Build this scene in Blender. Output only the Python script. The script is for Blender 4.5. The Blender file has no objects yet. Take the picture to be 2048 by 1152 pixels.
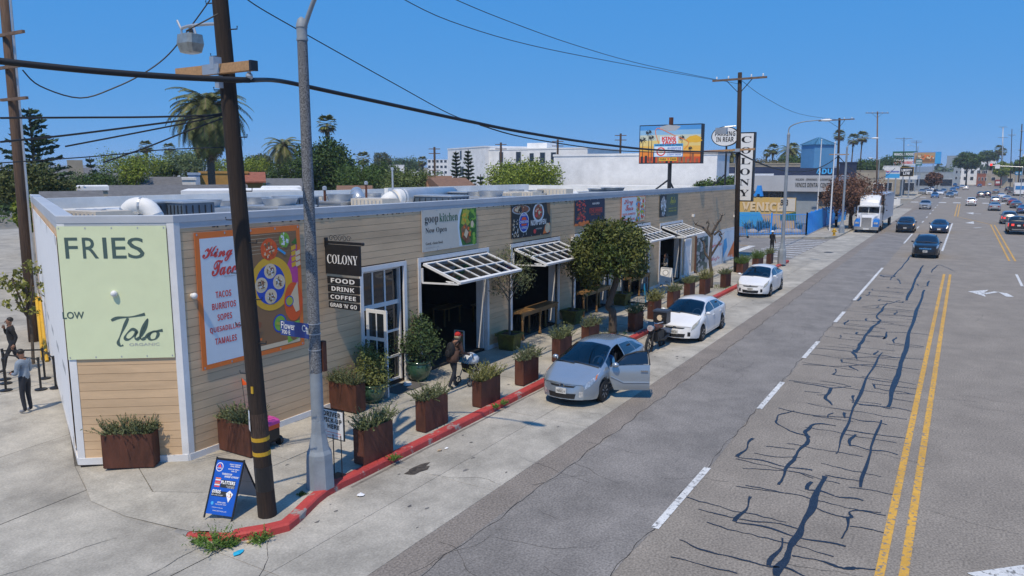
import bpy,math,random
import numpy as np
from mathutils import Vector,Matrix
R=math.radians
scn=bpy.context.scene
col=scn.collection
rnd=random.Random(7)
# ------------------------------------------------------------------ camera, sky, sun, exposure
H=6.5 # camera height above the road
FPX=1500.0 # focal length in pixels of the 2048 px wide photograph
VPX,VPY=908.0,-231.0 # where the street vanishes, from the picture centre
dv=np.array([VPX,VPY,FPX]);dv/=np.linalg.norm(dv)
th=math.atan2(-VPY,FPX)
upv=np.array([0,-math.cos(th),-math.sin(th)])
lv=np.cross(dv,upv)
if lv[0]>0:lv=-lv
CM=np.stack([dv,lv,upv],1) # world (street, left, up) -> camera (right, down, forward)
cam_d=bpy.data.cameras.new('camera');cam=bpy.data.objects.new('camera',cam_d);col.objects.link(cam)
right,down,fwd=CM[0],CM[1],CM[2]
cam.matrix_world=Matrix(((right[0],-down[0],-fwd[0],0),(right[1],-down[1],-fwd[1],0),(right[2],-down[2],-fwd[2],H),(0,0,0,1)))
cam_d.sensor_width=36;cam_d.lens=36*FPX/2048;cam_d.clip_start=0.1;cam_d.clip_end=6000
scn.camera=cam
world=bpy.data.worlds.new('World');scn.world=world;world.use_nodes=True
SUN_EL,SUN_AZ=R(61),(-.98,-.19)
wn=world.node_tree;bg=wn.nodes['Background'];sky=wn.nodes.new('ShaderNodeTexSky')
sky.sky_type='NISHITA';sky.sun_disc=False;sky.sun_elevation=SUN_EL;sky.sun_rotation=math.atan2(SUN_AZ[0],SUN_AZ[1])
sky.air_density=0.6;sky.dust_density=0;sky.ozone_density=8.0;sky.altitude=6000
SKY_K=0.105;sc_=wn.nodes.new('ShaderNodeSeparateColor');cc_=wn.nodes.new('ShaderNodeCombineColor');wn.links.new(sky.outputs[0],sc_.inputs[0])
for i_,(k_,p_)in enumerate(((.47,.62),(.475,.20),(.785,.05))): # the camera's contrast curve, the same over the whole sky
 a_=wn.nodes.new('ShaderNodeMath');a_.operation='MULTIPLY';a_.inputs[1].default_value=SKY_K;b_=wn.nodes.new('ShaderNodeMath');b_.operation='POWER';b_.inputs[1].default_value=p_;c_=wn.nodes.new('ShaderNodeMath');c_.operation='MULTIPLY';c_.inputs[1].default_value=k_/SKY_K
 wn.links.new(sc_.outputs[i_],a_.inputs[0]);wn.links.new(a_.outputs[0],b_.inputs[0]);wn.links.new(b_.outputs[0],c_.inputs[0]);wn.links.new(c_.outputs[0],cc_.inputs[i_])
wn.links.new(cc_.outputs[0],bg.inputs[0]);bg.inputs[1].default_value=SKY_K
sun_d=bpy.data.lights.new('sun','SUN');sun=bpy.data.objects.new('sun',sun_d);col.objects.link(sun)
sun_d.energy=3.6;sun_d.angle=R(0.5);sun_d.color=(1.0,0.87,0.68)
sv=Vector((SUN_AZ[0]*math.cos(SUN_EL),SUN_AZ[1]*math.cos(SUN_EL),math.sin(SUN_EL)))
sun.rotation_euler=sv.to_track_quat('Z','Y').to_euler()
scn.view_settings.view_transform='Standard';scn.view_settings.look='None'
scn.view_settings.exposure=0.0;scn.view_settings.gamma=1;scn.view_settings.use_curve_mapping=False
scn.render.engine='CYCLES';scn.cycles.max_bounces=6;scn.cycles.transparent_max_bounces=12
# ------------------------------------------------------------------ surveying the place: photo sight lines met with the ground or a wall
def ray(u,v):return CM.T@np.array([u-1024.0,v-576.0,FPX])
def G(u,v,z=0.0):
 r=ray(u,v);t=(z-H)/r[2];return Vector((r[0]*t,r[1]*t,z))
def onY(u,v,Y):
 r=ray(u,v);t=Y/r[1];return Vector((r[0]*t,Y,H+r[2]*t))
def onX(u,v,X):
 r=ray(u,v);t=X/r[0];return Vector((X,r[1]*t,H+r[2]*t))
def at(u,v,d):
 r=ray(u,v);t=d/math.hypot(r[0],r[1]);return Vector((r[0]*t,r[1]*t,H+r[2]*t))
def onV(u,v,a,b): # on the vertical plane through ground points a, b
 n=np.array([-(b[1]-a[1]),b[0]-a[0]]);r=ray(u,v)
 t=(n@np.array([a[0],a[1]]))/(n@r[:2]);return Vector((r[0]*t,r[1]*t,H+r[2]*t))
def zat(X,Y,v): # height on the plumb line at X, Y seen at photo row v
 p=CM@np.array([X,Y,0.0]);q=CM@np.array([0,0,1.0]);k=(v-576.0)/FPX
 return H+(p[1]-k*p[2])/(k*q[2]-q[1])
# ------------------------------------------------------------------ materials
MATS={}
def mat(name,c=(.5,.5,.5),rough=.7,metal=0,var=.12,scale=4.0,bump=0,bscale=None,spec=.5,c2=None,island=0,objvar=0,world=False,emit=0,detail=4,coat=0,speck=0,stretch=None,streak=0):
 if name in MATS:return MATS[name]
 m=bpy.data.materials.new(name);m.use_nodes=True;nt=m.node_tree;N=nt.nodes;Lk=nt.links
 b=N['Principled BSDF']
 b.inputs['Roughness'].default_value=rough;b.inputs['Metallic'].default_value=metal
 b.inputs['Specular IOR Level'].default_value=spec
 if coat:b.inputs['Coat Weight'].default_value=coat;b.inputs['Coat Roughness'].default_value=.05
 if world:pos=N.new('ShaderNodeNewGeometry').outputs['Position']
 else:pos=N.new('ShaderNodeTexCoord').outputs['Object']
 if stretch:
  mp=N.new('ShaderNodeMapping');mp.inputs['Scale'].default_value=stretch;Lk.new(pos,mp.inputs[0]);pos=mp.outputs[0]
 c=tuple(c);c2=tuple(c2)if c2 else tuple(x*(1-2*var)for x in c)
 c1=c if c2!=c else c
 nz=N.new('ShaderNodeTexNoise');nz.inputs['Scale'].default_value=scale;nz.inputs['Detail'].default_value=detail
 nz.inputs['Roughness'].default_value=.62
 Lk.new(pos,nz.inputs['Vector'])
 rp=N.new('ShaderNodeMapRange');rp.inputs[1].default_value=.32;rp.inputs[2].default_value=.68;Lk.new(nz.outputs['Fac'],rp.inputs[0])
 mx=N.new('ShaderNodeMix');mx.data_type='RGBA';mx.inputs[6].default_value=(*c1,1);mx.inputs[7].default_value=(*c2,1)
 Lk.new(rp.outputs[0],mx.inputs[0]);out=mx.outputs[2]
 def scaleby(out,src,lo,hi):
  mr=N.new('ShaderNodeMapRange');mr.inputs[3].default_value=lo;mr.inputs[4].default_value=hi;Lk.new(src,mr.inputs[0])
  v=N.new('ShaderNodeMix');v.data_type='RGBA';v.blend_type='MULTIPLY';v.inputs[0].default_value=1
  cb=N.new('ShaderNodeCombineColor')
  for i in range(3):Lk.new(mr.outputs[0],cb.inputs[i])
  Lk.new(out,v.inputs[6]);Lk.new(cb.outputs[0],v.inputs[7]);return v.outputs[2]
 if island:out=scaleby(out,N.new('ShaderNodeNewGeometry').outputs['Random Per Island'],1-island,1+island)
 if objvar:out=scaleby(out,N.new('ShaderNodeObjectInfo').outputs['Random'],1-objvar,1+objvar)
 if speck:
  n2=N.new('ShaderNodeTexNoise');n2 .inputs['Scale'].default_value=24 if speck<1 else 45;n2 .inputs['Detail'].default_value=2;Lk.new(pos,n2 .inputs['Vector'])
  s=speck if speck<1 else speck-1
  mr=N.new('ShaderNodeMapRange');mr.inputs[1].default_value=.3;mr.inputs[2].default_value=.7;Lk.new(n2 .outputs['Fac'],mr.inputs[0])
  out=scaleby(out,mr.outputs[0],1-s,1+s)
 if streak: # broad blotches: stains and wear
  n3=N.new('ShaderNodeTexNoise');n3 .inputs['Scale'].default_value=.55;n3 .inputs['Detail'].default_value=6;n3 .inputs['Roughness'].default_value=.7;Lk.new(pos,n3 .inputs['Vector'])
  mr=N.new('ShaderNodeMapRange');mr.inputs[1].default_value=.36;mr.inputs[2].default_value=.62;Lk.new(n3 .outputs['Fac'],mr.inputs[0])
  out=scaleby(out,mr.outputs[0],1-streak,1+streak*.4)
 Lk.new(out,b.inputs['Base Color'])
 if bump:
  bp=N.new('ShaderNodeBump');bp.inputs['Strength'].default_value=bump;bp.inputs['Distance'].default_value=.02
  n4=N.new('ShaderNodeTexNoise');n4 .inputs['Scale'].default_value=bscale or scale*4;n4 .inputs['Detail'].default_value=5;Lk.new(pos,n4 .inputs['Vector'])
  Lk.new(n4 .outputs['Fac'],bp.inputs['Height']);Lk.new(bp.outputs[0],b.inputs['Normal'])
 if emit:
  Lk.new(out,b.inputs['Emission Color']);b.inputs['Emission Strength'].default_value=emit
 MATS[name]=m;return m
def glass(name,c,alpha,rough=.03):
 if name in MATS:return MATS[name]
 m=bpy.data.materials.new(name);m.use_nodes=True;nt=m.node_tree;N=nt.nodes;Lk=nt.links
 N.remove(N['Principled BSDF']);o=N['Material Output']
 t=N.new('ShaderNodeBsdfTransparent');t.inputs[0].default_value=(*c,1)
 g=N.new('ShaderNodeBsdfGlossy');g.inputs['Roughness'].default_value=rough
 lw=N.new('ShaderNodeLayerWeight');f=N.new('ShaderNodeMath');f.operation='POWER';f.inputs[1].default_value=4.5;Lk.new(lw.outputs['Facing'],f.inputs[0])
 ad=N.new('ShaderNodeMath');ad.operation='ADD';ad.inputs[1].default_value=alpha;ad.use_clamp=True;Lk.new(f.outputs[0],ad.inputs[0])
 x=N.new('ShaderNodeMixShader');Lk.new(ad.outputs[0],x.inputs[0]);Lk.new(t.outputs[0],x.inputs[1]);Lk.new(g.outputs[0],x.inputs[2])
 Lk.new(x.outputs[0],o.inputs[0]);MATS[name]=m;return m
def worn(name,c,under,lo=.44,hi=.5,scale=7,rough=.7,band=0): # paint chipped off to what lies under it
 m=mat(name,c,rough,var=.08,scale=3,world=True,speck=.1,streak=.15)
 nt=m.node_tree;N=nt.nodes;Lk=nt.links;b=N['Principled BSDF']
 src=b.inputs['Base Color'].links[0].from_socket
 n=N.new('ShaderNodeTexNoise');n.inputs['Scale'].default_value=scale;n.inputs['Detail'].default_value=7;n.inputs['Roughness'].default_value=.7
 Lk.new(N.new('ShaderNodeNewGeometry').outputs['Position'],n.inputs['Vector'])
 r=N.new('ShaderNodeMapRange');r.inputs[1].default_value=lo;r.inputs[2].default_value=hi;Lk.new(n.outputs['Fac'],r.inputs[0])
 x=N.new('ShaderNodeMix');x.data_type='RGBA';x.inputs[6].default_value=(*under,1);Lk.new(r.outputs[0],x.inputs[0]);Lk.new(src,x.inputs[7])
 Lk.new(x.outputs[2],b.inputs['Base Color']);return m
# ------------------------------------------------------------------ mesh building
BASE={}
class MB:
 def __init__(s):s.v=[];s.f=[];s.m=[];s.k=0
 def mat(s,k):s.k=k;return s
 def add(s,vs,fs):
  n=len(s.v);s.v+=[tuple(p)for p in vs];s.f+=[tuple(i+n for i in f)for f in fs];s.m+=[s.k]*len(fs);return s
 def box(s,c,d,rz=0,rot=None):
  x,y,z=d[0]/2,d[1]/2,d[2]/2
  vs=[Vector(p)for p in((-x,-y,-z),(x,-y,-z),(x,y,-z),(-x,y,-z),(-x,-y,z),(x,-y,z),(x,y,z),(-x,y,z))]
  q=rot or Matrix.Rotation(rz,3,'Z');c=Vector(c)
  return s.add([q@p+c for p in vs],[(3,2,1,0),(4,5,6,7),(0,1,5,4),(1,2,6,5),(2,3,7,6),(3,0,4,7)])
 def bar(s,a,b,w,h=None,up=(0,0,1)): # a beam of section w x h from a to b
  a,b=Vector(a),Vector(b);d=b-a;x=d.normalized();upv=Vector(up)
  if abs(x.dot(upv))>.98:upv=Vector((1,0,0))
  y=upv.cross(x).normalized();z=x.cross(y)
  return s.box((a+b)/2,(d.length,w,h or w),rot=Matrix((x,y,z)).transposed())
 def prism(s,pts,z0,z1):
  n=len(pts);vs=[(p[0],p[1],z0)for p in pts]+[(p[0],p[1],z1)for p in pts]
  return s.add(vs,[tuple(range(n-1,-1,-1)),tuple(range(n,2*n))]+[(i,(i+1)%n,n+(i+1)%n,n+i)for i in range(n)])
 def loop(s,rings,closed=True,caps=True): # rings of equal length, skinned
  n=len(rings[0]);vs=[p for r in rings for p in r];fs=[]
  for i in range(len(rings)-1):
   for j in range(n if closed else n-1):
    k=(j+1)%n;fs.append((i*n+j,i*n+k,(i+1)*n+k,(i+1)*n+j))
  if caps and closed:fs+=[tuple(range(n-1,-1,-1)),tuple(range((len(rings)-1)*n,len(rings)*n))]
  return s.add(vs,fs)
 def tube(s,path,rad,n=8,caps=True):
  P=[Vector(p)for p in path];rings=[];ref=None
  for i,p in enumerate(P):
   d=(P[min(i+1,len(P)-1)]-P[max(i-1,0)]).normalized()
   if ref is None or abs(ref.dot(d))>.95:ref=Vector((0,0,1))if abs(d.z)<.9 else Vector((1,0,0))
   x=ref.cross(d).normalized();y=d.cross(x);ref=y.cross(d)*-1 if False else ref
   r=rad[i]if hasattr(rad,'__len__')else rad
   rings.append([p+(x*math.cos(a)+y*math.sin(a))*r for a in(2*math.pi*j/n for j in range(n))])
  return s.loop(rings,True,caps)
 def lathe(s,prof,c=(0,0,0),n=16,sx=1,sy=1,a0=0):
  c=Vector(c);return s.loop([[c+Vector((r*math.cos(a)*sx,r*math.sin(a)*sy,z))for a in(2*math.pi*j/n+a0 for j in range(n))]for r,z in prof])
 def ball(s,c,r,n=10,m=6):
  c=Vector(c);rr=r if hasattr(r,'__len__')else(r,r,r)
  rings=[]
  for i in range(m+1):
   t=math.pi*i/m;q=max(math.sin(t),.02)
   rings.append([c+Vector((rr[0]*q*math.cos(a),rr[1]*q*math.sin(a),-rr[2]*math.cos(t)))for a in(2*math.pi*j/n for j in range(n))])
  return s.loop(rings)
 def ribbon(s,pts,w,z): # a flat stripe on the ground
  L_,R_=[],[]
  for i,p in enumerate(pts):
   a=Vector(pts[max(i-1,0)][:2]);b=Vector(pts[min(i+1,len(pts)-1)][:2]);d=(b-a);d=d/(d.length or 1)
   ww=(w[i]if hasattr(w,'__len__')else w)/2;n=Vector((-d.y,d.x))*ww
   L_.append((p[0]+n.x,p[1]+n.y,z));R_.append((p[0]-n.x,p[1]-n.y,z))
  n=len(pts);return s.add(L_+R_,[(n+i,n+i+1,i+1,i)for i in range(n-1)])
 def build(s,name,mats,parent=None,smooth=False,world=True,kind=None,auto=None):
  me=bpy.data.meshes.new(name);off=BASE.get(parent.name,Vector())if(parent and world)else Vector()
  vs=np.array(s.v,dtype=float).reshape(-1,3)-np.array(off)
  me.from_pydata(vs.tolist(),[],s.f)
  ms=mats if isinstance(mats,(list,tuple))else[mats]
  for m in ms:me.materials.append(m)
  if len(ms)>1:me.polygons.foreach_set('material_index',s.m)
  if smooth:me.polygons.foreach_set('use_smooth',[True]*len(s.f))
  me.update()
  if smooth and auto:me.set_sharp_from_angle(angle=R(auto))
  o=bpy.data.objects.new(name,me);col.objects.link(o)
  if parent:o.parent=parent;BASE[o.name]=off.copy()
  if kind:o['kind']=kind
  return o
def quads(name,V,mats,parent=None,world=True,kind=None,nper=4,idx=None): # V: (n, nper, 3)
 V=np.asarray(V,dtype=np.float32);n=V.shape[0]
 off=BASE.get(parent.name,Vector())if(parent and world)else Vector()
 me=bpy.data.meshes.new(name);me.vertices.add(n*nper);me.vertices.foreach_set('co',(V-np.array(off,dtype=np.float32)).ravel())
 me.loops.add(n*nper);me.loops.foreach_set('vertex_index',np.arange(n*nper,dtype=np.int32))
 me.polygons.add(n);me.polygons.foreach_set('loop_start',np.arange(0,n*nper,nper,dtype=np.int32))
 ms=mats if isinstance(mats,(list,tuple))else[mats]
 for m in ms:me.materials.append(m)
 if idx is not None:me.polygons.foreach_set('material_index',np.asarray(idx,dtype=np.int32))
 me.update(calc_edges=True);me.validate()
 o=bpy.data.objects.new(name,me);col.objects.link(o)
 if parent:o.parent=parent;BASE[o.name]=Vector(off)
 if kind:o['kind']=kind
 return o
def tag(o,label=None,cat=None,group=None,kind=None):
 if label:o['label']=label
 if cat:o['category']=cat
 if group:o['group']=group
 if kind:o['kind']=kind
 return o
def thing(name,loc,label,cat,group=None,rz=0):
 o=bpy.data.objects.new(name,None);col.objects.link(o);o.location=loc;o.rotation_euler[2]=rz;o.empty_display_size=.2
 BASE[o.name]=Vector(loc);return tag(o,label,cat,group)
def copy_tree(o,parent=None):
 c=o.copy();col.objects.link(c)
 if parent:c.parent=parent
 for ch in list(o.children):copy_tree(ch,c)
 return c
def place(proto,used,loc,rz,label,scale=None): # the first use moves the prototype itself
 o=proto if not used else copy_tree(proto)
 o.location=loc;o.rotation_euler[2]=rz;o['label']=label
 if scale:o.scale=scale
 return o
def struct(name,mb,m,parent=None,**k):
 o=mb.build(name,m,parent,**k)
 if not parent:o['kind']='structure'
 return o
# ------------------------------------------------------------------ lettering and flat print
FC={}
def glyphs(t,bold=0.0,shear=0.0):
 key=(t,bold,shear)
 if key not in FC:
  cu=bpy.data.curves.new('t','FONT');cu.body=t;cu.offset=bold;cu.shear=shear;cu.resolution_u=3;cu.fill_mode='FRONT'
  o=bpy.data.objects.new('t',cu);col.objects.link(o);dg=bpy.context.evaluated_depsgraph_get()
  me=o.evaluated_get(dg).to_mesh()
  v=np.array([tuple(p.co)for p in me.vertices]).reshape(-1,3);f=[tuple(p.vertices)for p in me.polygons]
  bpy.data.objects.remove(o);bpy.data.curves.remove(cu);FC[key]=(v,f)
 return FC[key]
def alt(t,up,lo): # other cuts of the letters that the Unicode plane offers
 r=''
 for ch in t:
  if 'A'<=ch<='Z':r+=chr(up+ord(ch)-65)
  elif 'a'<=ch<='z':r+=chr(lo+ord(ch)-97)
  else:r+=ch
 return r
SERIF=lambda t:alt(t,0x1D400,0x1D41A)
SANSB=lambda t:alt(t,0x1D5D4,0x1D5EE)
SCRIPT=lambda t:alt(t,0x1D4D0,0x1D4EA)
class Board: # flat print: origin at lower left, ex to the right, ey up, n towards the viewer
 def __init__(s,o,ex,ey,w,h):
  s.o=Vector(o);s.ex=Vector(ex).normalized();s.ey=Vector(ey).normalized();s.n=s.ex.cross(s.ey);s.w=w;s.h=h;s.a=MB();s.t=MB();s.lay=.004
 def P(s,x,y,d=0):return s.o+s.ex*(x*s.w)+s.ey*(y*s.h)+s.n*d
 def slab(s,mb,d0,d1,x0=0,x1=1,y0=0,y1=1):
  q=[(x0,y0),(x1,y0),(x1,y1),(x0,y1)]
  return mb.add([s.P(x,y,d0)for x,y in q]+[s.P(x,y,d1)for x,y in q],[(3,2,1,0),(4,5,6,7),(0,1,5,4),(1,2,6,5),(2,3,7,6),(3,0,4,7)])
 def rect(s,x0,y0,x1,y1,k,lay=1):return s.poly([(x0,y0),(x1,y0),(x1,y1),(x0,y1)],k,lay)
 def poly(s,pts,k,lay=1):
  s.a.mat(k).add([s.P(x,y,s.lay*lay)for x,y in pts],[tuple(range(len(pts)))]);return s
 def disc(s,x,y,rx,ry,k,lay=1,n=20,rough=0):
  return s.poly([(x+rx*math.cos(t)*(1+rnd.uniform(-rough,rough)),y+ry*math.sin(t)*(1+rnd.uniform(-rough,rough)))for t in(2*math.pi*i/n for i in range(n))],k,lay)
 def stroke(s,pts,w,k,lay=2,tgt=None): # a brush line; widths in units of board height
  pts=[Vector((p[0]*s.w,p[1]*s.h))for p in pts];L_,R_=[],[]
  for i,p in enumerate(pts):
   d=pts[min(i+1,len(pts)-1)]-pts[max(i-1,0)];d=d/(d.length or 1);ww=(w[i]if hasattr(w,'__len__')else w)*s.h/2;n=Vector((-d.y,d.x))*ww
   L_.append(p+n);R_.append(p-n)
  f=lambda p:s.o+s.ex*p.x+s.ey*p.y+s.n*s.lay*lay
  n=len(pts);(tgt or s.t).mat(k).add([f(p)for p in L_]+[f(p)for p in R_],[(n+i,n+i+1,i+1,i)for i in range(n-1)]);return s
 def text(s,t,x0,y0,x1,y1,k,lay=2,bold=0.0,shear=0.0): # fitted to the box
  v,f=glyphs(t,bold,shear)
  if not len(v):return s
  a,b=v.min(0),v.max(0);q=(v-a)/np.maximum(b-a,1e-6)
  s.t.mat(k).add([s.P(x0+p[0]*(x1-x0),y0+p[1]*(y1-y0),s.lay*lay)for p in q],f);return s
 def done(s,parent,mats,art='artwork',let='lettering'):
  if s.a.f:s.a.build(art,mats,parent)
  if s.t.f:s.t.build(let,mats,parent)
def smooth_path(pts,n=6):
 P=[Vector(p)for p in pts];out=[]
 for i in range(len(P)-1):
  a,b,c,d=P[max(i-1,0)],P[i],P[i+1],P[min(i+2,len(P)-1)]
  for k in range(n):
   t=k/n;out.append(.5*((2*b)+(c-a)*t+(2*a-5*b+4*c-d)*t*t+(3*b-a-3*c+d)*t**3))
 return out+[P[-1]]
# ================================================================== materials of the place
m_pave=mat('pavement concrete',(.46,.428,.362),.85,var=.13,scale=1.6,bump=.25,bscale=40,world=True,objvar=.05,speck=.14,streak=.24,detail=8)
m_croad=mat('road concrete',(.46,.428,.366),.85,var=.12,scale=1.3,bump=.25,bscale=45,world=True,objvar=.05,speck=.15,streak=.30,detail=8)
m_asph=mat('old brown asphalt',(.282,.247,.205),.9,var=.08,scale=.9,bump=.3,bscale=60,world=True,speck=.34,streak=.14,detail=8)
m_asph2=mat('grey blue asphalt',(.252,.233,.213),.9,var=.10,scale=1.4,bump=.3,bscale=60,world=True,speck=.30,streak=.2,detail=8)
m_asph3=mat('brown edge asphalt',(.255,.222,.19),.9,var=.08,scale=1.2,bump=.5,bscale=60,world=True,speck=.34,streak=.16,detail=8)
m_tar=mat('crack sealing tar',(.024,.028,.042),.42,var=.25,scale=9,bump=.3,world=True,speck=.3)
m_crack=mat('open crack',(.055,.052,.05),.95,var=.2,world=True)
m_white=mat('white trim paint',(.80,.80,.80),.5,var=.05,scale=2.0,bump=.05,world=True,streak=.10)
m_yellowp=worn('yellow road paint',(.72,.40,.055),(.2,.19,.175),.40,.47,9)
m_whitep=worn('white road paint',(.74,.74,.72),(.2,.195,.185),.40,.46,8)
m_faded=worn('faded crossing paint',(.56,.56,.55),(.24,.225,.21),.42,.5,5)
m_red=worn('red kerb paint',(.50,.06,.052),(.34,.30,.27),.38,.43,1.9)
m_kerb=mat('kerb concrete',(.36,.345,.32),.9,var=.14,scale=3,bump=.3,world=True,streak=.2,speck=.15)
m_joint=mat('dark joint',(.13,.12,.105),.95,var=.2,world=True)
m_ground=mat('dry ground',(.27,.25,.21),.95,var=.15,scale=.05,world=True)
m_siding=mat('tan clapboard paint',(.75,.52,.31),.62,var=.08,scale=1.4,bump=.12,bscale=30,world=True,objvar=.065,stretch=(.5,.5,3),streak=.13)
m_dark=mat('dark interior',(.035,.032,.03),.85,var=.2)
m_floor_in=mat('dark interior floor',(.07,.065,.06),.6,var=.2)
m_roofw=mat('white roof membrane',(.72,.72,.70),.8,var=.05,scale=.6,world=True,streak=.12)
m_coping=mat('coping metal',(.50,.53,.57),.5,var=.05,scale=.8,world=True,streak=.1)
m_black=mat('black paint',(.018,.018,.02),.45,var=.2,scale=6)
m_rust=mat('weathering steel',(.15,.05,.028),.8,var=.28,scale=3.5,bump=.3,bscale=30,objvar=.18,stretch=(1,1,.35),streak=.2)
m_soil=mat('potting soil',(.05,.036,.026),.95,var=.3,scale=20,bump=.6)
m_steel=mat('galvanised steel',(.52,.54,.56),.42,.55,var=.08,scale=3,bump=.05)
m_wpaint=mat('white paint',(.78,.78,.77),.5,var=.04,scale=3)
m_tglass=glass('awning glass',(.11,.105,.10),.03,.05)
m_dglass=mat('dark window glass',(.012,.016,.022),.04,var=.1,spec=.9)
m_wood=mat('table wood',(.36,.20,.075),.55,var=.22,scale=5,bump=.2,stretch=(.4,4,4))
F=14.42 # the shop front runs along the street on this line
ZP=.13 # pavement level
R0=G(370,918,ZP);R0 .y=F;L0=Vector((8.64,16.28,ZP));XE=56.7
SD=Vector((.427,.904,0));SL=19.0
ZW=5.44 # top of the walls, under the coping
# ================================================================== ground
big=MB();big.add([(-300,-2500,-.06),(4000,-2500,-.06),(4000,3500,-.06),(-300,3500,-.06)],[(0,1,2,3)]);struct('ground',big,m_ground)
rd=MB();rd.add([(-60,-13.5,0),(900,-13.5,0),(900,10.4,0),(-60,10.4,0)],[(0,1,2,3)]);road=struct('main_road',rd,m_asph)
b=MB();n=60
edge=[(-20+i*2.4,4.42+rnd.uniform(-.07,.07))for i in range(n)];edge2=[(-20+i*2.4,7.12+rnd.uniform(-.05,.05))for i in range(n)]
b.add([(x,y,.004)for x,y in edge]+[(x,y,.004)for x,y in edge2],[(i,i+1,n+i+1,n+i)for i in range(n-1)])
b.add([(121.6,4.42,.004),(900,4.42,.004),(900,7.12,.004),(121.6,7.12,.004)],[(0,1,2,3)])
b.build('repaved_lane',m_asph2,road)
b=MB();b.add([(-20,7.12,.002),(900,7.12,.002),(900,7.86,.002),(-20,7.86,.002)],[(0,1,2,3)]);b.build('road_edge',m_asph3,road)
# concrete parking lane in panels
pk=MB();pk.add([(-8,7.84,-.02),(160,7.84,-.02),(160,10.62,-.02),(-8,10.62,-.02)],[(0,1,2,3)]);park=struct('parking_lane',pk,m_joint)
for y0,y1 in((7.86,9.28),(9.295,10.59)):
 x=-6.0
 while x<150:
  w=4.6 if x<62 else 9.2
  q=MB();q.box((x+w/2,(y0+y1)/2,-.014+rnd.uniform(0,.003)),(w-.014,y1-y0,.04));q.build('concrete_panel',m_croad,park);x+=w
# side street at the left and its concrete
ss=MB();ss.add([(-14,10.6,-.012),(10.2,10.6,-.012),(10.2,15,-.012),(17,34,-.012),(46,95,-.012),(-14,95,-.012)],[(0,1,2,3,4,5)]);side=struct('side_street',ss,m_joint)
q=MB();q.add([(-14,10.62,.001),(9.9,10.62,.001),(9.9,14.9,.001),(8.7,16.6,.001),(8.1,15.1,.001),(-14,13.2,.001)],[(0,1,2,3,4,5)]);q.build('concrete_panel',m_croad,side)
q=MB();q.add([(-14,13.22,.002),(8.1,15.12,.002),(8.7,16.62,.002),(9.8,18.8,.002),(5.2,18.3,.002),(-14,16.5,.002)],[(0,1,2,3,4,5)]);q.build('concrete_panel',m_croad,side)
q=MB();q.add([(-14,16.52,.0),(5.2,18.32,.0),(9.8,18.82,.0),(12.4,24.2,.0),(-14,21.5,.0)],[(0,1,2,3,4)]);q.build('concrete_panel',m_croad,side)
q=MB();q.add([(-14,21.52,.002),(12.4,24.22,.002),(17.2,34,.002),(46,95,.002),(-14,95,.002)],[(0,1,2,3,4)]);q.build('concrete_panel',m_croad,side)
# pavement: base, slabs, kerb
kerb_px=[(640,1042),(582,1062),(520,1076),(462,1086),(420,1083),(382,1076),(345,1064)]
kc=[G(u,v,.0)for u,v in kerb_px]
kpath=[Vector((XE+.6,10.6,0)),Vector((12.4,10.6,0))]+smooth_path([Vector((11.4,10.6,0)),Vector((10.4,10.59,0))]+kc[1:],4)
corner=[Vector((12.0,10.84,0)),Vector((10.3,10.82,0))]+[p+Vector((.09,.13,0))for p in kc[1:]]+[G(250,1033,0),G(182,1003,0),Vector((8.62,16.3,0))]
pv=MB();pv.prism([(XE+.5,10.84),(XE+.5,F+.05),(12,F+.05),(12,10.84)][::-1],-.05,.10)
pave=struct('pavement',pv,m_joint)
for y0,y1 in((10.86,12.55),(12.57,F+.02)):
 x=12.0 if y0<12 else 11.2
 while x<XE+.4:
  w=min(1.9,XE+.5-x)
  q=MB();q.box((x+w/2,(y0+y1)/2,ZP-.05),(w-.012,y1-y0,.1));s=q.build('paving_slab',m_pave,pave);s.rotation_euler=(rnd.uniform(-1,1)*.0006,rnd.uniform(-1,1)*.0003,0);x+=1.9
q=MB();q.prism([(12.0,10.86),(12.0,12.55),(10.35,12.55),(9.72,11.9)]+[(p.x,p.y)for p in corner[2:6]][::-1]+[(10.3,10.84)],.02,ZP);q.build('paving_slab',m_pave,pave)
q=MB();q.prism([(11.2,12.57),(11.2,F+.02),(R0 .x,F+.02),(9.35,15.35),(8.6,13.6),(9.05,12.75),(9.7,11.92),(10.34,12.57)],.02,ZP);q.build('paving_slab',m_pave,pave)
rp=[corner[5],Vector((9.7,11.9,0)),Vector((9.04,12.74,0)),Vector((8.58,13.6,0)),Vector((9.34,15.36,0)),Vector((8.62,16.3,0)),corner[-2],corner[-3],corner[-4],corner[-5]]
rz=[ZP,ZP,ZP,ZP,ZP,.06,.012,.012,.02,.06]
q=MB();q.add([(p.x,p.y,z)for p,z in zip(rp,rz)],[tuple(range(len(rp)))]);me=q.build('paving_slab',m_pave,pave)
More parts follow.
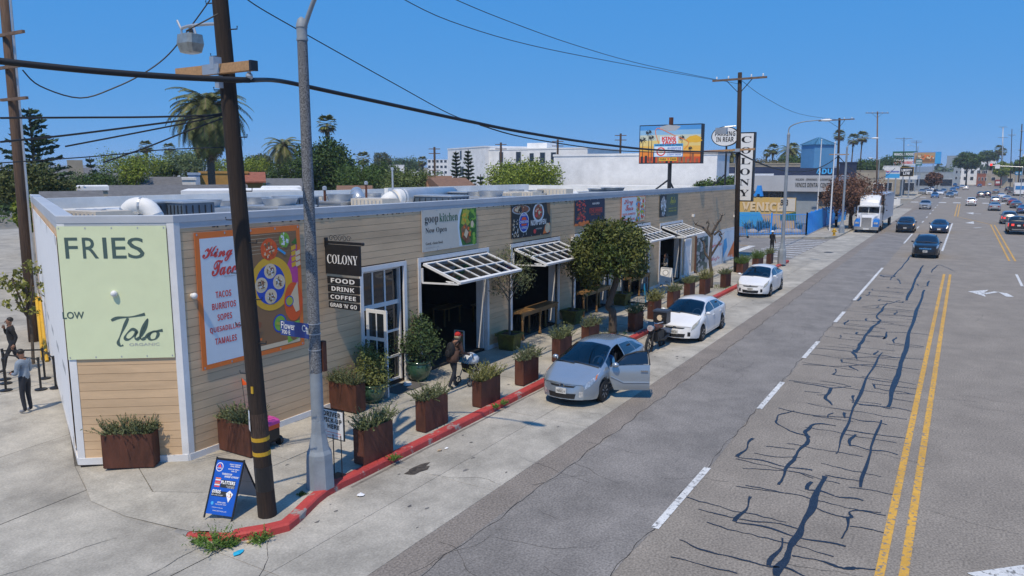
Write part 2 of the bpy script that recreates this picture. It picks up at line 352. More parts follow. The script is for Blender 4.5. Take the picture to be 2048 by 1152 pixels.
# kerb segments along the path
def resample(P,step):
 out=[P[0].copy()];acc=0
 for a,b2 in zip(P,P[1:]):
  L_=(b2-a).length;t=step-acc
  while t<=L_:out.append(a.lerp(b2,t/L_));t+=step
  acc=(acc+L_)%step
 return out+[P[-1].copy()]
kb=MB();kb.ribbon([(p.x,p.y+.03)for p in kpath],.2,.0);kerb=struct('kerb',kb,m_kerb)
kp=resample(kpath,.4);seg=6
for i in range(0,len(kp)-1,seg):
 ps=kp[i:i+seg+1]
 if len(ps)<2:continue
 rings=[]
 for j,p in enumerate(ps):
  a=kp[max(i+j-1,0)];c=kp[min(i+j+1,len(kp)-1)];d=(c-a).normalized();nn=Vector((d.y,-d.x,0))
  if nn.y<0 and abs(d.x)>.5:nn=-nn
  t=d*(.006 if j==0 else-.006 if j==len(ps)-1 else 0);f=max(0,min(1,(len(kp)-1-(i+j))/4));hz=.02+.135*f
  rings.append([p+t-nn*.0+Vector((0,0,-.05)),p+t+nn*.015+Vector((0,0,hz-.03)),p+t+nn*.045+Vector((0,0,hz)),p+t+nn*.24+Vector((0,0,hz-.004)),p+t+nn*.24+Vector((0,0,-.05))])
 q=MB();q.loop(rings);q.build('kerb_segment',m_red if i<len(kp)-4-seg*.5 else m_kerb,kerb)
q=MB()
for i in range(38):q.ribbon([(11+i*1.2,10.5+rnd.uniform(-.02,.02)),(12.2+i*1.2,10.5+rnd.uniform(-.02,.02))],rnd.uniform(.03,.09),.009)
q.build('gutter_dirt',mat('gutter grime',(.24,.22,.19),.95,var=.25,scale=4,world=True),kerb)
# road paint
def stripe(name,pts,w,m,z=.012,par=road):q=MB();q.ribbon(pts,w,z);return q.build(name,m,par)
def line(x0,x1,y0,y1=None,n=None):
 y1=y0 if y1 is None else y1;n=n or max(2,int(abs(x1-x0)/3));return[(x0+(x1-x0)*i/n,y0+(y1-y0)*i/n)for i in range(n+1)]
for y in(.70,.36):stripe('yellow_line',line(6,55.6,y),.14,m_yellowp)
q1=[G(1985,450),G(2012,503)];q2=[G(1917,433),G(1921,408)]
stripe('yellow_line',[(q1[0].x,q1[0].y+.18),(q1[1].x-8,q1[1].y+.1)],.13,m_yellowp);stripe('yellow_line',[(q1[0].x,q1[0].y-.2),(q1[1].x-8,q1[1].y-.28)],.13,m_yellowp)
stripe('yellow_line',line(q2[0].x,q2[1].x,.95),.15,m_yellowp);stripe('yellow_line',line(q2[0].x,q2[1].x,.55),.15,m_yellowp)
stripe('yellow_line',[(q2[0].x,.75),(q1[0].x,q1[0].y)],.12,m_yellowp)
for a,c in(((1320,1060),(1425,938)),((1522,819),(1575,766)),((1612,717),(1644,684)),((1675,645),(1692,624)),((1709,601),(1768,536)),((1806,487),(1824,468))):
 p,r_=G(*a),G(*c);stripe('lane_dash',line(p.x,r_.x,4.42),.15,m_whitep)
for i in range(7):stripe('lane_dash',line(100+i*12,104+i*12,4.42),.16,m_whitep)
for a,c in(((1900,503),(1911,447)),):p,r_=G(*a),G(*c);stripe('lane_dash',line(p.x,r_.x,1.2,1.0),.16,m_whitep)
p=G(2046,573);stripe('lane_dash',line(p.x,p.x+6,-3.3),.14,m_whitep);stripe('lane_dash',line(p.x-16,p.x-10,-3.3),.14,m_whitep)
def arrow(P,name='turn_arrow'):
 q=MB();pts=[G(*p)for p in P[0]];q.ribbon([(p.x,p.y)for p in pts],P[1],.012);t=[G(*p)for p in P[2]];q.add([(p.x,p.y,.012)for p in t],[tuple(range(len(t)))]);q.build(name,m_whitep,road)
arrow(([(1968,588),(1993,584),(2008,587),(2020,594)],[.28,.3,.34,.36],[(1936,583),(1972,594),(1967,587),(1977,580)]))
p=G(1990,1146);q=MB();q.add([(*G(u,v)[:2],.012)for u,v in((1934,1147),(2046,1131),(2100,1126),(2100,1160),(1960,1160))],[(4,3,2,1,0)]);q.build('turn_arrow',m_whitep,road)
arrow(([(1962,455),(1948,456)],[.3,.3],[(1930,446),(1948,448),(1947,443)]));arrow(([(1962,428),(1945,427)],[.4,.4],[(1932,426),(1947,429),(1947,425)]))
# sealed cracks, followed along their course on the asphalt
TAR=[([(1552,1152),(1575,1108),(1600,1060),(1625,1012),(1648,952)],[.24,.26,.22,.26,.22]),([(1672,908),(1690,860),(1715,800),(1740,745),(1765,705)],[.06,.12,.16,.15,.08]),
([(1720,975),(1740,905),(1762,840)],[.12,.13,.08]),([(1776,815),(1790,765),(1808,710),(1822,655),(1838,610),(1849,580)],[.1,.17,.16,.15,.14,.1]),([(1812,601),(1822,580),(1838,545),(1846,531)],[.14,.15,.14,.1]),
([(1558,970),(1575,935),(1600,900),(1617,876),(1580,862),(1553,845),(1560,830),(1590,822)],[.1,.15,.16,.16,.08,.09,.09,.05]),([(1617,876),(1612,862),(1634,848),(1672,852)],[.1,.1,.09,.04]),
([(1360,1080),(1410,1102),(1470,1116),(1530,1132),(1560,1135)],[.05,.09,.08,.09,.07]),([(1585,1112),(1640,1122),(1680,1136),(1710,1137),(1760,1140)],[.06,.08,.16,.14,.05]),
([(1396,1018),(1440,1030),(1500,1042),(1560,1048),(1600,1060)],[.04,.07,.07,.08,.06]),([(1625,1012),(1660,1028),(1698,1035),(1706,1021),(1760,1026)],[.05,.07,.12,.08,.04]),([(1698,1035),(1686,1078)],[.12,.05]),([(1700,1053),(1735,1058),(1768,1066)],[.05,.06,.04]),
([(1648,950),(1690,958),(1722,963)],[.06,.07,.05]),([(1696,975),(1740,980),(1786,990)],[.05,.06,.03]),([(1472,973),(1520,980),(1588,989)],[.04,.06,.04]),([(1484,937),(1540,940),(1590,944),(1625,957)],[.04,.05,.06,.03]),([(1506,906),(1550,914),(1600,915)],[.03,.06,.03]),([(1532,893),(1590,899)],[.03,.04]),
([(1555,816),(1620,830),(1690,835)],[.04,.05,.04]),([(1690,860),(1740,868),(1812,877)],[.05,.06,.03]),([(1720,810),(1790,816),(1832,825)],[.04,.05,.03]),([(1588,764),(1640,772),(1664,776),(1702,773)],[.05,.08,.07,.03]),([(1664,776),(1652,795),(1665,811)],[.1,.11,.04]),([(1640,762),(1680,768),(1703,774)],[.03,.04,.03]),([(1608,783),(1640,786)],[.03,.03]),([(1634,790),(1655,790)],[.03,.05]),
([(1744,768),(1790,773),(1838,779)],[.05,.05,.02]),([(1792,787),(1830,789)],[.05,.03]),([(1788,798),(1830,805)],[.05,.03]),([(1606,729),(1680,733),(1746,729),(1840,740)],[.03,.05,.05,.03]),([(1700,733),(1716,742)],[.1,.04]),
([(1620,695),(1700,703),(1742,709)],[.03,.05,.03]),([(1709,700),(1707,706),(1715,719)],[.12,.12,.05]),([(1712,706),(1717,695),(1726,680),(1740,660),(1756,646),(1760,640),(1753,634),(1764,620),(1774,606)],[.1,.15,.12,.13,.12,.1,.08,.11,.04]),([(1690,718),(1740,714),(1800,716),(1850,719)],[.03,.05,.05,.03]),([(1650,692),(1710,697)],[.02,.04]),([(1700,675),(1730,677)],[.03,.04]),([(1734,671),(1765,673),(1768,678),(1775,664)],[.03,.05,.1,.06]),([(1770,664),(1820,666),(1858,670)],[.04,.05,.03]),([(1772,688),(1845,696)],[.04,.03]),
([(1686,640),(1750,643),(1836,645)],[.03,.05,.03]),([(1710,628),(1760,630),(1830,634)],[.03,.05,.03]),([(1725,613),(1770,609),(1800,601)],[.05,.06,.05]),([(1716,602),(1722,594)],[.1,.12]),([(1775,585),(1830,588)],[.03,.03]),([(1780,560),(1790,548),(1803,535),(1815,520),(1822,510)],[.06,.09,.08,.1,.06]),([(1862,545),(1868,537),(1878,530),(1890,534),(1910,543)],[.08,.09,.07,.05,.03]),([(1854,572),(1858,562)],[.12,.08]),([(1795,558),(1802,568)],[.1,.05])]
tm=MB()
for k_,(P,w)in enumerate(TAR):
 q=[Vector((*G(u,v)[:2],w[i]if i<len(w)else.04))for i,(u,v)in enumerate(P)]
 sp=smooth_path(q,7);ph=rnd.uniform(0,6);sp=[(p.x+rnd.uniform(-.012,.012),p.y+.02*math.sin(i*.9+ph)+rnd.uniform(-.008,.008),max(.026,p.z*((.50 if P[0][1]>905 else.92)+.14*math.sin(i*.7+ph)+rnd.uniform(-.04,.04))))for i,p in enumerate(sp)]
 tm.ribbon(sp,[p[2]for p in sp],.0075+.0004*(k_%7))
for i in range(40):
 x0=10.6+i*1.15+rnd.uniform(-.3,.3);y0=rnd.uniform(.7,3.2);L_=rnd.uniform(.6,2.9);n=int(L_/.14)+2;a=0;pts=[]
 for k in range(n):a+=rnd.uniform(-.05,.05);pts.append((x0+a+.05*k*.14,min(4.35,y0+k*.14)))
 tm.ribbon(pts,[.018+.02*abs(math.sin(_i*.4+i))for _i in range(len(pts))],.0071)
 if i%9==0:
  c=pts[len(pts)//2];b2=0;q=[]
  for k in range(rnd.randint(4,9)):b2+=rnd.uniform(-.07,.07);q.append((c[0]+k*.13,c[1]+b2))
  tm.ribbon(q,[.02+.03*abs(math.sin(_i*.5+i))for _i in range(len(q))],.0073)
for i in range(22): # short links between the long seams
 x0=12+i*1.75+rnd.uniform(-.5,.5);ya,yb=rnd.choice(((1.25,2.3),(2.2,3.3),(1.3,3.2),(.85,1.9),(2.4,4.0)));n=12;ph=rnd.uniform(0,6)
 tm.ribbon([(x0+.06*math.sin(k*.8+ph)+.03*k/n,ya+(yb-ya)*k/n)for k in range(n+1)],[.03+.035*abs(math.sin(k*.45+ph))for k in range(n+1)],.0074)
 tm.ribbon([(x0+k*.16,yb+.04*math.sin(k*.9+ph))for k in range(rnd.randint(4,11))],[.06+.03*math.sin(k*.7+ph)for k in range(11)],.0076)
tm.build('tar_crack_sealing',m_tar,road,kind='stuff')
# open hairline cracks
cr=MB()
def crack(p,d,L_,w,z,wob=.5):
 pts=[Vector(p)];a=d
 for i in range(int(L_/.12)):
  a+=rnd.uniform(-wob,wob);a+=(d-a)*.25;pts.append(pts[-1]+Vector((math.cos(a),math.sin(a)))*.12)
 cr.ribbon(pts,[w*rnd.uniform(.5,1.2)for _ in pts],z)
for i in range(34):crack((rnd.uniform(9,42),rnd.uniform(4.8,7)),rnd.choice((1.57,-1.57,.3,2.6))+rnd.uniform(-.4,.4),rnd.uniform(.5,2.2),.008,.0068)
for y_,w_,k_ in((7.12,.022,0),(4.46,.018,3)):cr.ribbon([(6+i*.15,y_+.03*math.sin(i*.31+k_)+.025*math.sin(i*.83)+rnd.uniform(-.012,.012))for i in range(300)],[w_*rnd.uniform(.4,1.2)for _ in range(300)],.0067+k_*.0001)
for i in range(16):crack((10+i*2.9+rnd.uniform(-.6,.6),rnd.uniform(.9,3)),rnd.choice((1.57,-1.57)),rnd.uniform(.7,2.6),.010,.0062)
for i in range(26):crack((rnd.uniform(10,50),rnd.uniform(-4,.2)),rnd.choice((1.57,-1.57,0))+rnd.uniform(-.2,.2),rnd.uniform(.8,3),.007,.0064)
cr.build('hairline_crack',m_crack,road,kind='stuff')
cr=MB()
for i in range(7):crack((rnd.uniform(11,40),7.9),1.57+rnd.uniform(-.3,.3),rnd.uniform(.6,2.4),.007,.0115)
crack((8.6,10.2),-2.6,3.2,.012,.0095,.3);crack((7.2,12.6),2.9,4,.01,.0095,.3);crack((6,10.9),.1,4,.01,.0098,.2)
cr.build('hairline_crack',m_crack,side,kind='stuff')
# oil stains and specks
sp=MB()
for i in range(46):
 x,y,r_=rnd.uniform(9,40),rnd.uniform(8,10.3),rnd.uniform(.012,.05);a=rnd.uniform(0,3)
 sp.add([(x+r_*rnd.uniform(.6,2.4)*math.cos(t+a),y+r_*rnd.uniform(.5,1.2)*math.sin(t+a),.0118)for t in(i_*.785 for i_ in range(8))],[tuple(range(8))])
sp.build('gum_and_oil_spots',mat('oil spots',(.2,.19,.18),.8,var=.3,world=True),park,kind='stuff')
sp=MB()
for i in range(40):
 x,y,r_=rnd.uniform(10.6,40),rnd.uniform(11.1,14.2),rnd.uniform(.012,.04);a=rnd.uniform(0,3)
 sp.add([(x+r_*rnd.uniform(.6,2.2)*math.cos(t+a),y+r_*rnd.uniform(.5,1.2)*math.sin(t+a),ZP+.0035)for t in(i_*.785 for i_ in range(8))],[tuple(range(8))])
sp.build('gum_spots',mat('gum spots',(.25,.24,.22),.85,var=.3,world=True),pave,kind='stuff')
sp=MB()
c0=G(835,939);sp.add([(c0 .x+(.15+rnd.uniform(0,.26))*math.cos(t)*1.3,c0 .y+(.1+rnd.uniform(0,.12))*math.sin(t),.0125)for t in(i_*.45 for i_ in range(14))],[tuple(range(14))])
sp.build('oil_stain',mat('oil stain',(.11,.09,.07),.7,var=.4,scale=9,world=True),park)
# cross street beyond the shops, its crossing and far pavement
cs=MB();cs.add([(57.6,7.9,.006),(79.0,7.9,.006),(79,140,.006),(57.6,140,.006)],[(0,1,2,3)]);cross=struct('cross_street',cs,m_asph2)
q=MB();q.add([(57.3,7.9,.010),(79.2,7.9,.010),(79.2,10.9,.010),(57.3,10.9,.010)],[(0,1,2,3)]);q.build('concrete_panel',m_croad,cross)
for i in range(10):q=MB();x=60.4+i*1.75;q.add([(x,10.95,.018),(x+.75,10.95,.018),(x+.75,14.6,.018),(x,14.6,.018)],[(0,1,2,3)]);q.build('crossing_stripe',m_faded,cross)
q=MB();q.add([(59.5,15.6,.018),(68.5,15.6,.018),(68.5,16.2,.018),(59.5,16.2,.018)],[(0,1,2,3)]);q.build('stop_line',m_whitep,cross)
q=MB();q.add([(68.5,16.3,.018),(68.7,16.3,.018),(68.7,60,.018),(68.5,60,.018)],[(0,1,2,3)]);q.build('lane_dash',m_yellowp,cross)
fp=MB();fp.prism([(82.5,10.6),(175,10.6),(175,15.2),(86,15.2),(86,16),(80,40),(78.6,90),(74,90),(77,20),(78.6,14),(80.2,11.6)],-.05,.14);farp=struct('far_pavement',fp,m_pave)
fp=MB();fp.prism([(60,-13.6),(900,-13.6),(900,-17.5),(60,-17.5)][::-1],-.05,.14);struct('opposite_pavement',fp,m_pave)
fp=MB();fp.prism([(205,10.6),(880,10.6),(880,15),(205,15)],-.05,.14);struct('distant_pavement',fp,m_pave)
mh=thing('manhole_cover',G(1657,505,.01),'dark round manhole cover in the concrete lane by the zebra crossing','manhole cover');q=MB();q.lathe([(.36,0),(.36,.012),(.3,.014),(.02,.014)],G(1657,505,.01),20);q.build('lid',m_black,mh);q=MB();q.lathe([(.37,0),(.42,0),(.42,.01),(.37,.01)],G(1657,505,.01),20);q.build('ring',m_kerb,mh)
mh=thing('manhole_cover',G(1775,552,.006),'manhole cover on the dashed lane line with blue tar round it','manhole cover');q=MB();q.lathe([(.34,0),(.34,.012),(.02,.012)],G(1775,552,.006),20);q.build('lid',m_asph2,mh);q=MB();q.lathe([(.36,0),(.46,0),(.46,.01),(.36,.01)],G(1775,552,.006),20);q.build('ring',m_tar,mh)
for i in range(8): # ladder crossing at the far junction
 q=MB();y=10-i*2.7;q.add([(188,y,.012),(192,y,.012),(192,y-1.4,.012),(188,y-1.4,.012)],[(3,2,1,0)]);q.build('crossing_stripe',m_whitep,road)
 q=MB();q.add([(226,y,.012),(230,y,.012),(230,y-1.4,.012),(226,y-1.4,.012)],[(3,2,1,0)]);q.build('crossing_stripe',m_whitep,road)
# ================================================================== the shop building
Bd=thing('market_building',Vector((R0 .x,F,0)),'long single storey tan clapboard market hall with white trim, open fronts and white glazed awnings','building')
OPEN=[(15.85,17.66,3.72),(18.50,22.32,3.74),(24.08,27.84,3.72),(29.5,33.2,3.72),(34.8,38.45,3.72),(40.25,43.95,3.56)]
TH=.22
w=MB();xs=[R0 .x+.02]+[c for o in OPEN for c in o[:2]]+[XE]
for i in range(0,len(xs),2):w.box(((xs[i]+xs[i+1])/2,F+TH/2+.03,ZW/2),(xs[i+1]-xs[i],TH,ZW))
for x0,x1,z in OPEN:w.box(((x0+x1)/2,F+TH/2+.03,(z+ZW)/2),(x1-x0,TH,ZW-z))
BL=L0+SD*SL;ch=(L0-R0);chd=Vector((ch.x,ch.y,0));chl=chd.length;chd.normalize();chn=Vector((-chd.y,chd.x,0))
if chn.x>0:chn=-chn
def wallslab(mb,a,b,z0,z1,t,n):a=Vector((a.x,a.y,0));b=Vector((b.x,b.y,0));mb.prism([tuple(p[:2])for p in(a-n*.03,b-n*.03,b-n*(.03+t),a-n*(.03+t))],z0,z1)
wallslab(w,R0,L0,0,ZW,TH,chn);sdn=Vector((-SD.y,SD.x,0));wallslab(w,L0,BL,0,ZW,TH,sdn)
w.build('wall',mat('wall behind boards',(.16,.105,.07),.9,var=.2,world=True),Bd)  # backing coloured dark to stand in for shadow lines between the boards
w=MB();w.box((XE-.12,F+9.4,ZW/2),(.22,18,ZW));w.box(((BL.x+XE)/2,F+18.4,ZW/2),(XE-BL.x,.2,ZW));w.build('rear_wall',m_roofw,Bd)
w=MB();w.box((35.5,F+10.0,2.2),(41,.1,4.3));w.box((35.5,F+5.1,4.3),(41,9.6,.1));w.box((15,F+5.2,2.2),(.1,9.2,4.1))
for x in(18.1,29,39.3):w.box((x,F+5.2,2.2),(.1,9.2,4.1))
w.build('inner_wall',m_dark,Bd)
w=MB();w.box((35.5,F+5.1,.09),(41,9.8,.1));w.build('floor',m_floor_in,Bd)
w=MB();w.prism([(p[0],p[1])for p in(R0+Vector((.3,.1,0)),(XE-.1,F+.1),(XE-.1,F+18.4),(BL.x+.2,F+18.4),(L0 .x+.35,L0 .y+.05))],4.86,4.98);w.build('roof',m_roofw,Bd)
# clapboards
PITCH=.19
def boards(a,d,n,L_,holes,z0,z1,maxlen,out,jitter=0):
 rows=int((z1-z0)/PITCH+.99)
 for r_ in range(rows):
  za=z0+r_*PITCH;zb=min(za+PITCH,z1);cuts=[(0,L_)]
  for h0,h1,ht in holes:
   if za<ht-.02:cuts=[s for c0,c1 in cuts for s in((c0,min(c1,h0)),(max(c0,h1),c1))if s[1]-s[0]>.02]
  for c0,c1 in cuts:
   x=c0;first=rnd.uniform(.5,1)*maxlen
   while x<c1-.01:
    e=min(c1,x+(first if x==c0 else maxlen));e=c1 if c1-e<.6 else e
    out.append((a+d*(x+.002),a+d*(e-.002),za,zb-.0075,n));x=e
def board_mesh(mb,b):
 p,q,z0,z1,n=b;V=[p+n*.014,q+n*.014,q+n*.013,p+n*.013]
 t=[Vector((V[0].x,V[0].y,z0)),Vector((V[1].x,V[1].y,z0)),Vector((V[2].x,V[2].y,z1)),Vector((V[3].x,V[3].y,z1))]
 bk=[Vector((x.x,x.y,z))for x,z in((p-n*.012,z0),(q-n*.012,z0),(q-n*.012,z1),(p-n*.012,z1))]
 mb.add([*t,*bk],[(0,1,2,3),(1,0,4,5),(0,3,7,4),(2,1,5,6),(3,2,6,7)])
bl=[];nF=Vector((0,-1,0));zero=Vector((0,0,0))
HX=[(o[0]-.13-R0 .x,o[1]+.13-R0 .x,o[2]+.13)for o in OPEN]+[(44.45-R0 .x,45.95-R0 .x,2.5),(46.98-R0 .x,XE-R0 .x,2.56)]
boards(Vector((R0 .x,F,0)),Vector((1,0,0)),nF,XE-R0 .x,HX,ZP+.15,ZW,5.2,bl)
boards(Vector((R0 .x,R0 .y,0)),chd,chn,chl,[],ZP+.15,ZW,4,bl);boards(Vector((L0 .x,L0 .y,0)),SD,sdn,SL,[],ZP+.15,ZW,6.4,bl)
bl.sort(key=lambda b:(b[0]+b[1]).length-(3 if b[4]is chn else 0))
for b_ in bl[:300]:q=MB();board_mesh(q,b_);q.build('clapboard',m_siding,Bd)
q=MB()
for b_ in bl[300:]:board_mesh(q,b_)
q.build('clapboard_rows',m_siding,Bd,kind='stuff')
# white trim: base boards, corners, coping
t=MB();px=sorted([(R0 .x,15.72)]+[(OPEN[i][1]+.13,OPEN[i+1][0]-.13)for i in range(len(OPEN)-1)]+[(44.1,46.6)])
for x0,x1 in px:t.box(((x0+x1)/2,F-.018,ZP+.075),(x1-x0,.05,.15))
a_,b_=R0+chn*.018,L0+chn*.018
t.bar((a_.x,a_.y,ZP+.075),(b_.x,b_.y,ZP+.075),.05,.15);a_,b_=L0+sdn*.018,BL+sdn*.018;t.bar((a_.x,a_.y,ZP+.075),(b_.x,b_.y,ZP+.075),.05,.15)
t.build('base_board',m_white,Bd)
for P_,n1,n2,d1,d2 in((R0,nF,chn,Vector((1,0,0)),chd),(L0,chn,sdn,-chd,SD)):
 t=MB();P_=Vector((P_.x,P_.y,0));wd=.13
 o1=P_+n1*.026+d1*wd;mid=P_+(n1+n2).normalized()*.032;o2=P_+n2*.026+d2*wd;i1=P_+d1*wd-n1*.02;i2=P_+d2*wd-n2*.02
 t.prism([tuple(p[:2])for p in(o1,mid,o2,i2,P_-(n1+n2).normalized()*.02,i1)],ZP,ZW);t.build('corner_board',m_white,Bd)
c=MB();out_=[BL,L0,R0,Vector((XE+.05,F,0))]
nn_=[sdn,(sdn+chn).normalized()/max(.3,(sdn+chn).normalized().dot(chn)),(chn+nF).normalized()/max(.3,(chn+nF).normalized().dot(nF)),nF]
def cring(P_,n):return[Vector((P_.x,P_.y,0))+n*a+Vector((0,0,z))for a,z in((.01,ZW-.13),(.022,ZW-.13),(.022,ZW),(.034,ZW+.005),(.034,ZW+.15),(.01,ZW+.165),(-.3,ZW+.15),(-.3,ZW-.4),(.0,ZW-.13))]
c.loop([cring(P_,n)for P_,n in zip(out_,nn_)]);c.build('coping',m_coping,Bd)
dr=MB()
for i in range(150):x=rnd.uniform(R0 .x+.2,50);h=rnd.uniform(.01,.035);dr.box((x,F-.02,ZW-.13-h/2),(rnd.uniform(.02,.09),.012,h))
dr.build('edge_dashes',mat('dark edge dashes',(.06,.05,.045),.9),Bd,kind='stuff')  # small dark dashes at random along the lower coping edge
# window frames and awnings
def frame(x0,x1,z,name='opening_frame',wd=.13,dep=.3):
 t=MB();t.box((x0-wd/2,F+.03,(ZP+z+wd)/2),(wd,.14,z+wd-ZP));t.box((x1+wd/2,F+.03,(ZP+z+wd)/2),(wd,.14,z+wd-ZP));t.box(((x0+x1)/2,F+.03,z+wd/2),(x1-x0,.14,wd))
 t.box((x0+.025,F+.26,(ZP+z)/2+.06),(.05,dep,z-ZP));t.box((x1-.025,F+.26,(ZP+z)/2+.06),(.05,dep,z-ZP));t.box(((x0+x1)/2,F+.26,z-.025),(x1-x0-.1,dep,.05))
 return t.build(name,m_white,Bd)
for x0,x1,z in OPEN:frame(x0,x1,z)
def awning(x0,x1,z,dy=1.42,dz=.5):
 h=Vector((0,F-.08,z-.08));e=Vector((0,F-.08-dy,z-.08-dz));d=(e-h).normalized();L_=(e-h).length;up=Vector((0,d.z,-d.y))*-1
 if up.z<0:up=-up
 x0+=.05;x1-=.05;t=MB();P_=lambda x,s,k=0:Vector((x,0,0))+h+d*s+up*k
 for x in(x0+.035,x1-.035):t.bar(P_(x,0),P_(x,L_),.07,.08,up=up)
 for s,wd in((.03,.06),(L_/2,.045),(L_-.05,.1)):t.bar(P_(x0+.07,s),P_(x1-.07,s),wd,.075,up=up)
 nx=6
 for i in range(1,nx):x=x0+(x1-x0)*i/nx;t.bar(P_(x,.06),P_(x,L_-.1),.032,.06,up=up)
 a=t.build('awning_frame',m_wpaint,Bd)
 for i in range(nx):
  for j in range(2):
   xa,xb=x0+(x1-x0)*i/nx,x0+(x1-x0)*(i+1)/nx;sa,sb=(.06,L_/2-.02)if j==0 else(L_/2+.02,L_-.1)
   g=MB();q4=[P_(xa,sa,.0),P_(xb,sa,.0),P_(xb,sb,.0),P_(xa,sb,.0)];g.add(q4+[p-up*.008 for p in q4],[(0,1,2,3),(7,6,5,4)]);g.build('pane',m_tglass,a)
 s=MB()
 for x in(x0-.01,x1+.01):s.bar((x,F-.06,z-.66),P_(x,L_-.05,-.05),.045,.05);s.bar((x,F-.06,z-.66),(x,F-.06,z-.2),.045,.05)
 s.tube([(x0+.02,F-1.1,z-.60),(x0+.02,F-.95,z-.56),(x0+.02,F-1.25,z-.57)],.02,6)
 s.build('awning_arm',m_wpaint,a)
for x0,x1,z in OPEN[1:]:awning(x0,x1,z)
# glazed door: grid, panes, leaf standing open
x0,x1,z=OPEN[0];t=MB();cols=[x0+.05,x0+.62,x0+1.16,x1-.05];rows=[ZP+.1,.95,1.75,2.62,z-.05]
for x in cols[1:-1]:t.box((x,F+.2,(ZP+z)/2),(.06,.06,z-ZP-.1))
for i,r_ in enumerate(rows):t.box(((x0+x1)/2,F+.2,r_),(x1-x0-.1,.062,.13 if i==3 else.07))
dg=t.build('glazed_screen',m_white,Bd)
for i in range(3):
 for j in range(4):
  if i<1 and j<3:continue
  g=MB();g.box(((cols[i]+cols[i+1])/2,F+.2,(rows[j]+rows[j+1])/2),(cols[i+1]-cols[i]-.06,.012,rows[j+1]-rows[j]-.06));g.build('pane',m_dglass,dg)
g=MB();g.lathe([(.3,0),(.3,.01),(.02,.01)],(0,0,0),20)
t=MB();lx=15.95;y0,y1=F-.03,F-.78;zt=2.66
for y in(y0-.05,y1+.05):t.box((lx,y,(ZP+.02+zt)/2),(.05,.1,zt-ZP-.02))
for zz,hh in((ZP+.2,.3),(1.0,.06),(1.82,.1),(zt-.05,.1)):t.box((lx,(y0+y1)/2,zz),(.048,y0-y1-.2,hh))
t.box((lx,(y0+y1)/2,1.5),(.04,.035,2.2));lf=t.build('door',m_wpaint,Bd)
for a,b_ in((.36,.97),(1.03,1.77),(1.87,zt-.1)):g=MB();g.box((lx,(y0+y1)/2,(a+b_)/2),(.012,y0-y1-.2,b_-a));g.build('pane',m_dglass,lf)
g=MB();g.tube([(lx-.07,y1+.05,1.0),(lx-.07,y1+.05,1.35)],.016,6);g.build('handle',m_steel,lf)
# plain white door, painted hoarding, brown pipe
t=MB();t.box((45.2,F-.005,(ZP+2.35)/2),(1.1,.06,2.35-ZP));d_=t.build('door',m_white,Bd);t=MB()
t.box((44.58,F-.02,(ZP+2.42)/2),(.12,.1,2.42-ZP));t.box((45.82,F-.02,(ZP+2.42)/2),(.12,.1,2.42-ZP));t.box((45.2,F-.02,2.42),(1.12,.1,.12));t.build('door_frame',m_white,d_)
t=MB();t.ball((45.6,F-.07,1.1),.04);t.box((44.75,F-.045,2.0),(.03,.03,.14));t.box((44.75,F-.045,.6),(.03,.03,.14));t.build('handle',m_steel,d_)
t=MB();t.tube([(46.75,F-.07,.3),(46.75,F-.07,2.5)],.055,8);t.tube([(46.75,F-.07,.3),(46.75,F-.2,.16)],.055,8);t.build('downpipe',mat('brown pipe',(.12,.05,.03),.6),Bd)
t=MB();t.box(((47+XE)/2,F-.015,(ZP+2.54)/2),(XE-47,.05,2.54-ZP));t.build('white_hoarding',m_white,Bd)
# ================================================================== banners and signs on the building
K=lambda n,c,r=.55:mat('print '+n,tuple(min(.86,x*1.22)for x in c),r,var=.03,scale=2,bump=.25,bscale=1.6)
k_orange,k_paper,k_redp,k_green,k_ink,k_cream,k_pale=K('orange',(.72,.17,.03)),K('blue white',(.60,.66,.80)),K('red',(.62,.06,.05)),K('forest green',(.03,.12,.06)),K('dark ink',(.02,.022,.025)),K('cream',(.58,.53,.45)),K('pale green',(.60,.655,.42))
k_white,k_blue,k_yel,k_pink,k_lime,k_brown,k_tort,k_grey=K('white',(.8,.8,.8)),K('blue',(.02,.07,.42)),K('yellow',(.68,.38,.03)),K('magenta',(.48,.06,.26)),K('lime',(.22,.42,.05)),K('brown',(.24,.13,.06)),K('tortilla',(.66,.52,.34)),K('grey',(.34,.35,.36))
k_meat,k_leaf,k_avo,k_sky,k_flame,k_deep,k_slate=K('meat',(.26,.09,.04)),K('leaf',(.05,.16,.03)),K('avocado',(.42,.42,.05)),K('sky blue',(.05,.32,.62)),K('flame',(.70,.10,.02)),K('navy',(.012,.02,.05)),K('slate',(.06,.10,.09))
m_vinyl=[k_orange,k_paper,k_redp,k_green,k_ink,k_cream,k_pale,k_white,k_blue,k_yel,k_pink,k_lime,k_brown,k_tort,k_grey,k_meat,k_leaf,k_avo,k_sky,k_flame,k_deep,k_slate]
(OR,PA,RE,GR,INK,CR,PG,WH,BLU,YE,PK,LI,BR,TO,GY,ME,LF,AV,SK,FL,DP,SL_)=range(22)
class Sign(Board):
 def px(s,u,v):
  r=Vector(ray(u,v));t=(s.o-Vector((0,0,H))).dot(s.n)/r.dot(s.n);p=Vector((0,0,H))+r*t-s.o;return(p.dot(s.ex)/s.w,p.dot(s.ey)/s.h)
 def tpx(s,t,u0,v0,u1,v1,k,**kw):
  a,b=s.px(u0,v1),s.px(u1,v0);return s.text(t,a[0],a[1],b[0],b[1],k,**kw)
def front(u0,v0,u1,v1): # a banner flat on the shop front, given by two opposite corners
 a,b=onY(u0,v0,F-.05),onY(u1,v1,F-.05);return Sign((a.x,F-.045,b.z),(1,0,0),(0,0,1),b.x-a.x,a.z-b.z)
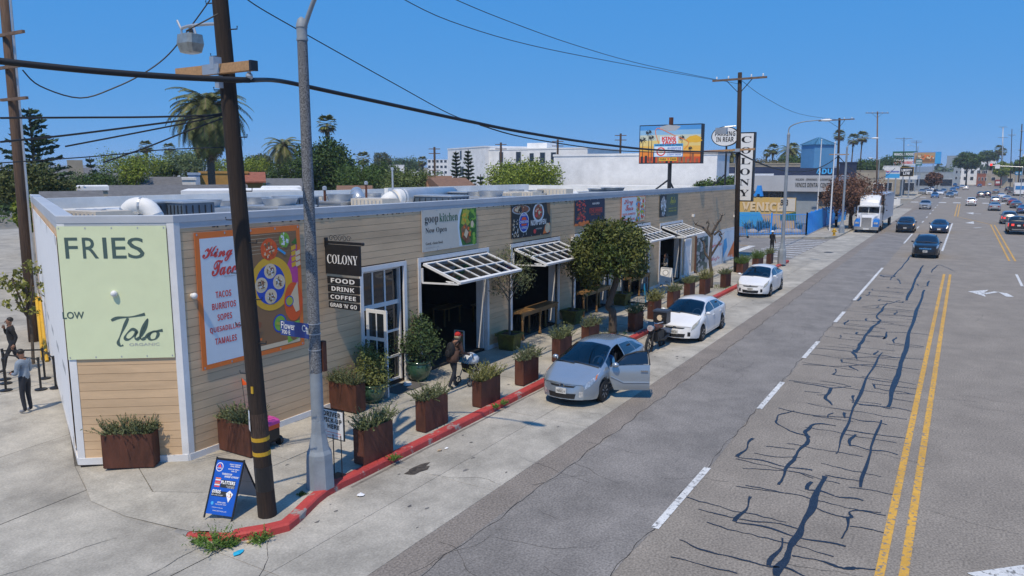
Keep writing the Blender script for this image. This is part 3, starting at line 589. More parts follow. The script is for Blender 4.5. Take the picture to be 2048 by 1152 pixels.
def vinyl(S,label,name='banner',m=k_cream,cat='banner',group=None):
 t=thing(name,S.P(.5,0),label,cat,group);b=MB();S.slab(b,-.006,.003);b.build('sheet',m,t);g=MB()
 for i in range(5):
  for y in(.015,.985):g.add([S.P(.02+.24*i+c*.006,y+d*.008*S.w/S.h,.006)for c,d in((-1,-1),(1,-1),(1,1),(-1,1))],[(0,1,2,3)])
 g.build('eyelet',m_steel,t,kind='stuff');return t
def food(S,x,y,rx,ry,ks,n=26,lay=3,size=.022):
 for i in range(n):
  a,r_=rnd.uniform(0,6.28),math.sqrt(rnd.random());S.disc(x+rx*r_*math.cos(a),y+ry*r_*math.sin(a),size*rnd.uniform(.5,1.3),size*rnd.uniform(.5,1.3)*S.w/S.h,rnd.choice(ks),lay+i*.08,6,.3)
# orange framed taco banner
S=front(388,466,609,689);t=vinyl(S,'large orange framed food banner listing tacos, burritos, sopes, quesadillas and tamales',m=k_orange,group='banners on the shop front')
S.rect(.04,.035,.425,.955,PA);S.rect(.425,.035,.96,.955,BR)
for i in range(16):S.poly([(.43,.80+i*.0095),(.95,.80+i*.0095+.004),(.95,.804+i*.0095),(.43,.803+i*.0095)],TO if i%3==0 else BR,1.4)
S.poly([(.80,.60),(.96,.88),(.96,.42),(.83,.50)],PK,1.6);S.poly([(.43,.58),(.52,.62),(.50,.36),(.43,.36)],BLU,1.6)
S.disc(.45,.76,.05,.10,BLU,1.7);S.disc(.68,.555,.215,.215,YE,1.8,32);S.disc(.67,.55,.15,.16,BLU,2.2,32)
for x,y in((.67,.655),(.755,.56),(.575,.555),(.665,.455)):
 S.disc(x,y,.062,.06,TO,2.6,18);food(S,x,y,.036,.036,(ME,BR,INK,WH),26,3,.008)
S.disc(.67,.825,.085,.085,FL,2,20,.05);food(S,.67,.825,.06,.06,(TO,OR,BR),30,2.5,.012);S.poly([(.75,.82),(.83,.77),(.84,.785),(.76,.835)],SK,3.4)
S.disc(.83,.89,.055,.06,LI,2);food(S,.83,.89,.045,.05,(WH,LI,WH),30,2.5,.012);S.poly([(.90,.86),(.96,.90),(.96,.84)],LF,2)
for i in range(7):x,y=.90+(i%2)*.045,.66+(i//2)*.045;S.poly([(x,y),(x+.05,y+.015),(x+.045,y+.05),(x-.005,y+.035)],TO if i%2 else YE,2.4+i*.05)
S.disc(.90,.38,.10,.16,FL,2,24);S.poly([(.86,.42),(.95,.54),(.96,.30),(.92,.29)],TO,2.6);S.disc(.855,.39,.045,.045,BLU,2.8);S.disc(.855,.39,.036,.036,AV,3)
S.disc(.745,.225,.07,.075,BLU,2.2);S.disc(.745,.225,.058,.062,LI,2.5);food(S,.745,.225,.045,.05,(AV,LI),14,2.7,.014);S.poly([(.82,.05),(.955,.07),(.955,.22),(.82,.20)],LI,2.2);S.disc(.89,.12,.045,.06,BR,2.5);S.poly([(.43,.04),(.52,.10),(.56,.26),(.48,.30),(.43,.25)],ME,2);food(S,.49,.17,.06,.1,(TO,BR,ME,OR),26,2.4,.018)
S.rect(.425,.04,.955,.075,TO,1.5)
S.text(SCRIPT('King'),.055,.775,.325,.895,RE,bold=.02,shear=.1);S.text(SCRIPT('Taco'),.125,.675,.35,.79,RE,bold=.02,shear=.1);S.text('RESTAURANTS, INC.',.235,.655,.40,.668,GY)
for s_,y,w in(('TACOS',.535,.075),('BURRITOS',.45,.115),('SOPES',.365,.07),('QUESADILLAS',.275,.148),('TAMALES',.19,.105)):S.text(SANSB(s_),.218-w*.93,y-.022,.218+w*.93,y+.026,RE,bold=.004)
S.done(t,m_vinyl)
# cream kitchen banner
S=front(843,421,953,489);t=vinyl(S,'cream banner with serif words and a plate of roast chicken and salad',m=k_cream,group='banners on the shop front')
pass
S.poly([(.66,.03),(.66,.2),(.63,.5),(.645,.8),(.68,.97),(1,.97),(1,.03)],PA,1);S.poly([(.72,.03),(.68,.25),(.665,.5),(.68,.78),(.72,.97),(1,.97),(1,.03)],LF,1.4)
S.poly([(.70,.60),(.74,.95),(.86,.93),(.90,.62),(.80,.5)],AV,1.8);food(S,.92,.5,.07,.45,(LF,LI,LF),40,2,.03);food(S,.79,.78,.06,.14,(AV,LI,YE),16,2.4,.026)
S.poly([(.69,.48),(.78,.60),(.90,.40),(.88,.10),(.80,.06),(.72,.2)],BR,2.6);food(S,.79,.31,.075,.22,(ME,BR,ME,OR),50,2.8,.02);S.poly([(.74,.30),(.78,.46),(.83,.36),(.79,.2)],TO,7);S.disc(.905,.56,.03,.09,TO,7)
S.text(SERIF('goop'),.05,.635,.28,.83,INK);S.text(SERIF('kitchen'),.30,.69,.635,.90,GR);S.text(SERIF('Now Open'),.06,.41,.43,.57,INK);S.text(SERIF('Good, clean food.'),.06,.15,.36,.225,INK);S.text('goopkitchen.com',.06,.06,.29,.115,GY)
S.done(t,m_vinyl)
# chicken and gyros banner
S=front(1023,411,1100,467);t=vinyl(S,'black banner with bowls of food, a blue oval badge and NOW OPEN in white',m=k_ink,group='banners on the shop front')
S.disc(.235,.85,.225,.14,GY,1,24);S.disc(.235,.86,.19,.12,ME,1.3,24);food(S,.235,.86,.15,.07,(ME,BR,INK,TO),30,1.6,.03);S.rect(0,.98,1,1,INK,5)
S.disc(.68,.72,.15,.30,PA,1,24);S.disc(.68,.73,.115,.24,ME,1.3,24);food(S,.68,.73,.09,.2,(ME,BR,TO,RE),40,1.6,.022);S.poly([(.80,.02),(.86,.3),(1,.36),(1,.05)],OR,1.2);S.disc(.93,.2,.07,.16,TO,1.4);S.poly([(.90,1),(1,1),(1,.55),(.93,.7)],BR,1.2)
for i in range(60):x,y=rnd.uniform(.01,.36),rnd.uniform(.03,.55);S.rect(x,y,x+.015,y+rnd.uniform(.02,.08),rnd.choice((GY,PA,TO)),1.5+i*.01)
S.disc(.58,.14,.035,.07,RE,3);S.disc(.30,.46,.125,.31,PA,3,28);S.disc(.30,.46,.11,.28,BLU,3.4,28);S.poly([(.22,.5),(.26,.62),(.34,.62),(.38,.5),(.36,.36),(.24,.36)],FL,3.8);S.rect(.18,.42,.42,.53,BLU,4.2);S.text(SANSB('CHICKEN'),.19,.435,.41,.515,WH,5);S.text(SANSB('GYROS'),.235,.26,.365,.335,WH,5)
S.text(SANSB('FAMOUS'),.225,.655,.375,.72,WH,5);S.text(SANSB('NOW OPEN'),.47,.33,.88,.50,WH,5,bold=.006);S.text('WWW.GETGYROS.COM',.60,.19,.76,.235,WH,5);S.done(t,m_vinyl)
# dark red banner
S=front(1150,401,1209,444);t=vinyl(S,'near black banner with a dark red pattern and NOW OPEN above a red box',m=k_deep,group='banners on the shop front')
for i in range(70):x,y=rnd.uniform(.06,.34),rnd.uniform(.2,.95);S.disc(x,y,.035*rnd.uniform(.4,1),.05*rnd.uniform(.4,1),rnd.choice((RE,ME,RE,INK)),1+i*.03,7,.4)
for i in range(14):S.disc(rnd.uniform(.02,.45),rnd.uniform(.02,.12),.05,.06,OR,3.2+i*.03,7,.4)
S.text(SANSB('NOW OPEN'),.56,.78,.80,.86,WH,4);S.rect(.47,.44,.90,.64,RE,3.6);S.rect(.485,.455,.885,.625,INK,3.8);S.text(SANSB('THE ORDER'),.50,.48,.87,.60,RE,5);S.text('EAT  WELL',.52,.345,.84,.40,OR,5);S.done(t,m_vinyl)
# small taco banner
S=front(1243,395,1290,441);t=vinyl(S,'small white taco banner with a strip of plates down its right side',m=k_orange,group='banners on the shop front')
S.rect(.02,.02,.60,.98,PA,.8);S.rect(.60,.02,.98,.98,TO,.8)
for i in range(9):x,y=.69+(i%2)*.19,.1+i*.1;S.disc(x,y,.11,.085,WH if i%3 else SK,1.2+i*.1);food(S,x,y,.07,.055,(OR,RE,YE,BR,LI),9,1.4+i*.1,.03)
S.text(SCRIPT('King'),.10,.66,.46,.92,RE,3,bold=.012);S.text(SCRIPT('Taco'),.16,.48,.48,.70,RE,3,bold=.012);S.text(SANSB('TACOS, BURRITOS'),.05,.29,.57,.38,RE,3);S.text(SANSB('SOPES & MORE'),.07,.09,.55,.18,RE,3);S.done(t,m_vinyl)
# dark green banner
S=front(1320,390,1355,430);t=vinyl(S,'dark green banner with white leaf drawing and lime script',m=k_slate,group='banners on the shop front')
S.rect(0,0,.36,1,INK,.8);S.poly([(.05,.55),(.12,.82),(.25,.86),(.34,.6),(.28,.42),(.30,.12),(.2,.03),(.12,.1),(.14,.42)],GY,1.4);food(S,.2,.5,.12,.36,(PA,GY,SL_,PA),40,1.8,.035)
S.text(SCRIPT('Talo'),.55,.58,.86,.88,AV,3,bold=.01);S.text('ORGANIC',.60,.52,.82,.56,AV,3);S.text(SANSB('HEALTHY, FAST'),.48,.32,.92,.38,AV,3);S.text(SANSB('ORGANIC FOOD'),.48,.20,.92,.27,AV,3);S.done(t,m_vinyl)
# pale green banner on the splayed corner
a=R0+chn*.05;d_=-chd;w0=chl
zt,zb=onV(200,452,R0,L0).z,onV(200,717,R0,L0).z
S=Sign(Vector((L0 .x,L0 .y,zb))+chn*.05-d_*.02,d_,(0,0,1),w0-.12,zt-zb);t=vinyl(S,'large pale green FRIES banner on the splayed corner of the building',m=k_pale,group='banners on the shop front')
[S.tpx(c_,u_-w_,475,u_+w_,517,SL_,bold=.004)for c_,u_,w_ in(('F',143,11),('R',181,14),('I',210,2.3),('E',238,12.5),('S',272,15))];S.tpx('LOW',126,623,168,638,SL_,bold=.02);S.tpx('ORGANIC',259,685,319,692,GY)
Z=lambda p:[S.px(x/2.881,380+y/2.881)for x,y in p]
def brush(p,w=.022):q=smooth_path([Vector((x,y))for x,y in Z(p)],5);S.stroke(q,[w*(.75+.35*math.sin(i*.5))for i in range(len(q))],SL_)
brush([(642,752),(680,736),(760,730),(836,715)]);brush([(738,738),(715,790),(690,850),(682,880),(695,898),(711,893)]);brush([(792,815),(762,802),(728,832),(722,856),(745,860),(775,836),(790,815),(778,850),(792,859),(812,843)]);brush([(812,843),(842,785),(852,742),(828,785),(808,840),(818,860),(838,852)]);brush([(838,852),(860,828),(890,812),(912,826),(898,856),(868,862),(858,842),(882,818),(938,808)])
S.done(t,m_vinyl)
# long white banner along the side wall
p=L0+sdn*.05;S=Sign(Vector((L0 .x,L0 .y,.4))+sdn*.05+SD*16.3,-SD,(0,0,1),16,4.75);t=vinyl(S,'long white banner running along the side street wall',m=k_white)
for i in range(6):S.rect(.06+i*.16,.3,.13+i*.16,.34,GY)
S.done(t,m_vinyl)
# posters on the white hoarding
for u0,v0,u1,v1,lab,knd in((1393,477,1413,536,'dark photograph poster at the left of the white hoarding',0),(1417,480,1443,528,'white poster with red script on the hoarding behind the bare tree',1),(1447,464,1471,519,'pale blue poster with an orange shape at the right end of the hoarding',2)):
 S=front(u0,v0,u1,v1);S.o.y-=.03;t=vinyl(S,lab,'poster',(k_slate,k_white,k_paper)[knd],'poster','posters on the white hoarding')
 if knd==0:
  for i in range(60):x,y=rnd.uniform(.05,.95),rnd.uniform(.02,.98);S.disc(x,y,.1,.05,rnd.choice((GY,INK,SL_,GY)),1+i*.03,7,.4)
 elif knd==1:S.text(SCRIPT('Sticky Rice'),.08,.62,.9,.86,RE,bold=.012);S.text(SCRIPT('Cafe'),.2,.18,.8,.36,RE);S.text('NOW OPEN',.25,.08,.85,.13,GY)
 else:S.poly([(.3,.2),(.9,.75),(1,.7),(1,.3),(.95,.1)],OR,1);S.poly([(0,.2),(.3,.5),(.2,.8),(0,.75)],SK,1);S.text(SANSB('COME SEE US'),.08,.14,.7,.22,WH);S.rect(.02,.02,.98,.1,GY,1.5)
 S.done(t,m_vinyl)
# projecting shop sign
xs_=onY(650,481,F).x;yr=onX(724,489,xs_).y;zb_=onX(700,487,xs_).z
t=thing('hanging_sign',Vector((xs_,F,zb_)),'black hanging sign in white serif capitals with four smaller panels under a scrolled wall bracket','sign')
b=MB();b.box((xs_,(F+yr)/2,zb_),(.06,F-yr,.07));b.box((xs_,F-.03,zb_),(.1,.06,.24));b.ball((xs_,yr-.03,zb_),.045)
b.build('bracket',m_black,t);b=MB()
for i in range(5):
 y=F-.22-i*.155;s_=1 if i%2 else-1
 b.tube([(xs_,y+s_*(.02+.065*(1-k/14))*math.cos(k*.62),zb_+.115+(.02+.065*(1-k/14))*math.sin(k*.62))for k in range(14)],.008,5)
b.build('scrollwork',m_black,t)
b=MB()
for k in(.2,.75):b.tube([(xs_,F-.1-k,zb_),(xs_,F-.1-k,zb_-.1)],.01,5)
b.build('hook',m_steel,t)
def hang(u0,v0,u1,v1,s_,name,tu,bold=0,ser=False):
 a,c=onX(u0,v0,xs_),onX(u1,v1,xs_);S=Sign((xs_-.03,a.y,c.z),(0,-1,0),(0,0,1),a.y-c.y,a.z-c.z)
 b=MB();S.slab(b,-.06,0);pn=b.build(name,m_black,t);S.lay=.003
 S.text(SERIF(s_)if ser else SANSB(s_),*tu,0,bold=bold);S.t.build('lettering',m_wpaint,pn)
hang(651,488,722,553,'COLONY','sign_panel',(.06,.36,.94,.67),ser=True)
for i,(s_,w)in enumerate((('FOOD',.38),('DRINK',.37),('COFFEE',.42),("GRAB 'N' GO",.45))):hang(656+i,552+i*16.6,719,573+i*16.3,s_,'sign_slat',(.5-w,.2,.5+w,.82),.004)
# round wall lamps
for(u,v),lab in(((232,586),'small white round lamp in the middle of the green banner'),((383,591),'small white round lamp between the corner board and the orange banner')):
 p=onV(u,v,R0,L0)if u<300 else onY(u,v,F);n_=chn if u<300 else nF;t=thing('wall_lamp',p,lab,'lamp','round lamps on the corner')
 b=MB();b.ball(p+n_*.1,.07,12,8);b.build('globe',m_wpaint,t,smooth=True);b=MB();b.tube([p,p+n_*.06],.05,10);b.build('mount',m_wpaint,t)
for(u,v),lab in(((1384,431),'small white floodlight high on the clapboards above the white door'),((1467,432),'small floodlight by the far end of the clapboards'),((1143,478),'small white floodlight left of the leafy tree crown')):
 p=onY(u,v,F);t=thing('floodlight',p,lab,'lamp');b=MB();b.box(p+nF*.09,(.2,.14,.14));b.build('head',m_wpaint,t);b=MB();b.tube([p,p+nF*.05],.03,6);b.build('mount',m_wpaint,t)
# ================================================================== roof plant
zr=4.98
def roofpt(u,d):p=at(u,400,d);return Vector((p.x,p.y,zr))
def hv(u,d):return roofpt(u,d)
RG='air handling units on the roof'
def fan_unit(u,d,vtop,w,lab,dark=False,twin=False):
 p=roofpt(u,d);ht=zat(p.x,p.y,vtop)-zr;t=thing('rooftop_fan_unit',p,lab,'rooftop unit',RG);b=MB();q=w/2
 b.box(p+Vector((0,0,ht*.27)),(w,w,ht*.5));b.box(p+Vector((0,0,ht*.55)),(w+.1,w+.1,.06));b.build('casing',m_steel if not dark else mat('dark blue casing',(.10,.14,.19),.5,.3),t)
 b=MB();b.lathe([(q*.55,ht*.56),(q*.62,ht*.6),(q*.72,ht*.97),(q*.78,ht),(q*.6,ht),(q*.55,ht*.7),(.02,ht*.7)],p,18);b.build('fan_cowl',m_steel,t,smooth=True,auto=30)
def cond_unit(u,d,vtop,w,lab,dep=1.1,cap=True):
 p=roofpt(u,d);ht=zat(p.x,p.y,vtop)-zr;t=thing('rooftop_unit',p,lab,'rooftop unit',RG);b=MB();b.box(p+Vector((0,0,ht/2)),(dep,w,ht));b.build('casing',mat('dark blue casing',(.10,.14,.19),.5,.3),t)
 b=MB()
 for i in range(9):b.box(p+Vector((-dep/2-.012,-w*.45+w*.9*i/8,ht*.5)),(.02,.03,ht*.75))
 for i in range(5):b.box(p+Vector((-dep*.4+dep*.8*i/4,-w/2-.012,ht*.5)),(.03,.02,ht*.75))
 b.build('louvre_bars',m_black,t,kind='stuff')
 b=MB();b.box(p+Vector((0,0,ht+.02)),(dep+.06,w+.06,.05));b.build('lid',m_steel,t);b=MB();b.box(p+Vector((-dep/2-.03,w*.36,ht*.55)),(.05,.2,.32));b.build('control_box',m_wpaint,t)
cond_unit(316,26,404,1.5,'dark air conditioning box right of the bent white duct');cond_unit(366,25.5,404,1.5,'dark blue air conditioning box second from the bent white duct')
fan_unit(409,27,399,1.5,'grey roof fan left of the near wooden pole');fan_unit(445,28.5,401,1.3,'grey roof fan partly behind the near wooden pole');fan_unit(510,30,394,1.4,'small fan unit just right of the wooden pole',);fan_unit(560,28,396,1.7,'wide drum fan on a white tray between the poles');cond_unit(592,30,394,1.3,'dark air conditioning box beside the street lamp');fan_unit(628,33,392,1.2,'grey roof fan half behind the street lamp')
fan_unit(680,31,388,1.5,'roof fan with a blue bag on its tray');fan_unit(746,40,386,1.3,'low roof fan in front of the hedge trees');fan_unit(957,37,383,1.5,'left one of two tall drum fans side by side');fan_unit(982,36,381,1.7,'right one of two tall drum fans side by side');fan_unit(1033,44,379,1.3,'small round fan over the parapet near the green tree');fan_unit(1072,47,380,1.4,'low drum fan before the blue grey wall')
cond_unit(870,32,392,2.6,'long dark louvred air conditioner under the grey duct',1.3);cond_unit(922,38,385,1.8,'dark twin box unit between duct and drum fans');fan_unit(1197,50,377,2.0,'wide low roof fan in front of the white box building');fan_unit(1225,50,375,2.2,'dark topped drum fan right of the wide low fan',True)
m_duct=mat('duct metal',(.50,.53,.56),.38,.6,var=.06,scale=2);m_wduct=mat('white duct wrap',(.78,.77,.74),.6,var=.05,scale=4,bump=.2)
def duct(name,pts,r_,m,lab,rings=0):
 t=thing(name,pts[0],lab,'duct','ducts on the roof');b=MB();sp=smooth_path(pts,5)if len(pts)>2 else[Vector(p)for p in pts];b.tube(sp,r_,14);b.build('pipe',m,t,smooth=True)
 b=MB()
 for i in range(1,len(sp),max(1,len(sp)//4)):
  d=(sp[i]-sp[i-1]).normalized();b.tube([sp[i]-d*.03,sp[i]+d*.03],r_*1.05,14)
 b.build('collar',m_steel,t)
p=roofpt(252,24);q_=Vector((.5,-.86,0));z1=zat(p.x,p.y,413)
duct('bent_duct',[p+Vector((0,0,-.1)),p+Vector((0,0,(z1-zr)*.55)),Vector((p.x,p.y,z1))+q_*.2,Vector((p.x,p.y,z1-.02))+q_*.6,Vector((p.x,p.y,z1-.35))+q_*.82,p+q_*.85],.24,m_wduct,'white bent duct elbow behind the green banner')
p=roofpt(775,31);z1=zat(p.x,p.y,397);a=at(903,388,40)
duct('bent_duct',[p+Vector((0,0,0)),p+Vector((0,0,(z1-zr)*.6)),Vector((p.x,p.y,z1))+Vector((.35,-.1,0)),Vector((p.x,p.y,z1))+Vector((.8,-.15,.02))],.36,m_wduct,'white elbow joining the long grey roof duct')
duct('long_duct',[Vector((p.x+.8,p.y-.15,z1+.02)),a],.36,m_duct,'long round grey duct sloping up to the right over the roof')
p=roofpt(718,33);duct('bent_duct',[p,p+Vector((0,0,.4)),p+Vector((.3,.4,.6)),p+Vector((1.4,1.4,.62))],.26,m_duct,'grey corrugated elbow left of the white elbow')
p=roofpt(158,23.5);duct('long_duct',[p+Vector((.15,.35,.34)),p+Vector((.2,-.75,.34))],.2,m_duct,'short grey duct at the left end of the roof')
for u,d,w,lab in((192,23,1.6,'low tan crate on the roof near the left corner'),(640,33,1.2,'low cream louvred box behind the street lamp'),(750,30,1.6,'low cream tray in front of the white elbow'),(1010,38,1.4,'cream slatted box right of the drum fans'),(1048,40,1.6,'cream cage box right of the slatted box'),(1110,47,2.0,'flat tan box before the blue grey wall')):
 p=roofpt(u,d);t=thing('rooftop_box',p,lab,'rooftop box','low boxes on the roof');b=MB();b.box(p+Vector((0,0,.26)),(1.0,w,.52));b.build('casing',mat('cream casing',(.58,.52,.43),.7,var=.08),t);b=MB()
 for i in range(8):b.box(p+Vector((-.51,-w*.42+w*.84*i/7,.28)),(.02,.04,.36))
 b.build('slat_front',m_steel,t,kind='stuff')
for u,v0,d,lab in((650,380,31,'short dark vent pipe on the roof right of the street lamp'),(733,369,36,'thin brown vent pipe between the roof fans'),(786,340,44,'tall thin steel mast behind the white elbow')):
 p=roofpt(u,d);t=thing('vent_pipe',p,lab,'pipe');b=MB();z1=zat(p.x,p.y,v0);b.tube([p,(p.x,p.y,z1)],.05,8);b.build('pipe',m_steel if d==44 else m_rust,t);b=MB();b.lathe([(.08,z1),(.09,z1+.12),(.02,z1+.16)],(p.x,p.y,0),8);b.build('cap',m_steel,t)
# low white kerb across the roof, seen behind the plant
b=MB();b.box((46,F+17,zr+.25),(18,.3,.6));b.build('roof_upstand',m_roofw,Bd)
# ================================================================== roof signs
p=Vector((46.5,16.6,zr));S0=onX(1283,253,46.5);S1=onX(1402,325,46.5)
t=thing('billboard',p,'lit picture billboard with a painted sunset, palms and a taco restaurant sign','billboard')
S=Sign((46.3,S0 .y,S1 .z),(0,-1,0),(0,0,1),S0 .y-S1 .y,S0 .z-S1 .z);b=MB();S.slab(b,-.55,-.01,-.012,1.012,-.025,1.025);b.build('cabinet',m_black,t)
b=MB();yc=(S0 .y+S1 .y)/2+.05;zt=onX(1335,235,46.5).z;b.tube([(46.6,yc,zr),(46.6,yc,S1 .z)],.13,10);b.build('post',m_black,t)
b=MB();b.tube([(46.6,yc,S0 .z),(46.6,yc,zt)],.14,10);b.build('post_top',m_rust,t);b=MB()
for y in(-1.3,.3):b.bar((46.6,yc,zr+1.1),(46.6,yc+1.4*(1 if y<0 else 0)+.1,zr),.09)
b.bar((46.6,yc,zr+1.0),(47.6,yc-.2,zr),.09);b.build('brace',m_black,t)
bands=[(.0,(.45,.05,.02)),(.16,(.62,.10,.02)),(.3,(.75,.32,.04)),(.45,(.72,.48,.10)),(.6,(.62,.52,.26)),(.75,(.35,.50,.55)),(.88,(.10,.32,.60)),(1,(.04,.20,.50))]
bm_=[]
for i in range(7):
 S.k=i
 c=tuple((bands[i][1][j]+bands[i+1][1][j])/2 for j in range(3));bm_.append(K('sunset %d'%i,c,.4))
 S.a.mat(i).add([S.P(x,y,.002)for x,y in((0,bands[i][0]),(1,bands[i][0]),(1,bands[i+1][0]),(0,bands[i+1][0]))],[(0,1,2,3)])
mm=bm_+m_vinyl;o7=7
def palm2d(x,y0,y1,s_):
 S.poly([(x-.006,y0),(x+.006,y0),(x+.004,y1),(x-.004,y1)],INK+o7,2)
 for k in range(9):a=k*.7;S.poly([(x,y1),(x+s_*math.cos(a)*.6-.01,y1+s_*math.sin(a)*.9+.03),(x+s_*math.cos(a),y1+s_*1.5*math.sin(a)-.02)],INK+o7,2.2+k*.02)
for x,y,s_ in((.05,.62,.07),(.15,.82,.06),(.2,.68,.05),(.70,.66,.05),(.84,.38,.035)):palm2d(x,.05,y,s_)
S.disc(.5,.93,.16,.09,GY+o7,1.3,14,.2);S.disc(.9,.62,.12,.1,YE+o7,1.3,14,.2)
for i in range(14):S.rect(.02+i*.07,.0,.06+i*.07,rnd.uniform(.1,.28),rnd.choice((INK,ME,BR))+o7,1.6)
q=smooth_path([Vector(p_)for p_ in((.32,.52),(.26,.82),(.29,.93),(.36,.90),(.56,.74),(.78,.58),(.80,.48),(.74,.36))],6);S.stroke(q,.018,OR+o7,2.6,S.a)
S.rect(.34,.5,.64,.71,PA+o7,3);S.rect(.24,.16,.72,.51,SK+o7,3.2);S.rect(.25,.17,.71,.44,PA+o7,3.4);S.rect(.33,.05,.63,.14,YE+o7,3.4);S.disc(.36,.3,.075,.12,RE+o7,3.7);S.disc(.36,.3,.055,.085,WH+o7,3.9);S.disc(.36,.3,.03,.05,TO+o7,4.1)
S.text(SANSB('KING'),.37,.60,.60,.70,RE+o7,5,bold=.03);S.text(SANSB('TACO'),.37,.50,.61,.595,RE+o7,5,bold=.03);S.text(SANSB('THE BEST FOOD IN TOWN'),.255,.45,.705,.495,INK+o7,5)
for i,s_ in enumerate(('BURRITOS','TACOS AND','AL PASTOR','& SOFT TACOS')):S.text(SANSB(s_),.47,.37-i*.058,.69,.41-i*.058,BLU+o7,5)
S.text(SANSB('PARK'),.345,.07,.45,.12,INK+o7,5);S.text(SANSB('PARK'),.52,.07,.62,.12,INK+o7,5);S.poly([(.46,.12),(.51,.12),(.485,.06)],RE+o7,4);S.done(t,mm)
# oval parking sign
X_=54.0;c=onX(1451,273,X_);e=onX(1479,273,X_);rw=c.y-e.y;rh=c.z-onX(1451,293,X_).z
t=thing('oval_sign',Vector((X_,c.y,zr)),'white oval PARKING IN REAR sign on a thin roof post','sign');b=MB()
ov=lambda k,x:[Vector((x,c.y+rw*k*math.cos(a),c.z+rh*k*math.sin(a)))for a in(2*math.pi*i/28 for i in range(28))]
b.loop([ov(1,X_-.12),ov(1,X_+.12)]);b.build('rim',m_black,t);b=MB();b.loop([ov(.93,X_-.15),ov(.93,X_-.13)]);b.build('face',m_wpaint,t)
S=Sign((X_-.155,c.y+rw,c.z-rh),(0,-1,0),(0,0,1),2*rw,2*rh);S.text(SANSB('PARKING'),.14,.52,.87,.75,0);S.text(SANSB('IN REAR'),.19,.24,.82,.47,0);S.t.build('lettering',m_black,t)
b=MB();b.tube([(X_,c.y-.1,zr),(X_,c.y-.1,c.z-rh)],.07,8);b.bar((X_,c.y-.1,zr+1.4),(X_+.1,c.y+1.4,zr),.08);b.build('post',m_black,t)
# tall vertical sign at the far end
X_=57.2;a,e=onX(1480,266,X_),onX(1502,402,X_);t=thing('vertical_sign',Vector((X_,a.y,e.z)),'tall narrow white vertical sign with one letter below another at the end of the hall','sign')
S=Sign((X_,a.y+.25,e.z),(0,-1,0),(0,0,1),a.y+.25-e.y,a.z-e.z);b=MB();S.slab(b,-.5,-.02,-.02,1.05,-.01,1.01);b.build('cabinet',m_black,t);b=MB();S.slab(b,-.02,0,.02,.98,.008,.992);b.build('face',m_wpaint,t)
for i,ch_ in enumerate('COLONY'):S.text(SERIF(ch_),.30,.855-i*.157,.86,.95-i*.157,0)
S.t.build('lettering',m_black,t);b=MB();b.bar((X_+.25,a.y+.25,e.z+1.2),(XE-.1,F+.4,ZW-.6),.1);b.bar((X_+.25,a.y+.25,e.z+.3),(XE-.1,F+.4,3.9),.1);b.build('bracket',m_black,t)
# ================================================================== plants: leaves, sprigs, crowns
nr=np.random.default_rng(11)
def leafm(n,c,c2=None,isl=.35):
 c=tuple(x*1.25 for x in c);c2=tuple(x*1.25 for x in c2)if c2 else None
 return mat(n,c,.6,var=.25,scale=1.2,c2=c2,island=isl,spec=.25)
l_shrub=leafm('shrub leaves',(.165,.18,.075),(.085,.105,.042),.5);l_dry=leafm('dry shrub leaves',(.24,.20,.12),(.13,.13,.06));l_tree=leafm('street tree leaves',(.115,.115,.028),(.042,.068,.016),.5);l_olive=leafm('olive leaves',(.13,.145,.07),(.07,.085,.035))
l_bay=leafm('bay leaves',(.075,.115,.045),(.04,.065,.022));l_green=leafm('tree leaves',(.085,.135,.03),(.045,.08,.016));l_bright=leafm('bright tree leaves',(.19,.23,.03),(.11,.15,.02));l_darkg=leafm('dark tree leaves',(.06,.10,.022),(.03,.058,.012));l_grey=leafm('grey green leaves',(.10,.115,.06),(.06,.075,.035))
l_red=leafm('russet leaves',(.17,.085,.055),(.10,.055,.035));l_palm=leafm('palm fronds',(.15,.15,.045),(.07,.085,.022));l_palmdry=leafm('dry palm fronds',(.19,.13,.07),(.10,.07,.035));l_pine=leafm('pine needles',(.04,.07,.03),(.02,.038,.018));l_weed=leafm('weed leaves',(.12,.20,.04),(.06,.11,.02));l_agave=leafm('agave leaves',(.09,.15,.13),(.05,.10,.08))
m_bark=mat('bark',(.11,.085,.065),.9,var=.2,scale=8,bump=.8,bscale=25,stretch=(2,2,.5));m_bark2=mat('grey bark',(.17,.15,.13),.9,var=.2,scale=8,bump=.6,stretch=(2,2,.5));m_palmtr=mat('palm trunk',(.15,.12,.09),.95,var=.25,scale=6,bump=.8,stretch=(1,1,4))
def unit(n):v=nr.normal(size=(n,3));return v/np.linalg.norm(v,axis=1,keepdims=True)
def leafq(P,size,asp=.45,axis=None,tilt=1.0):
 P=np.asarray(P,dtype=float);n=len(P);t=unit(n)*tilt
 if axis is not None:t=t+axis
 t/=np.linalg.norm(t,axis=1,keepdims=True)+1e-9;b=np.cross(t,unit(n));b/=np.linalg.norm(b,axis=1,keepdims=True)+1e-9
 s=(np.asarray(size)*nr.uniform(.7,1.3,n))[:,None];t=t*s;b=b*s*asp
 return np.stack([P-t,P+b,P+t,P-b],1)
def sprigs(wx,wy,z,n,L_,leaf,per=14,spread=.7,up=1.0):
 A=[]
 for i in range(n):
  p=np.array([nr.uniform(-wx,wx),nr.uniform(-wy,wy),z]);d=np.array([p[0]/wx*spread+nr.normal()*.35,p[1]/wy*spread*.8+nr.normal()*.35,up+nr.normal()*.15]);d/=np.linalg.norm(d);L=L_*nr.uniform(.45,1.15)
  bend=np.array([nr.normal()*.1,nr.normal()*.1,-.35*nr.random()])
  for k in range(per):
   t=(k+.5)/per;q=p+d*L*t+bend*L*t*t;A.append((q,d))
 return leafq([a[0]for a in A],leaf,.32,np.array([a[1]for a in A])*.7,.75)
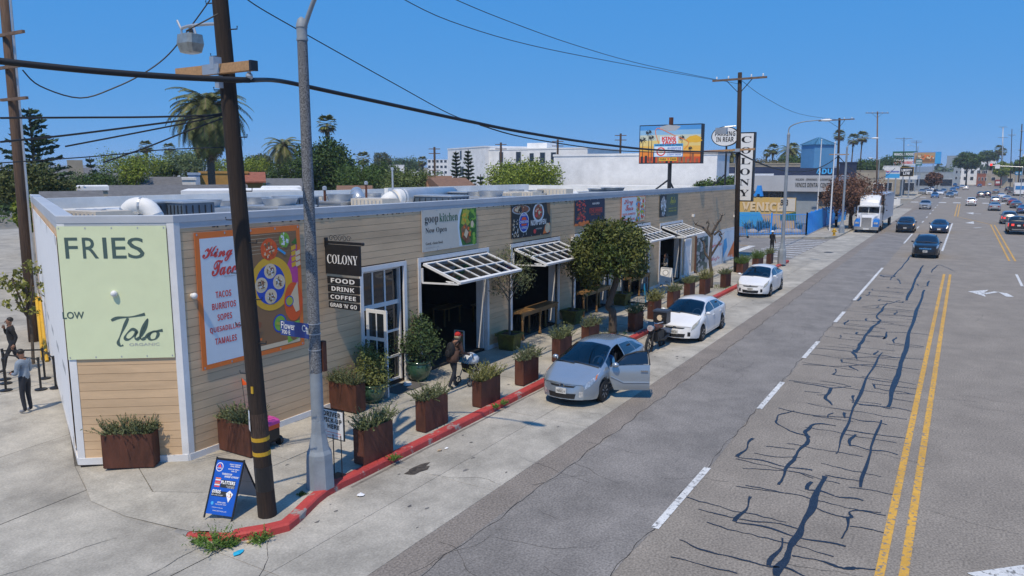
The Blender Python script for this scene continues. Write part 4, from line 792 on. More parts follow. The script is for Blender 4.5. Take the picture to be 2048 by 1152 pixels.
def lobes_pts(lobes,n,shell=.55,zflat=.0):
 w=np.array([l[3]*l[4]*l[5]for l in lobes])**.7;w/=w.sum();k=nr.choice(len(lobes),n,p=w);u=unit(n);r=shell+(1-shell)*nr.random(n)**.5
 L=np.array(lobes)[k];return L[:,:3]+u*r[:,None]*L[:,3:6],u
def crown(lobes,nclump,per,leaf,spread,droop=.0,shell=.6,asp=.5):
 c,u=lobes_pts(lobes,nclump,shell);c=np.repeat(c,per,0);u=np.repeat(u,per,0);P=c+nr.normal(size=c.shape)*spread;P[:,2]-=droop*np.abs(nr.normal(size=len(P)))
 return leafq(P,leaf,asp,u*.35+np.array([0,0,-droop*.8]),.8)
def limb(mb,pts,r0,r1,n=7):
 sp=smooth_path(pts,4);mb.tube(sp,[r0+(r1-r0)*i/(len(sp)-1)for i in range(len(sp))],n)
# ------------------------------------------------------------------ steel planters
PG_='rusty steel planters along the pavement'
def planter_proto(wx,wy,h,mats,leaf=l_shrub,up=1.0,ht=.5,n=95):
 t=thing('steel_planter',(0,0,0),'','planter',PG_);b=MB();w=.012
 for sx,sy,dx,dy in((-wx/2,0,w,wy),(wx/2,0,w,wy),(0,-wy/2,wx-w,w),(0,wy/2,wx-w,w)):b.box((sx,sy,h/2+.015),(dx,dy,h-.03))
 b.box((0,0,.02),(wx-.02,wy-.02,.02));b.build('box',m_rust,t);b=MB();b.box((0,0,h-.06),(wx-.03,wy-.03,.06));b.build('soil',m_soil,t)
 q=sprigs(wx*.46,wy*.45,h-.05,int(n*1.9),ht,.032,17,.62,up);quads('shrub',q,leaf,t)
 b=MB()
 for i in range(14):x,y=rnd.uniform(-.4,.4)*wx,rnd.uniform(-.4,.4)*wy;b.tube([(x,y,h-.05),(x*1.3+rnd.uniform(-.05,.05),y*1.4,h+.2)],[.008,.004],5)
 b.build('twigs',m_bark,t,kind='stuff');return t
protos=[planter_proto(.92,.30,.78,0),planter_proto(.92,.30,.78,0,l_olive,ht=.44,n=85,up=.8),planter_proto(.92,.30,.78,0,leafm('yellow shrub leaves',(.19,.185,.06),(.10,.105,.035),.5),ht=.62,n=110,up=1.15)];used=[False]*3
PL=[((732,933),0,0,'first planter along the kerb, just right of the pick-up sign'),((853,867),1,0,'second planter along the kerb, left of the man with the walker'),((965,817),2,0,'third planter along the kerb, by the front wheel of the walker'),((1048,773),1,0,'planter by the kerb just ahead of the silver hatchback'),((1120,726),0,0,'planter half hidden by the bonnet of the silver hatchback'),((1178,694),1,0,'planter just behind the roof of the silver hatchback, left of the leafy tree'),
((1270,665),0,0,'planter by the motorcycle with the blue scooter standing behind it'),((1308,640),2,0,'planter between the motorcycle and the middle white hatchback'),((1347,617),1,0,'planter behind the windscreen of the middle white hatchback'),((1379,597),0,0,'left one of two close planters behind the roof of the middle white hatchback'),((1410,590),2,0,'planter right beside the bare pollarded tree'),((1452,576),1,0,'planter left of the farthest parked white hatchback'),((1541,529),0,0,'last planter at the far end, against the far lamp post base')]
for(u,v),k,rz_,lab in PL:p=G(u,v,ZP);place(protos[k],used[k],p+Vector((.45,.16,0)),(0,math.pi)[rnd.random()>.5]+rnd.uniform(-.05,.05),'rusty steel '+lab,(rnd.uniform(.94,1.05),1,rnd.uniform(.93,1.06)));used[k]=True
big_p=planter_proto(1.08,.36,.78,0,l_olive,ht=.46,n=120)
pl=G(207,940,ZP);pr=G(308,937,ZP);ang=math.atan2(-(pl.y-pr.y),-(pl.x-pr.x));place(big_p,False,(pl+pr)/2+chn*-.2,ang,'rusty steel planter standing below the pale green FRIES banner');big_p.scale=((pl-pr).length/1.08,1,1)
p=G(437,900,ZP);q_=G(500,918,ZP);pp=place(big_p,True,(p+q_)/2+Vector((.2,0,0)),-math.pi/2,'rusty steel planter against the wall behind the near wooden pole');pp.scale=(1,1,1)
p=G(655,815,ZP);q_=G(710,830,ZP);pp=place(big_p,True,(p+q_)/2+Vector((.2,0,0)),math.pi/2,'rusty steel planter beside the glazed door, in front of a green pot');pp.scale=(1,1,1)
hedge=planter_proto(1.5,.4,.6,0,l_green,ht=.7,n=170);u_=False
for(u,v),lab in(((1492,545),'bushy planter right behind the tall far wooden pole'),((1522,534),'bushy planter behind the roof of the farthest white hatchback')):p=G(u,v,ZP);place(hedge,u_,p+Vector((.3,.3,0)),0,'long rusty steel '+lab);u_=True
# ------------------------------------------------------------------ mossy square pots with thin olive trees
m_moss=mat('mossy clay',(.185,.175,.03),.9,var=.25,scale=5,bump=.5,c2=(.085,.075,.02),streak=.2)
def olive_proto():
 t=thing('potted_olive_tree',(0,0,0),'','potted tree','olive trees in mossy square pots');b=MB()
 ring=lambda w,z:[Vector((x*w,y*w,z))for x,y in((-1,-1),(1,-1),(1,1),(-1,1))]
 b.loop([ring(.27,0),ring(.29,.05),ring(.34,.5),ring(.40,.51),ring(.40,.60),ring(.33,.60),ring(.32,.5)]);b.build('pot',m_moss,t);b=MB();b.box((0,0,.52),(.62,.62,.06));b.build('soil',m_soil,t)
 b=MB();b.tube([(0,0,.5),(.02,.01,1.6),(0,0,2.7)],[.05,.04,.03],8)
 tips=[]
 for i in range(16):a=i*2.4;z=2.1+i*.07;e=Vector((math.cos(a)*rnd.uniform(.4,.8),math.sin(a)*rnd.uniform(.4,.8),z+rnd.uniform(.1,.7)));limb(b,[(0,0,z-.4),(e.x*.5,e.y*.5,z),e],.018,.006,5);tips.append((e.x,e.y,e.z,.28,.28,.3))
 b.build('trunk',m_bark2,t);quads('foliage',crown(tips,260,9,.05,.11,.12,.1,.26),l_olive,t);return t
ol=olive_proto();u_=False
for(u,v),lab in(((1019,702),'olive tree in a mossy square pot right of the first wide opening'),((1146,650),'olive tree in a mossy square pot between the first and second wooden tables'),((1246,612),'olive tree in a mossy square pot between the second and third wooden tables')):p=G(u,v,ZP);place(ol,u_,p+Vector((.3,.18,0)),rnd.uniform(-.1,.1)+(0,1.57,3.14)[int(u)%3],lab);u_=True
# ------------------------------------------------------------------ glazed green pots
m_glaze=mat('green glaze',(.025,.085,.05),.18,var=.3,scale=6,c2=(.06,.11,.07),coat=.5)
def pot_proto(dense):
 t=thing('green_pot',(0,0,0),'','potted shrub','bay shrubs in green glazed pots');b=MB();b.lathe([(.20,0),(.24,.02),(.36,.2),(.41,.40),(.37,.54),(.36,.57),(.41,.62),(.40,.64),(.33,.64),(.33,.55)],n=24);b.build('pot',m_glaze,t,smooth=True);b=MB();b.lathe([(.02,.57),(.34,.57),(.34,.55),(.02,.55)],n=20);b.build('soil',m_soil,t)
 b=MB();L=[]
 for i in range(18):a=i*2.4;r_=rnd.uniform(.1,.55);z=rnd.uniform(1.0,2.05)-r_*.6;limb(b,[(0,0,.55),(math.cos(a)*r_*.4,math.sin(a)*r_*.4,z*.6),(math.cos(a)*r_,math.sin(a)*r_,z)],.016,.005,5);L.append((math.cos(a)*r_,math.sin(a)*r_,z,.22,.22,.34))
 b.build('stems',m_bark,t);quads('foliage',crown(L,300,9,.048,.10,.05,.1,.42),dense,t);return t
gp=pot_proto(l_bay);p=G(842,764,ZP);place(gp,False,p+Vector((.15,.2,0)),.4,'bushy shrub in a green glazed pot left of the first wide opening');g2=pot_proto(leafm('yellow bay leaves',(.16,.17,.05),(.08,.10,.03)));g2['label']='yellowish shrub in a green pot beside the open glazed door leaf';g2 .location=G(737,812,ZP)+Vector((.35,.15,0));g2 .scale=(.92,.92,.84)
# ------------------------------------------------------------------ weeds at the kerb
for(u,v),s_,lab in(((432,1092),.30,'big tuft of green weeds in the gutter below the blue sign'),((398,1083),.12,'small weed left of the big tuft in the gutter'),((462,1092),.13,'weed at the start of the red kerb'),((522,1082),.16,'weed growing against the red kerb below the wooden pole'),((788,918),.10,'small weed at the kerb by the first planter'),((992,815),.08,'small weed by the kerb near the third planter'),((605,990),.06,'tiny dark weed beside the lamp post base'),((1008,808),.10,'low grass patch in the worn kerb top')):
 p=G(u,v,.01 if v>1000 else ZP);t=thing('weed',p,lab,'weed','weeds along the kerb');q=sprigs(s_*.5,s_*.4,0,max(10,int(110*s_/.3)),s_*1.5,.03,9,1.0,.8)+np.array(p);quads('leaves',q,l_weed if v!=990 else l_darkg,t)
# ================================================================== leafy street tree with leaning trunk
p=G(1225,668,ZP);t=thing('street_tree',p,'leafy street tree with a dense dome crown on a leaning trunk by the kerb','tree');b=MB();B_=Vector
c=onX(1217,500,p.x+.2)
limb(b,[p,p+B_((0,.02,.9)),onX(1217,610,p.x),onX(1233,560,p.x+.1),onX(1236,520,p.x+.2)],.17,.11,10)
fork=onX(1235,528,p.x+.2)
for u,v,dx in((1175,500,-.6),(1200,480,.8),(1262,485,-.5),(1275,520,.6),(1235,470,.2),(1190,525,0)):e=onX(u,v,p.x+dx);limb(b,[fork,fork.lerp(e,.5)+B_((0,0,.15)),e],.08,.02,6)
b.build('trunk',m_bark,t,smooth=True);L=[]
for u,v,dx,r_ in((1180,495,-.5,.8),(1215,480,.6,.95),(1250,485,-.3,.9),(1264,503,.5,.62),(1165,525,.3,.62),(1195,520,-.9,.8),(1240,515,-.9,.75),(1268,528,-.1,.5),(1178,545,-.1,.46),(1200,470,-.2,.7),(1245,468,.2,.7),(1180,566,.1,.26)):q_=onX(u,v,p.x+.2+dx);L.append((q_.x,q_.y,q_.z,r_*.98,r_*.93,r_*.78))
quads('crown',crown(L,1500,13,.08,.105,.10,.62,.42),l_tree,t)
q=sprigs(.6,.5,0,40,.16,.03,6)+np.array(p);quads('tree_pit_grass',q,l_weed,t)
# bare pollarded tree
p=G(1422,575,ZP);t=thing('bare_tree',p,'bare pollarded tree with stubby dark branches and no leaves','tree');b=MB();X_=p.x
f1=onX(1420,520,X_);f2=onX(1424,470,X_+.1);limb(b,[p,p+B_((0,0,.8)),f1,f2],.11,.075,8)
for path in([(1420,520),(1410,505),(1408,487),(1402,480)],[(1420,515),(1432,495),(1443,478),(1438,470)],[(1424,475),(1412,462),(1405,454),(1391,449)],[(1424,468),(1432,452),(1440,440),(1444,432)],[(1424,470),(1415,460),(1418,449)],[(1428,470),(1438,462),(1444,470)]):limb(b,[onX(u,v,X_+.1+i*.06)for i,(u,v)in enumerate(path)],.075,.035,6)
for u,v in((1391,449),(1418,448),(1444,432),(1438,445),(1402,480),(1441,470),(1430,452),(1413,447)):
 e=onX(u,v,X_+.2)
 for k in range(4):b.tube([e,e+B_((rnd.uniform(-.15,.15),rnd.uniform(-.2,.2),rnd.uniform(0,.25)))],[.02,.006],5)
b.build('trunk',m_bark,t,smooth=True);q=sprigs(.9,.5,0,60,.1,.03,6)+np.array(p)+np.array([.4,-.5,0]);quads('tree_pit_grass',q,l_weed,t)
# ================================================================== wooden counter tables and stools
def table_proto():
 t=thing('counter_table',(0,0,0),'','table','wooden counter tables in the openings');b=MB()
 for i in range(5):b.box((0,-.24+i*.12,1.05),(3.0,.115,.05))
 b.build('table_top',m_wood,t);b=MB();b.box((0,-.25,.96),(2.8,.03,.12));b.box((0,.25,.96),(2.8,.03,.12));b.build('apron',m_wood,t)
 for x in(-1.38,0,1.38):
  for y in(-.25,.25):b=MB();b.box((x,y,.92),(.09,.09,.22));b.lathe([(.035,.02),(.05,.06),(.032,.12),(.045,.2),(.038,.5),(.05,.74),(.03,.77),(.05,.81)],(x,y,0),10);b.box((x,y,.06),(.1,.1,.12));b.build('leg',m_wood,t,smooth=True,auto=30)
 return t
tb=table_proto();u_=False
for i,lab in((2,'first wooden counter table, in the second opening behind the silver hatchback'),(3,'second wooden counter table, below the leafy tree crown'),(4,'third wooden counter table, under the awning right of the leafy tree')):o=OPEN[i];place(tb,u_,(o[0]+1.7+.0,F-.05,ZP),0,lab);u_=True
def stool_proto():
 t=thing('bar_stool',(0,0,0),'','stool','dark bar stools inside the openings');b=MB();b.lathe([(.02,.74),(.17,.74),(.17,.78),(.02,.78)],n=14);b.build('seat',m_black,t)
 for i in range(4):a=i*1.571+.785;b=MB();b.bar((math.cos(a)*.13,math.sin(a)*.13,.74),(math.cos(a)*.2,math.sin(a)*.2,0),.025);b.build('leg',m_black,t)
 return t
st=stool_proto();u_=False
for i in(2,3,4):
 for k in range(3):st_=place(st,u_,(OPEN[i][0]+.8+k*.95,F+.62,ZP),0,'dark bar stool tucked behind the %s wooden counter table'%('first','second','third')[i-2]);u_=True
for i,(x,y)in enumerate(((19.6,4.2),(21.2,3.2),(25.4,4),(26.9,3),(30.6,3.6),(36,3.4))):
 t=thing('dining_table',(x,F+y,ZP),'dark dining table %s'%('just inside the first wide opening','farther back inside the first wide opening','inside the second opening behind the first counter','at the right inside the second opening','behind the second counter table','behind the third counter table')[i],'table','dark tables inside the hall');b=MB();b.box((x,F+y,.88),(1.3,.7,.05));b.build('table_top',m_wood,t)
 for sx in(-.55,.55):
  for sy in(-.28,.28):b=MB();b.box((x+sx,F+y+sy,.5),(.06,.06,.74));b.build('leg',m_wood,t)
p=Vector((36.2,F-.05,1.21));t=thing('paper_roll',p,'crumpled white papers on the third wooden counter table','paper');b=MB()
for i in range(7):b.box(p+Vector((rnd.uniform(-.5,.5),rnd.uniform(-.15,.15),.06+i*.02)),(.4,.25,.02),rot=Matrix.Rotation(rnd.uniform(-.4,.4),3,'X')@Matrix.Rotation(rnd.uniform(0,3),3,'Z'))
b.build('sheets',m_wpaint,t)
# ================================================================== wooden poles, lamps, wires
m_pole=mat('creosoted wood',(.042,.026,.018),.85,var=.3,scale=5,bump=.6,bscale=20,stretch=(6,6,.4));m_pole2=mat('brown weathered wood',(.14,.085,.055),.9,var=.25,scale=5,bump=.5,stretch=(6,6,.4));m_arm=mat('cross arm timber',(.50,.29,.14),.8,var=.15,scale=4,stretch=(1,6,6));m_arm2=mat('grey brown timber',(.20,.13,.09),.85,var=.2,scale=4);m_yel=mat('yellow paint',(.62,.36,.02),.55,var=.08,scale=5);m_wire=mat('cable sheath',(.012,.013,.016),.6)
def wire(a,b,sag,r_,lab,name='cable',n=24):
 a,b=Vector(a),Vector(b);P=[a.lerp(b,i/n)-Vector((0,0,sag*4*(i/n)*(1-i/n)))for i in range(n+1)];q=MB();q.tube(P,r_,6);o=q.build(name,m_wire,smooth=True);return tag(o,lab,'cable','overhead cables')
PB=G(535,1030,ZP);PT=at(440,0,(PB-Vector((0,0,0))).xy.length*.992);PA_=(PT-PB);dP=PA_.normalized();PTT=PB+dP*(PA_.length+2.2)
t=thing('utility_pole',PB,'near dark wooden utility pole with yellow bands, step pegs and a tan cross arm','utility pole');pz=lambda v:PB.lerp(PT,max(0,(zat(PB.lerp(PT,.5).x,PB.lerp(PT,.5).y,v)-PB.z)/(PT.z-PB.z)))
pr=lambda z:.165-.045*(z/12)
b=MB();b.tube([PB.lerp(PTT,i/16)for i in range(17)],[pr(PB.lerp(PTT,i/16).z)*(1.06 if i==0 else 1)for i in range(17)],16);b.build('shaft',m_pole,t,smooth=True,auto=40)
def ringat(v,h,m,name,gap=.004):c=pz(v);b=MB();b.tube([c-dP*h/2,c+dP*h/2],pr(c.z)+gap,16);return b.build(name,m,t)
for v in(878,907,939):ringat(v,.075,m_yel,'reflective_band')
ringat(972,.75,m_black,'painted_base',.003);ringat(850,.45,mat('bare splintered wood',(.12,.075,.055),.95,var=.4,scale=12,bump=.9,stretch=(6,6,.5)),'worn_section',.003)
c=pz(850);nv=Vector((-.75,.45,0)).normalized();sv_=Vector((-nv.y,nv.x,0))
for dz,w,m in((.0,.17,m_wpaint),(.16,.13,k_paper)):b=MB();q0=c+nv*.168+Vector((0,0,dz));b.add([q0-sv_*w/2+Vector((0,0,-.1)),q0+sv_*w/2+Vector((0,0,-.1)),q0+sv_*w/2+Vector((0,0,.12)),q0-sv_*w/2+Vector((0,0,.12))],[(0,1,2,3)]);b.build('paper_notice',m,t)
b=MB();c=pz(777);b.box(c+Vector((-.14,-.07,0)),(.02,.05,.13));b.build('number_plate',m_yel,t)
for i,(v,s_)in enumerate(((8,-1),(62,1),(113,-1),(167,1),(180,-1),(275,1),(205,-1),(382,1),(440,-1),(485,1),(547,-1),(598,1),(652,-1),(686,1),(750,-1))):
 c=pz(v);d=Vector((.25*s_,-1.0*s_,0)).normalized();b=MB();r_=pr(c.z);b.tube([c+d*r_*.8,c+d*(r_+.15),c+d*(r_+.155)+Vector((0,0,.05))],.011,6);b.build('step_peg',m_black,t)
xa=pz(143);a0,a1=onX(368,155,xa.x-.1),onX(516,133,xa.x-.1);arm=MB();arm.bar((xa.x-.2,a0 .y,xa.z),(xa.x-.2,a1 .y,xa.z),.13,.15);arm.build('cross_arm',m_arm,t)
b=MB();b.box((xa.x-.27,xa.y+.05,xa.z),(.03,.42,.16));b.box((xa.x-.19,xa.y,xa.z+.1),(.2,.1,.2));b.box((xa.x-.16,xa.y,xa.z-.2),(.1,.1,.2));b.build('arm_bracket',m_steel,t)
b=MB();b.box((xa.x-.2,a1 .y-.01,xa.z),(.14,.05,.16));b.build('arm_end_cap',m_black,t);b=MB();b.tube([(xa.x-.2,a1 .y+.1,xa.z-.08),(xa.x-.2,a1 .y+.1,xa.z-.22)],.03,8);b.ball((xa.x-.2,a1 .y+.1,xa.z-.16),.06);b.build('insulator',m_steel,t)
fl=onX(381,88,xa.x-.1);top=pz(52);t2=thing('floodlight',fl,'grey box floodlight on a curved arm beside the near wooden pole','lamp');b=MB()
ring=lambda w,d,z,dx=0:[fl+Vector((x*w+dx,y*d,z))for x,y in((-1,-.7),(-.7,-1),(.7,-1),(1,-.7),(1,.7),(.7,1),(-.7,1),(-1,.7))]
b.loop([ring(.10,.12,.17),ring(.15,.19,.15),ring(.17,.2,.0),ring(.13,.17,-.14),ring(.09,.1,-.16)]);b.build('housing',mat('floodlight metal',(.42,.44,.42),.35,.5,var=.2,scale=8),t2);b=MB();b.tube(smooth_path([top+Vector((0,.05,0)),top+Vector((0,.25,.04)),fl+Vector((0,-.05,.30)),fl+Vector((0,.2,.28))],4),.028,7);b.build('arm',m_steel,t2)
b=MB();b.tube([fl+Vector((0,.22,.05)),fl+Vector((0,.22,.26)),fl+Vector((0,.32,.42))],.02,6);b.tube([fl+Vector((0,-.18,.08)),fl+Vector((0,-.1,.3))],.02,6);b.build('yoke',m_steel,t2)
b=MB();b.tube([fl+Vector((0,-.05,.16)),fl+Vector((0,-.02,.24))],.04,8);b.build('lens_cap',m_black,t2)
# concrete street lamp
m_lampg=mat('grey lamp paint',(.30,.34,.38),.6,var=.12,scale=3,bump=.15,streak=.12);m_gran=mat('speckled granite concrete',(.20,.205,.215),.8,var=.2,scale=30,bump=.2,speck=1.7)
def lamp_post(base,vs,lab,lean=0,arm=None,dark=True):
 t=thing('street_lamp',base,lab,'street lamp','concrete street lamps');zz=[zat(base.x,base.y,v)for v in vs];b=MB();x,y=base.x,base.y
 b.lathe([(.30,base.z),(.30,base.z+.02),(.275,zz[0]-.08),(.265,zz[0]),(.22,zz[0]+.08),(.15,zz[0]+.42),(.128,zz[0]+.75)],(x,y,0),8,a0=.39);b.build('base',m_lampg,t)
 b=MB();b.lathe([(.127,zz[0]+.7),(.122,zz[1])],(x,y,0),14);b.build('lower_shaft',m_lampg,t,smooth=True,auto=40);b=MB();b.lathe([(.122,zz[1]),(.095,zz[2])],(x,y,0),14);b.build('shaft',m_gran if dark else m_lampg,t,smooth=True,auto=40)
 b=MB();b.lathe([(.105,zz[2]),(.11,zz[2]+.03),(.098,zz[2]+.06),(.10,zz[3]-.1),(.11,zz[3]-.09),(.10,zz[3]-.03),(.07,zz[3]+.06),(.02,zz[3]+.1)],(x,y,0),14);b.build('cap',m_lampg,t,smooth=True,auto=40)
 pts=[Vector((x,y,zz[2]+.12))]+arm;sp=smooth_path(pts,6);b=MB();b.tube(sp,[.045-.015*i/len(sp)for i in range(len(sp))],8);b.build('arm',m_lampg,t,smooth=True)
 e=sp[-1];b=MB();b.ball(e+Vector((0,-.25,-.02)),(.13,.36,.09),12,8);b.build('lamp_head',m_wpaint,t,smooth=True)
 return t,zz
LB=G(641,972,ZP);lz=zat(LB.x,LB.y,60)
t,zz=lamp_post(LB,(905,745,82,45),'near street lamp with an octagonal base and a speckled shaft',arm=[Vector((LB.x,LB.y-.55,lz+.75)),Vector((LB.x,LB.y-1.6,lz+1.55)),Vector((LB.x,LB.y-2.6,lz+1.8))])
b=MB();zb_=zat(LB.x,LB.y,733);b.box((LB.x+.13,LB.y-.09,zb_+.2),(.1,.1,.62));b.build('junction_box',m_rust,t);b=MB()
for v in(648,668,700):z=zat(LB.x,LB.y,v);b.lathe([(.128,z),(.131,z),(.131,z+.02),(.128,z+.02)],(LB.x,LB.y,0),12)
b.build('strap',m_steel,t)
a,e=onX(560,640,LB.x-.13),onX(560,669,LB.x-.13);wl=a.y-LB.y;S=Sign((LB.x-.13,a.y,e.z),(0,-1,0),(0,0,1),wl-.02,a.z-e.z);t=thing('street_sign',S.P(1,.5),'blue street name sign reading Flower Ct strapped to the near lamp post','sign');b=MB();S.slab(b,-.012,0);b.build('blade',mat('street sign blue',(.015,.05,.26),.4),t);S.lay=.003;S.text('F',.04,.46,.11,.94,0,bold=.008);S.text('lower',.135,.44,.54,.94,0,bold=.006);S.text('Ct',.78,.44,.97,.9,0,bold=.012);S.text('700 E',.05,.1,.36,.38,0,bold=.01);S.t.build('lettering',m_wpaint,t);b=MB();S.slab(b,-.03,.001,.93,1.0,.3,.7);b.build('bracket',m_steel,t)
# further lamps
def fake_arm(u,v,X,n=3):return[onX(a,c,X)for a,c in zip(u,v)]
L2=G(1563,528,ZP);lamp_post(L2,(500,480,274,268),'second street lamp, beyond the far end of the hall, long arm over the road',arm=fake_arm((1580,1605,1645),(254,244,240),L2 .x),dark=False)
L3=G(1683,466,.14);lamp_post(L3,(452,440,299,294),'third street lamp, beside the yellow hydrant',arm=fake_arm((1700,1722,1745),(284,277,276),L3 .x),dark=False)
for(u,v,vt),lab in(((1829,383,296),'distant street lamp pole left of the roadside signs'),((1752,416,322),'distant bare lamp column behind the truck trailer')):
 p=G(u,v,.1);lamp_post(p,(v-6,v-12,vt,vt-3),lab,arm=fake_arm((u-6,u-14),(vt-5,vt-6),p.x),dark=False)
# cross-armed poles down the street
def far_pole(u,v,ut,vt,armv,lab,r_=.15,arms=((34,.0),),m=m_pole,group='wooden utility poles down the street',low=None):
 p=G(u,v,.05);z=zat(p.x,p.y,vt);tp=onX(ut,vt,p.x);t=thing('utility_pole',p,lab,'utility pole',group);b=MB();b.tube([p,p.lerp(tp,.5),tp],[r_,r_*.9,r_*.75],9);b.build('shaft',m,t,smooth=True)
 for av,wl,wr,tilt in armv:
  c=p.lerp(tp,(zat(p.x,p.y,av)-p.z)/(z-p.z));a,e=onX(ut-wl,av+tilt,p.x-.18),onX(ut+wr,av-tilt,p.x-.18);b=MB();b.bar(a,e,.1,.12);b.build('cross_arm',m_arm2 if low is None or av!=low else m_arm,t)
  if low is None or av!=low:
   for k in(.08,.3,.72,.93):q=a.lerp(e,k);b=MB();b.lathe([(.02,0),(.05,.04),(.04,.1),(.05,.13),(.02,.18)],q+Vector((0,0,.06)),8);b.build('insulator',m_wpaint,t)
   b=MB();b.bar(c-Vector((0,0,.9)),a.lerp(e,.25),.04);b.bar(c-Vector((0,0,.9)),a.lerp(e,.75),.04);b.build('brace',m_black,t)
  else:b=MB();b.box(c+Vector((-.28,0,0)),(.05,.3,.2));b.build('arm_bracket',m_steel,t)
 return t,p,tp
PG2='wooden utility poles down the street'
t3,p3,tp3=far_pole(1472,546,1480,145,[(158,55,54,4),(301,92,30,3)],'tall dark wooden pole at the far end of the hall, two cross arms',.17,low=301)
b=MB();c=onX(1443,262,p3 .x-.2);b.box(c,(.3,.7,.4));b.tube([c+Vector((0,-.2,.25)),onX(1472,252,p3 .x)],.035,6);b.build('floodlight',m_steel,t3)
t4,p4_,tp4=far_pole(1672,455,1679,236,[(240,42,30,2),(309,20,19,0)],'wooden pole just behind the yellow hydrant',.16,low=309)
b=MB();q=p4_.lerp(tp4,.075);b.tube([q,q+Vector((0,0,.35))],.18,9);b.build('reflective_band',m_wpaint,t4)
far_pole(1753,412,1755,223,[(226,24,23,0)],'grey wooden pole rising behind the white truck',.16,m=m_arm2);far_pole(1807,380,1808,275,[(277,17,17,0)],'small cross armed pole behind the roadside signs',.16);far_pole(1831,372,1833,281,[(282,12,12,0),(285,10,10,0)],'small double armed pole right of the green roadside sign',.15);far_pole(2036,385,2044,248,[(262,4,4,0),(300,8,2,0)],'leaning dark pole at the right edge of the view',.2);far_pole(2020,378,2024,258,[(270,8,8,0)],'dark pole second from the right edge',.16)
t_,_,_=far_pole(2004,372,2006,254,[(254,9,9,0),(275,10,10,0)],'pale steel transmission pole right of the traffic light',.25,m=m_steel)
for u,v,ut,vt,lab in((870,372,869,294,'three armed pole left of the white hotel block'),(1002,372,1002,285,'pole standing in front of the white hotel block'),(1115,340,1115,279,'pole over the edge of the white box building'),(1240,335,1240,267,'small pole left of the picture billboard')):
 p=at(u,v,120);p.z=0;z=zat(p.x,p.y,vt);d_=Vector((p.y,-p.x,0)).normalized();t=thing('utility_pole',p,lab,'utility pole','poles behind the hall');b=MB();b.tube([p,(p.x,p.y,z)],.17,8);b.build('shaft',m_pole2,t)
 for k,dz in enumerate((.3,1.0,3.6)if u==870 else(.3,1.0)):b=MB();c=Vector((p.x,p.y,z-dz));b.bar(c-d_*.9,c+d_*.9,.12);b.build('cross_arm',m_arm2,t)
# side street pole with yellow guards
SB=G(68,682,.02);ST=at(8,0,SB.xy.length);t=thing('utility_pole',SB,'brown wooden pole on the side street with yellow guards at its foot','utility pole');b=MB();e=SB+(ST-SB)*1.15;b.tube([SB,SB.lerp(e,.5),e],[.185,.17,.14],12);b.build('shaft',m_pole2,t,smooth=True)
for k,L_ in((.62,1.0),(.71,.9),(.80,1.1)):
 c=SB.lerp(ST,k+.1);b=MB();b.bar(c+Vector((-.2,-1.4*L_,0)),c+Vector((-.2,.4,0)),.1);b.build('cross_arm',m_arm2,t)
for k in range(3):b=MB();c=SB+(ST-SB).normalized()*(1.55+k*.28)*1.0;b.tube([c,c+Vector((0,0,.06))],.195,12);b.build('reflective_band',m_yel,t)
for du,lab in((14,'yellow steel guard pipe leaning beside the side street pole'),(22,'second yellow guard pipe nearest the white banner wall')):
 g0=G(68+du+4,712+du*.5,.02);g1=at(63+du*.72,590+du*.3,SB.xy.length-.3);tq=thing('guard_pipe',g0,lab,'guard pipe','yellow guard pipes');b=MB();b.tube([g0,g1],.06,10);b.build('pipe',m_yel,tq);b=MB();b.ball(g1,.062);b.build('cap',m_yel,tq)
b=MB();b.tube([SB+Vector((.1,-.25,0)),ST+Vector((.1,-.25,0))],.04,6);b.build('riser_cable',m_steel,t)
# overhead cables
A0=Vector((xa.x-.2,a1 .y+.1,xa.z-.22));C3=p3 .lerp(tp3,(zat(p3 .x,p3 .y,305)-p3 .z)/(tp3 .z-p3 .z));lft=onY(-60,115,11.3)
wire(A0,lft,.05,.05,'thick black cable from the near pole to the left edge');
mid=[at(650,180,17),at(800,213,22),at(960,248,29),at(1200,289,41)]
P=smooth_path([A0]+[onY(u,v,11.6)for u,v in((560,162),(660,183),(800,213),(930,241),(1050,265),(1200,288),(1330,301))]+[C3],5);q=MB();q.tube(P,[.045*(1-.0*i)for i in range(len(P))],6);tag(q.build('cable',m_wire,smooth=True),'thick black cable sagging from the near pole to the far tall pole','cable','overhead cables')
C4=p4_.lerp(tp4,(zat(p4_.x,p4_.y,312)-p4_.z)/(tp4 .z-p4_.z));wire(C3,C4,1.5,.05,'thick black cable from the tall far pole to the pole by the hydrant');wire(C4,onX(1790,336,180),2.5,.05,'black cable running on from the hydrant pole down the street')
q=MB();q.tube(smooth_path([onY(u,v,12.0)for u,v in((480,-12),(520,16),(604,64),(700,118),(790,168),(900,228),(960,248))],5),.012,5);tag(q.build('cable',m_wire),'thin dark wire crossing the sky behind the street lamp top','cable','overhead cables')
q=MB();q.tube(smooth_path([onY(u,v,12.0)for u,v in((960,250),(1050,275),(1200,298),(1300,304),(1470,308))],5),.02,5);tag(q.build('cable',m_wire),'thin lower wire that follows the thick cable towards the far pole','cable','overhead cables')
for P_,r_,lab in((((795,-8),(900,42),(1060,90),(1250,128),(1430,160)),.012,'thin wire high in the sky left of the far tall pole'),(((895,-8),(1000,36),(1150,90),(1300,132),(1478,168)),.012,'second thin wire high in the sky'),(((1482,160),(1530,195),(1600,228),(1679,240)),.015,'thin wire from the tall far pole top to the next pole')):q=MB();q.tube(smooth_path([onY(u,v,12.6)for u,v in P_],5),r_,5);tag(q.build('cable',m_wire),lab,'cable','overhead cables')
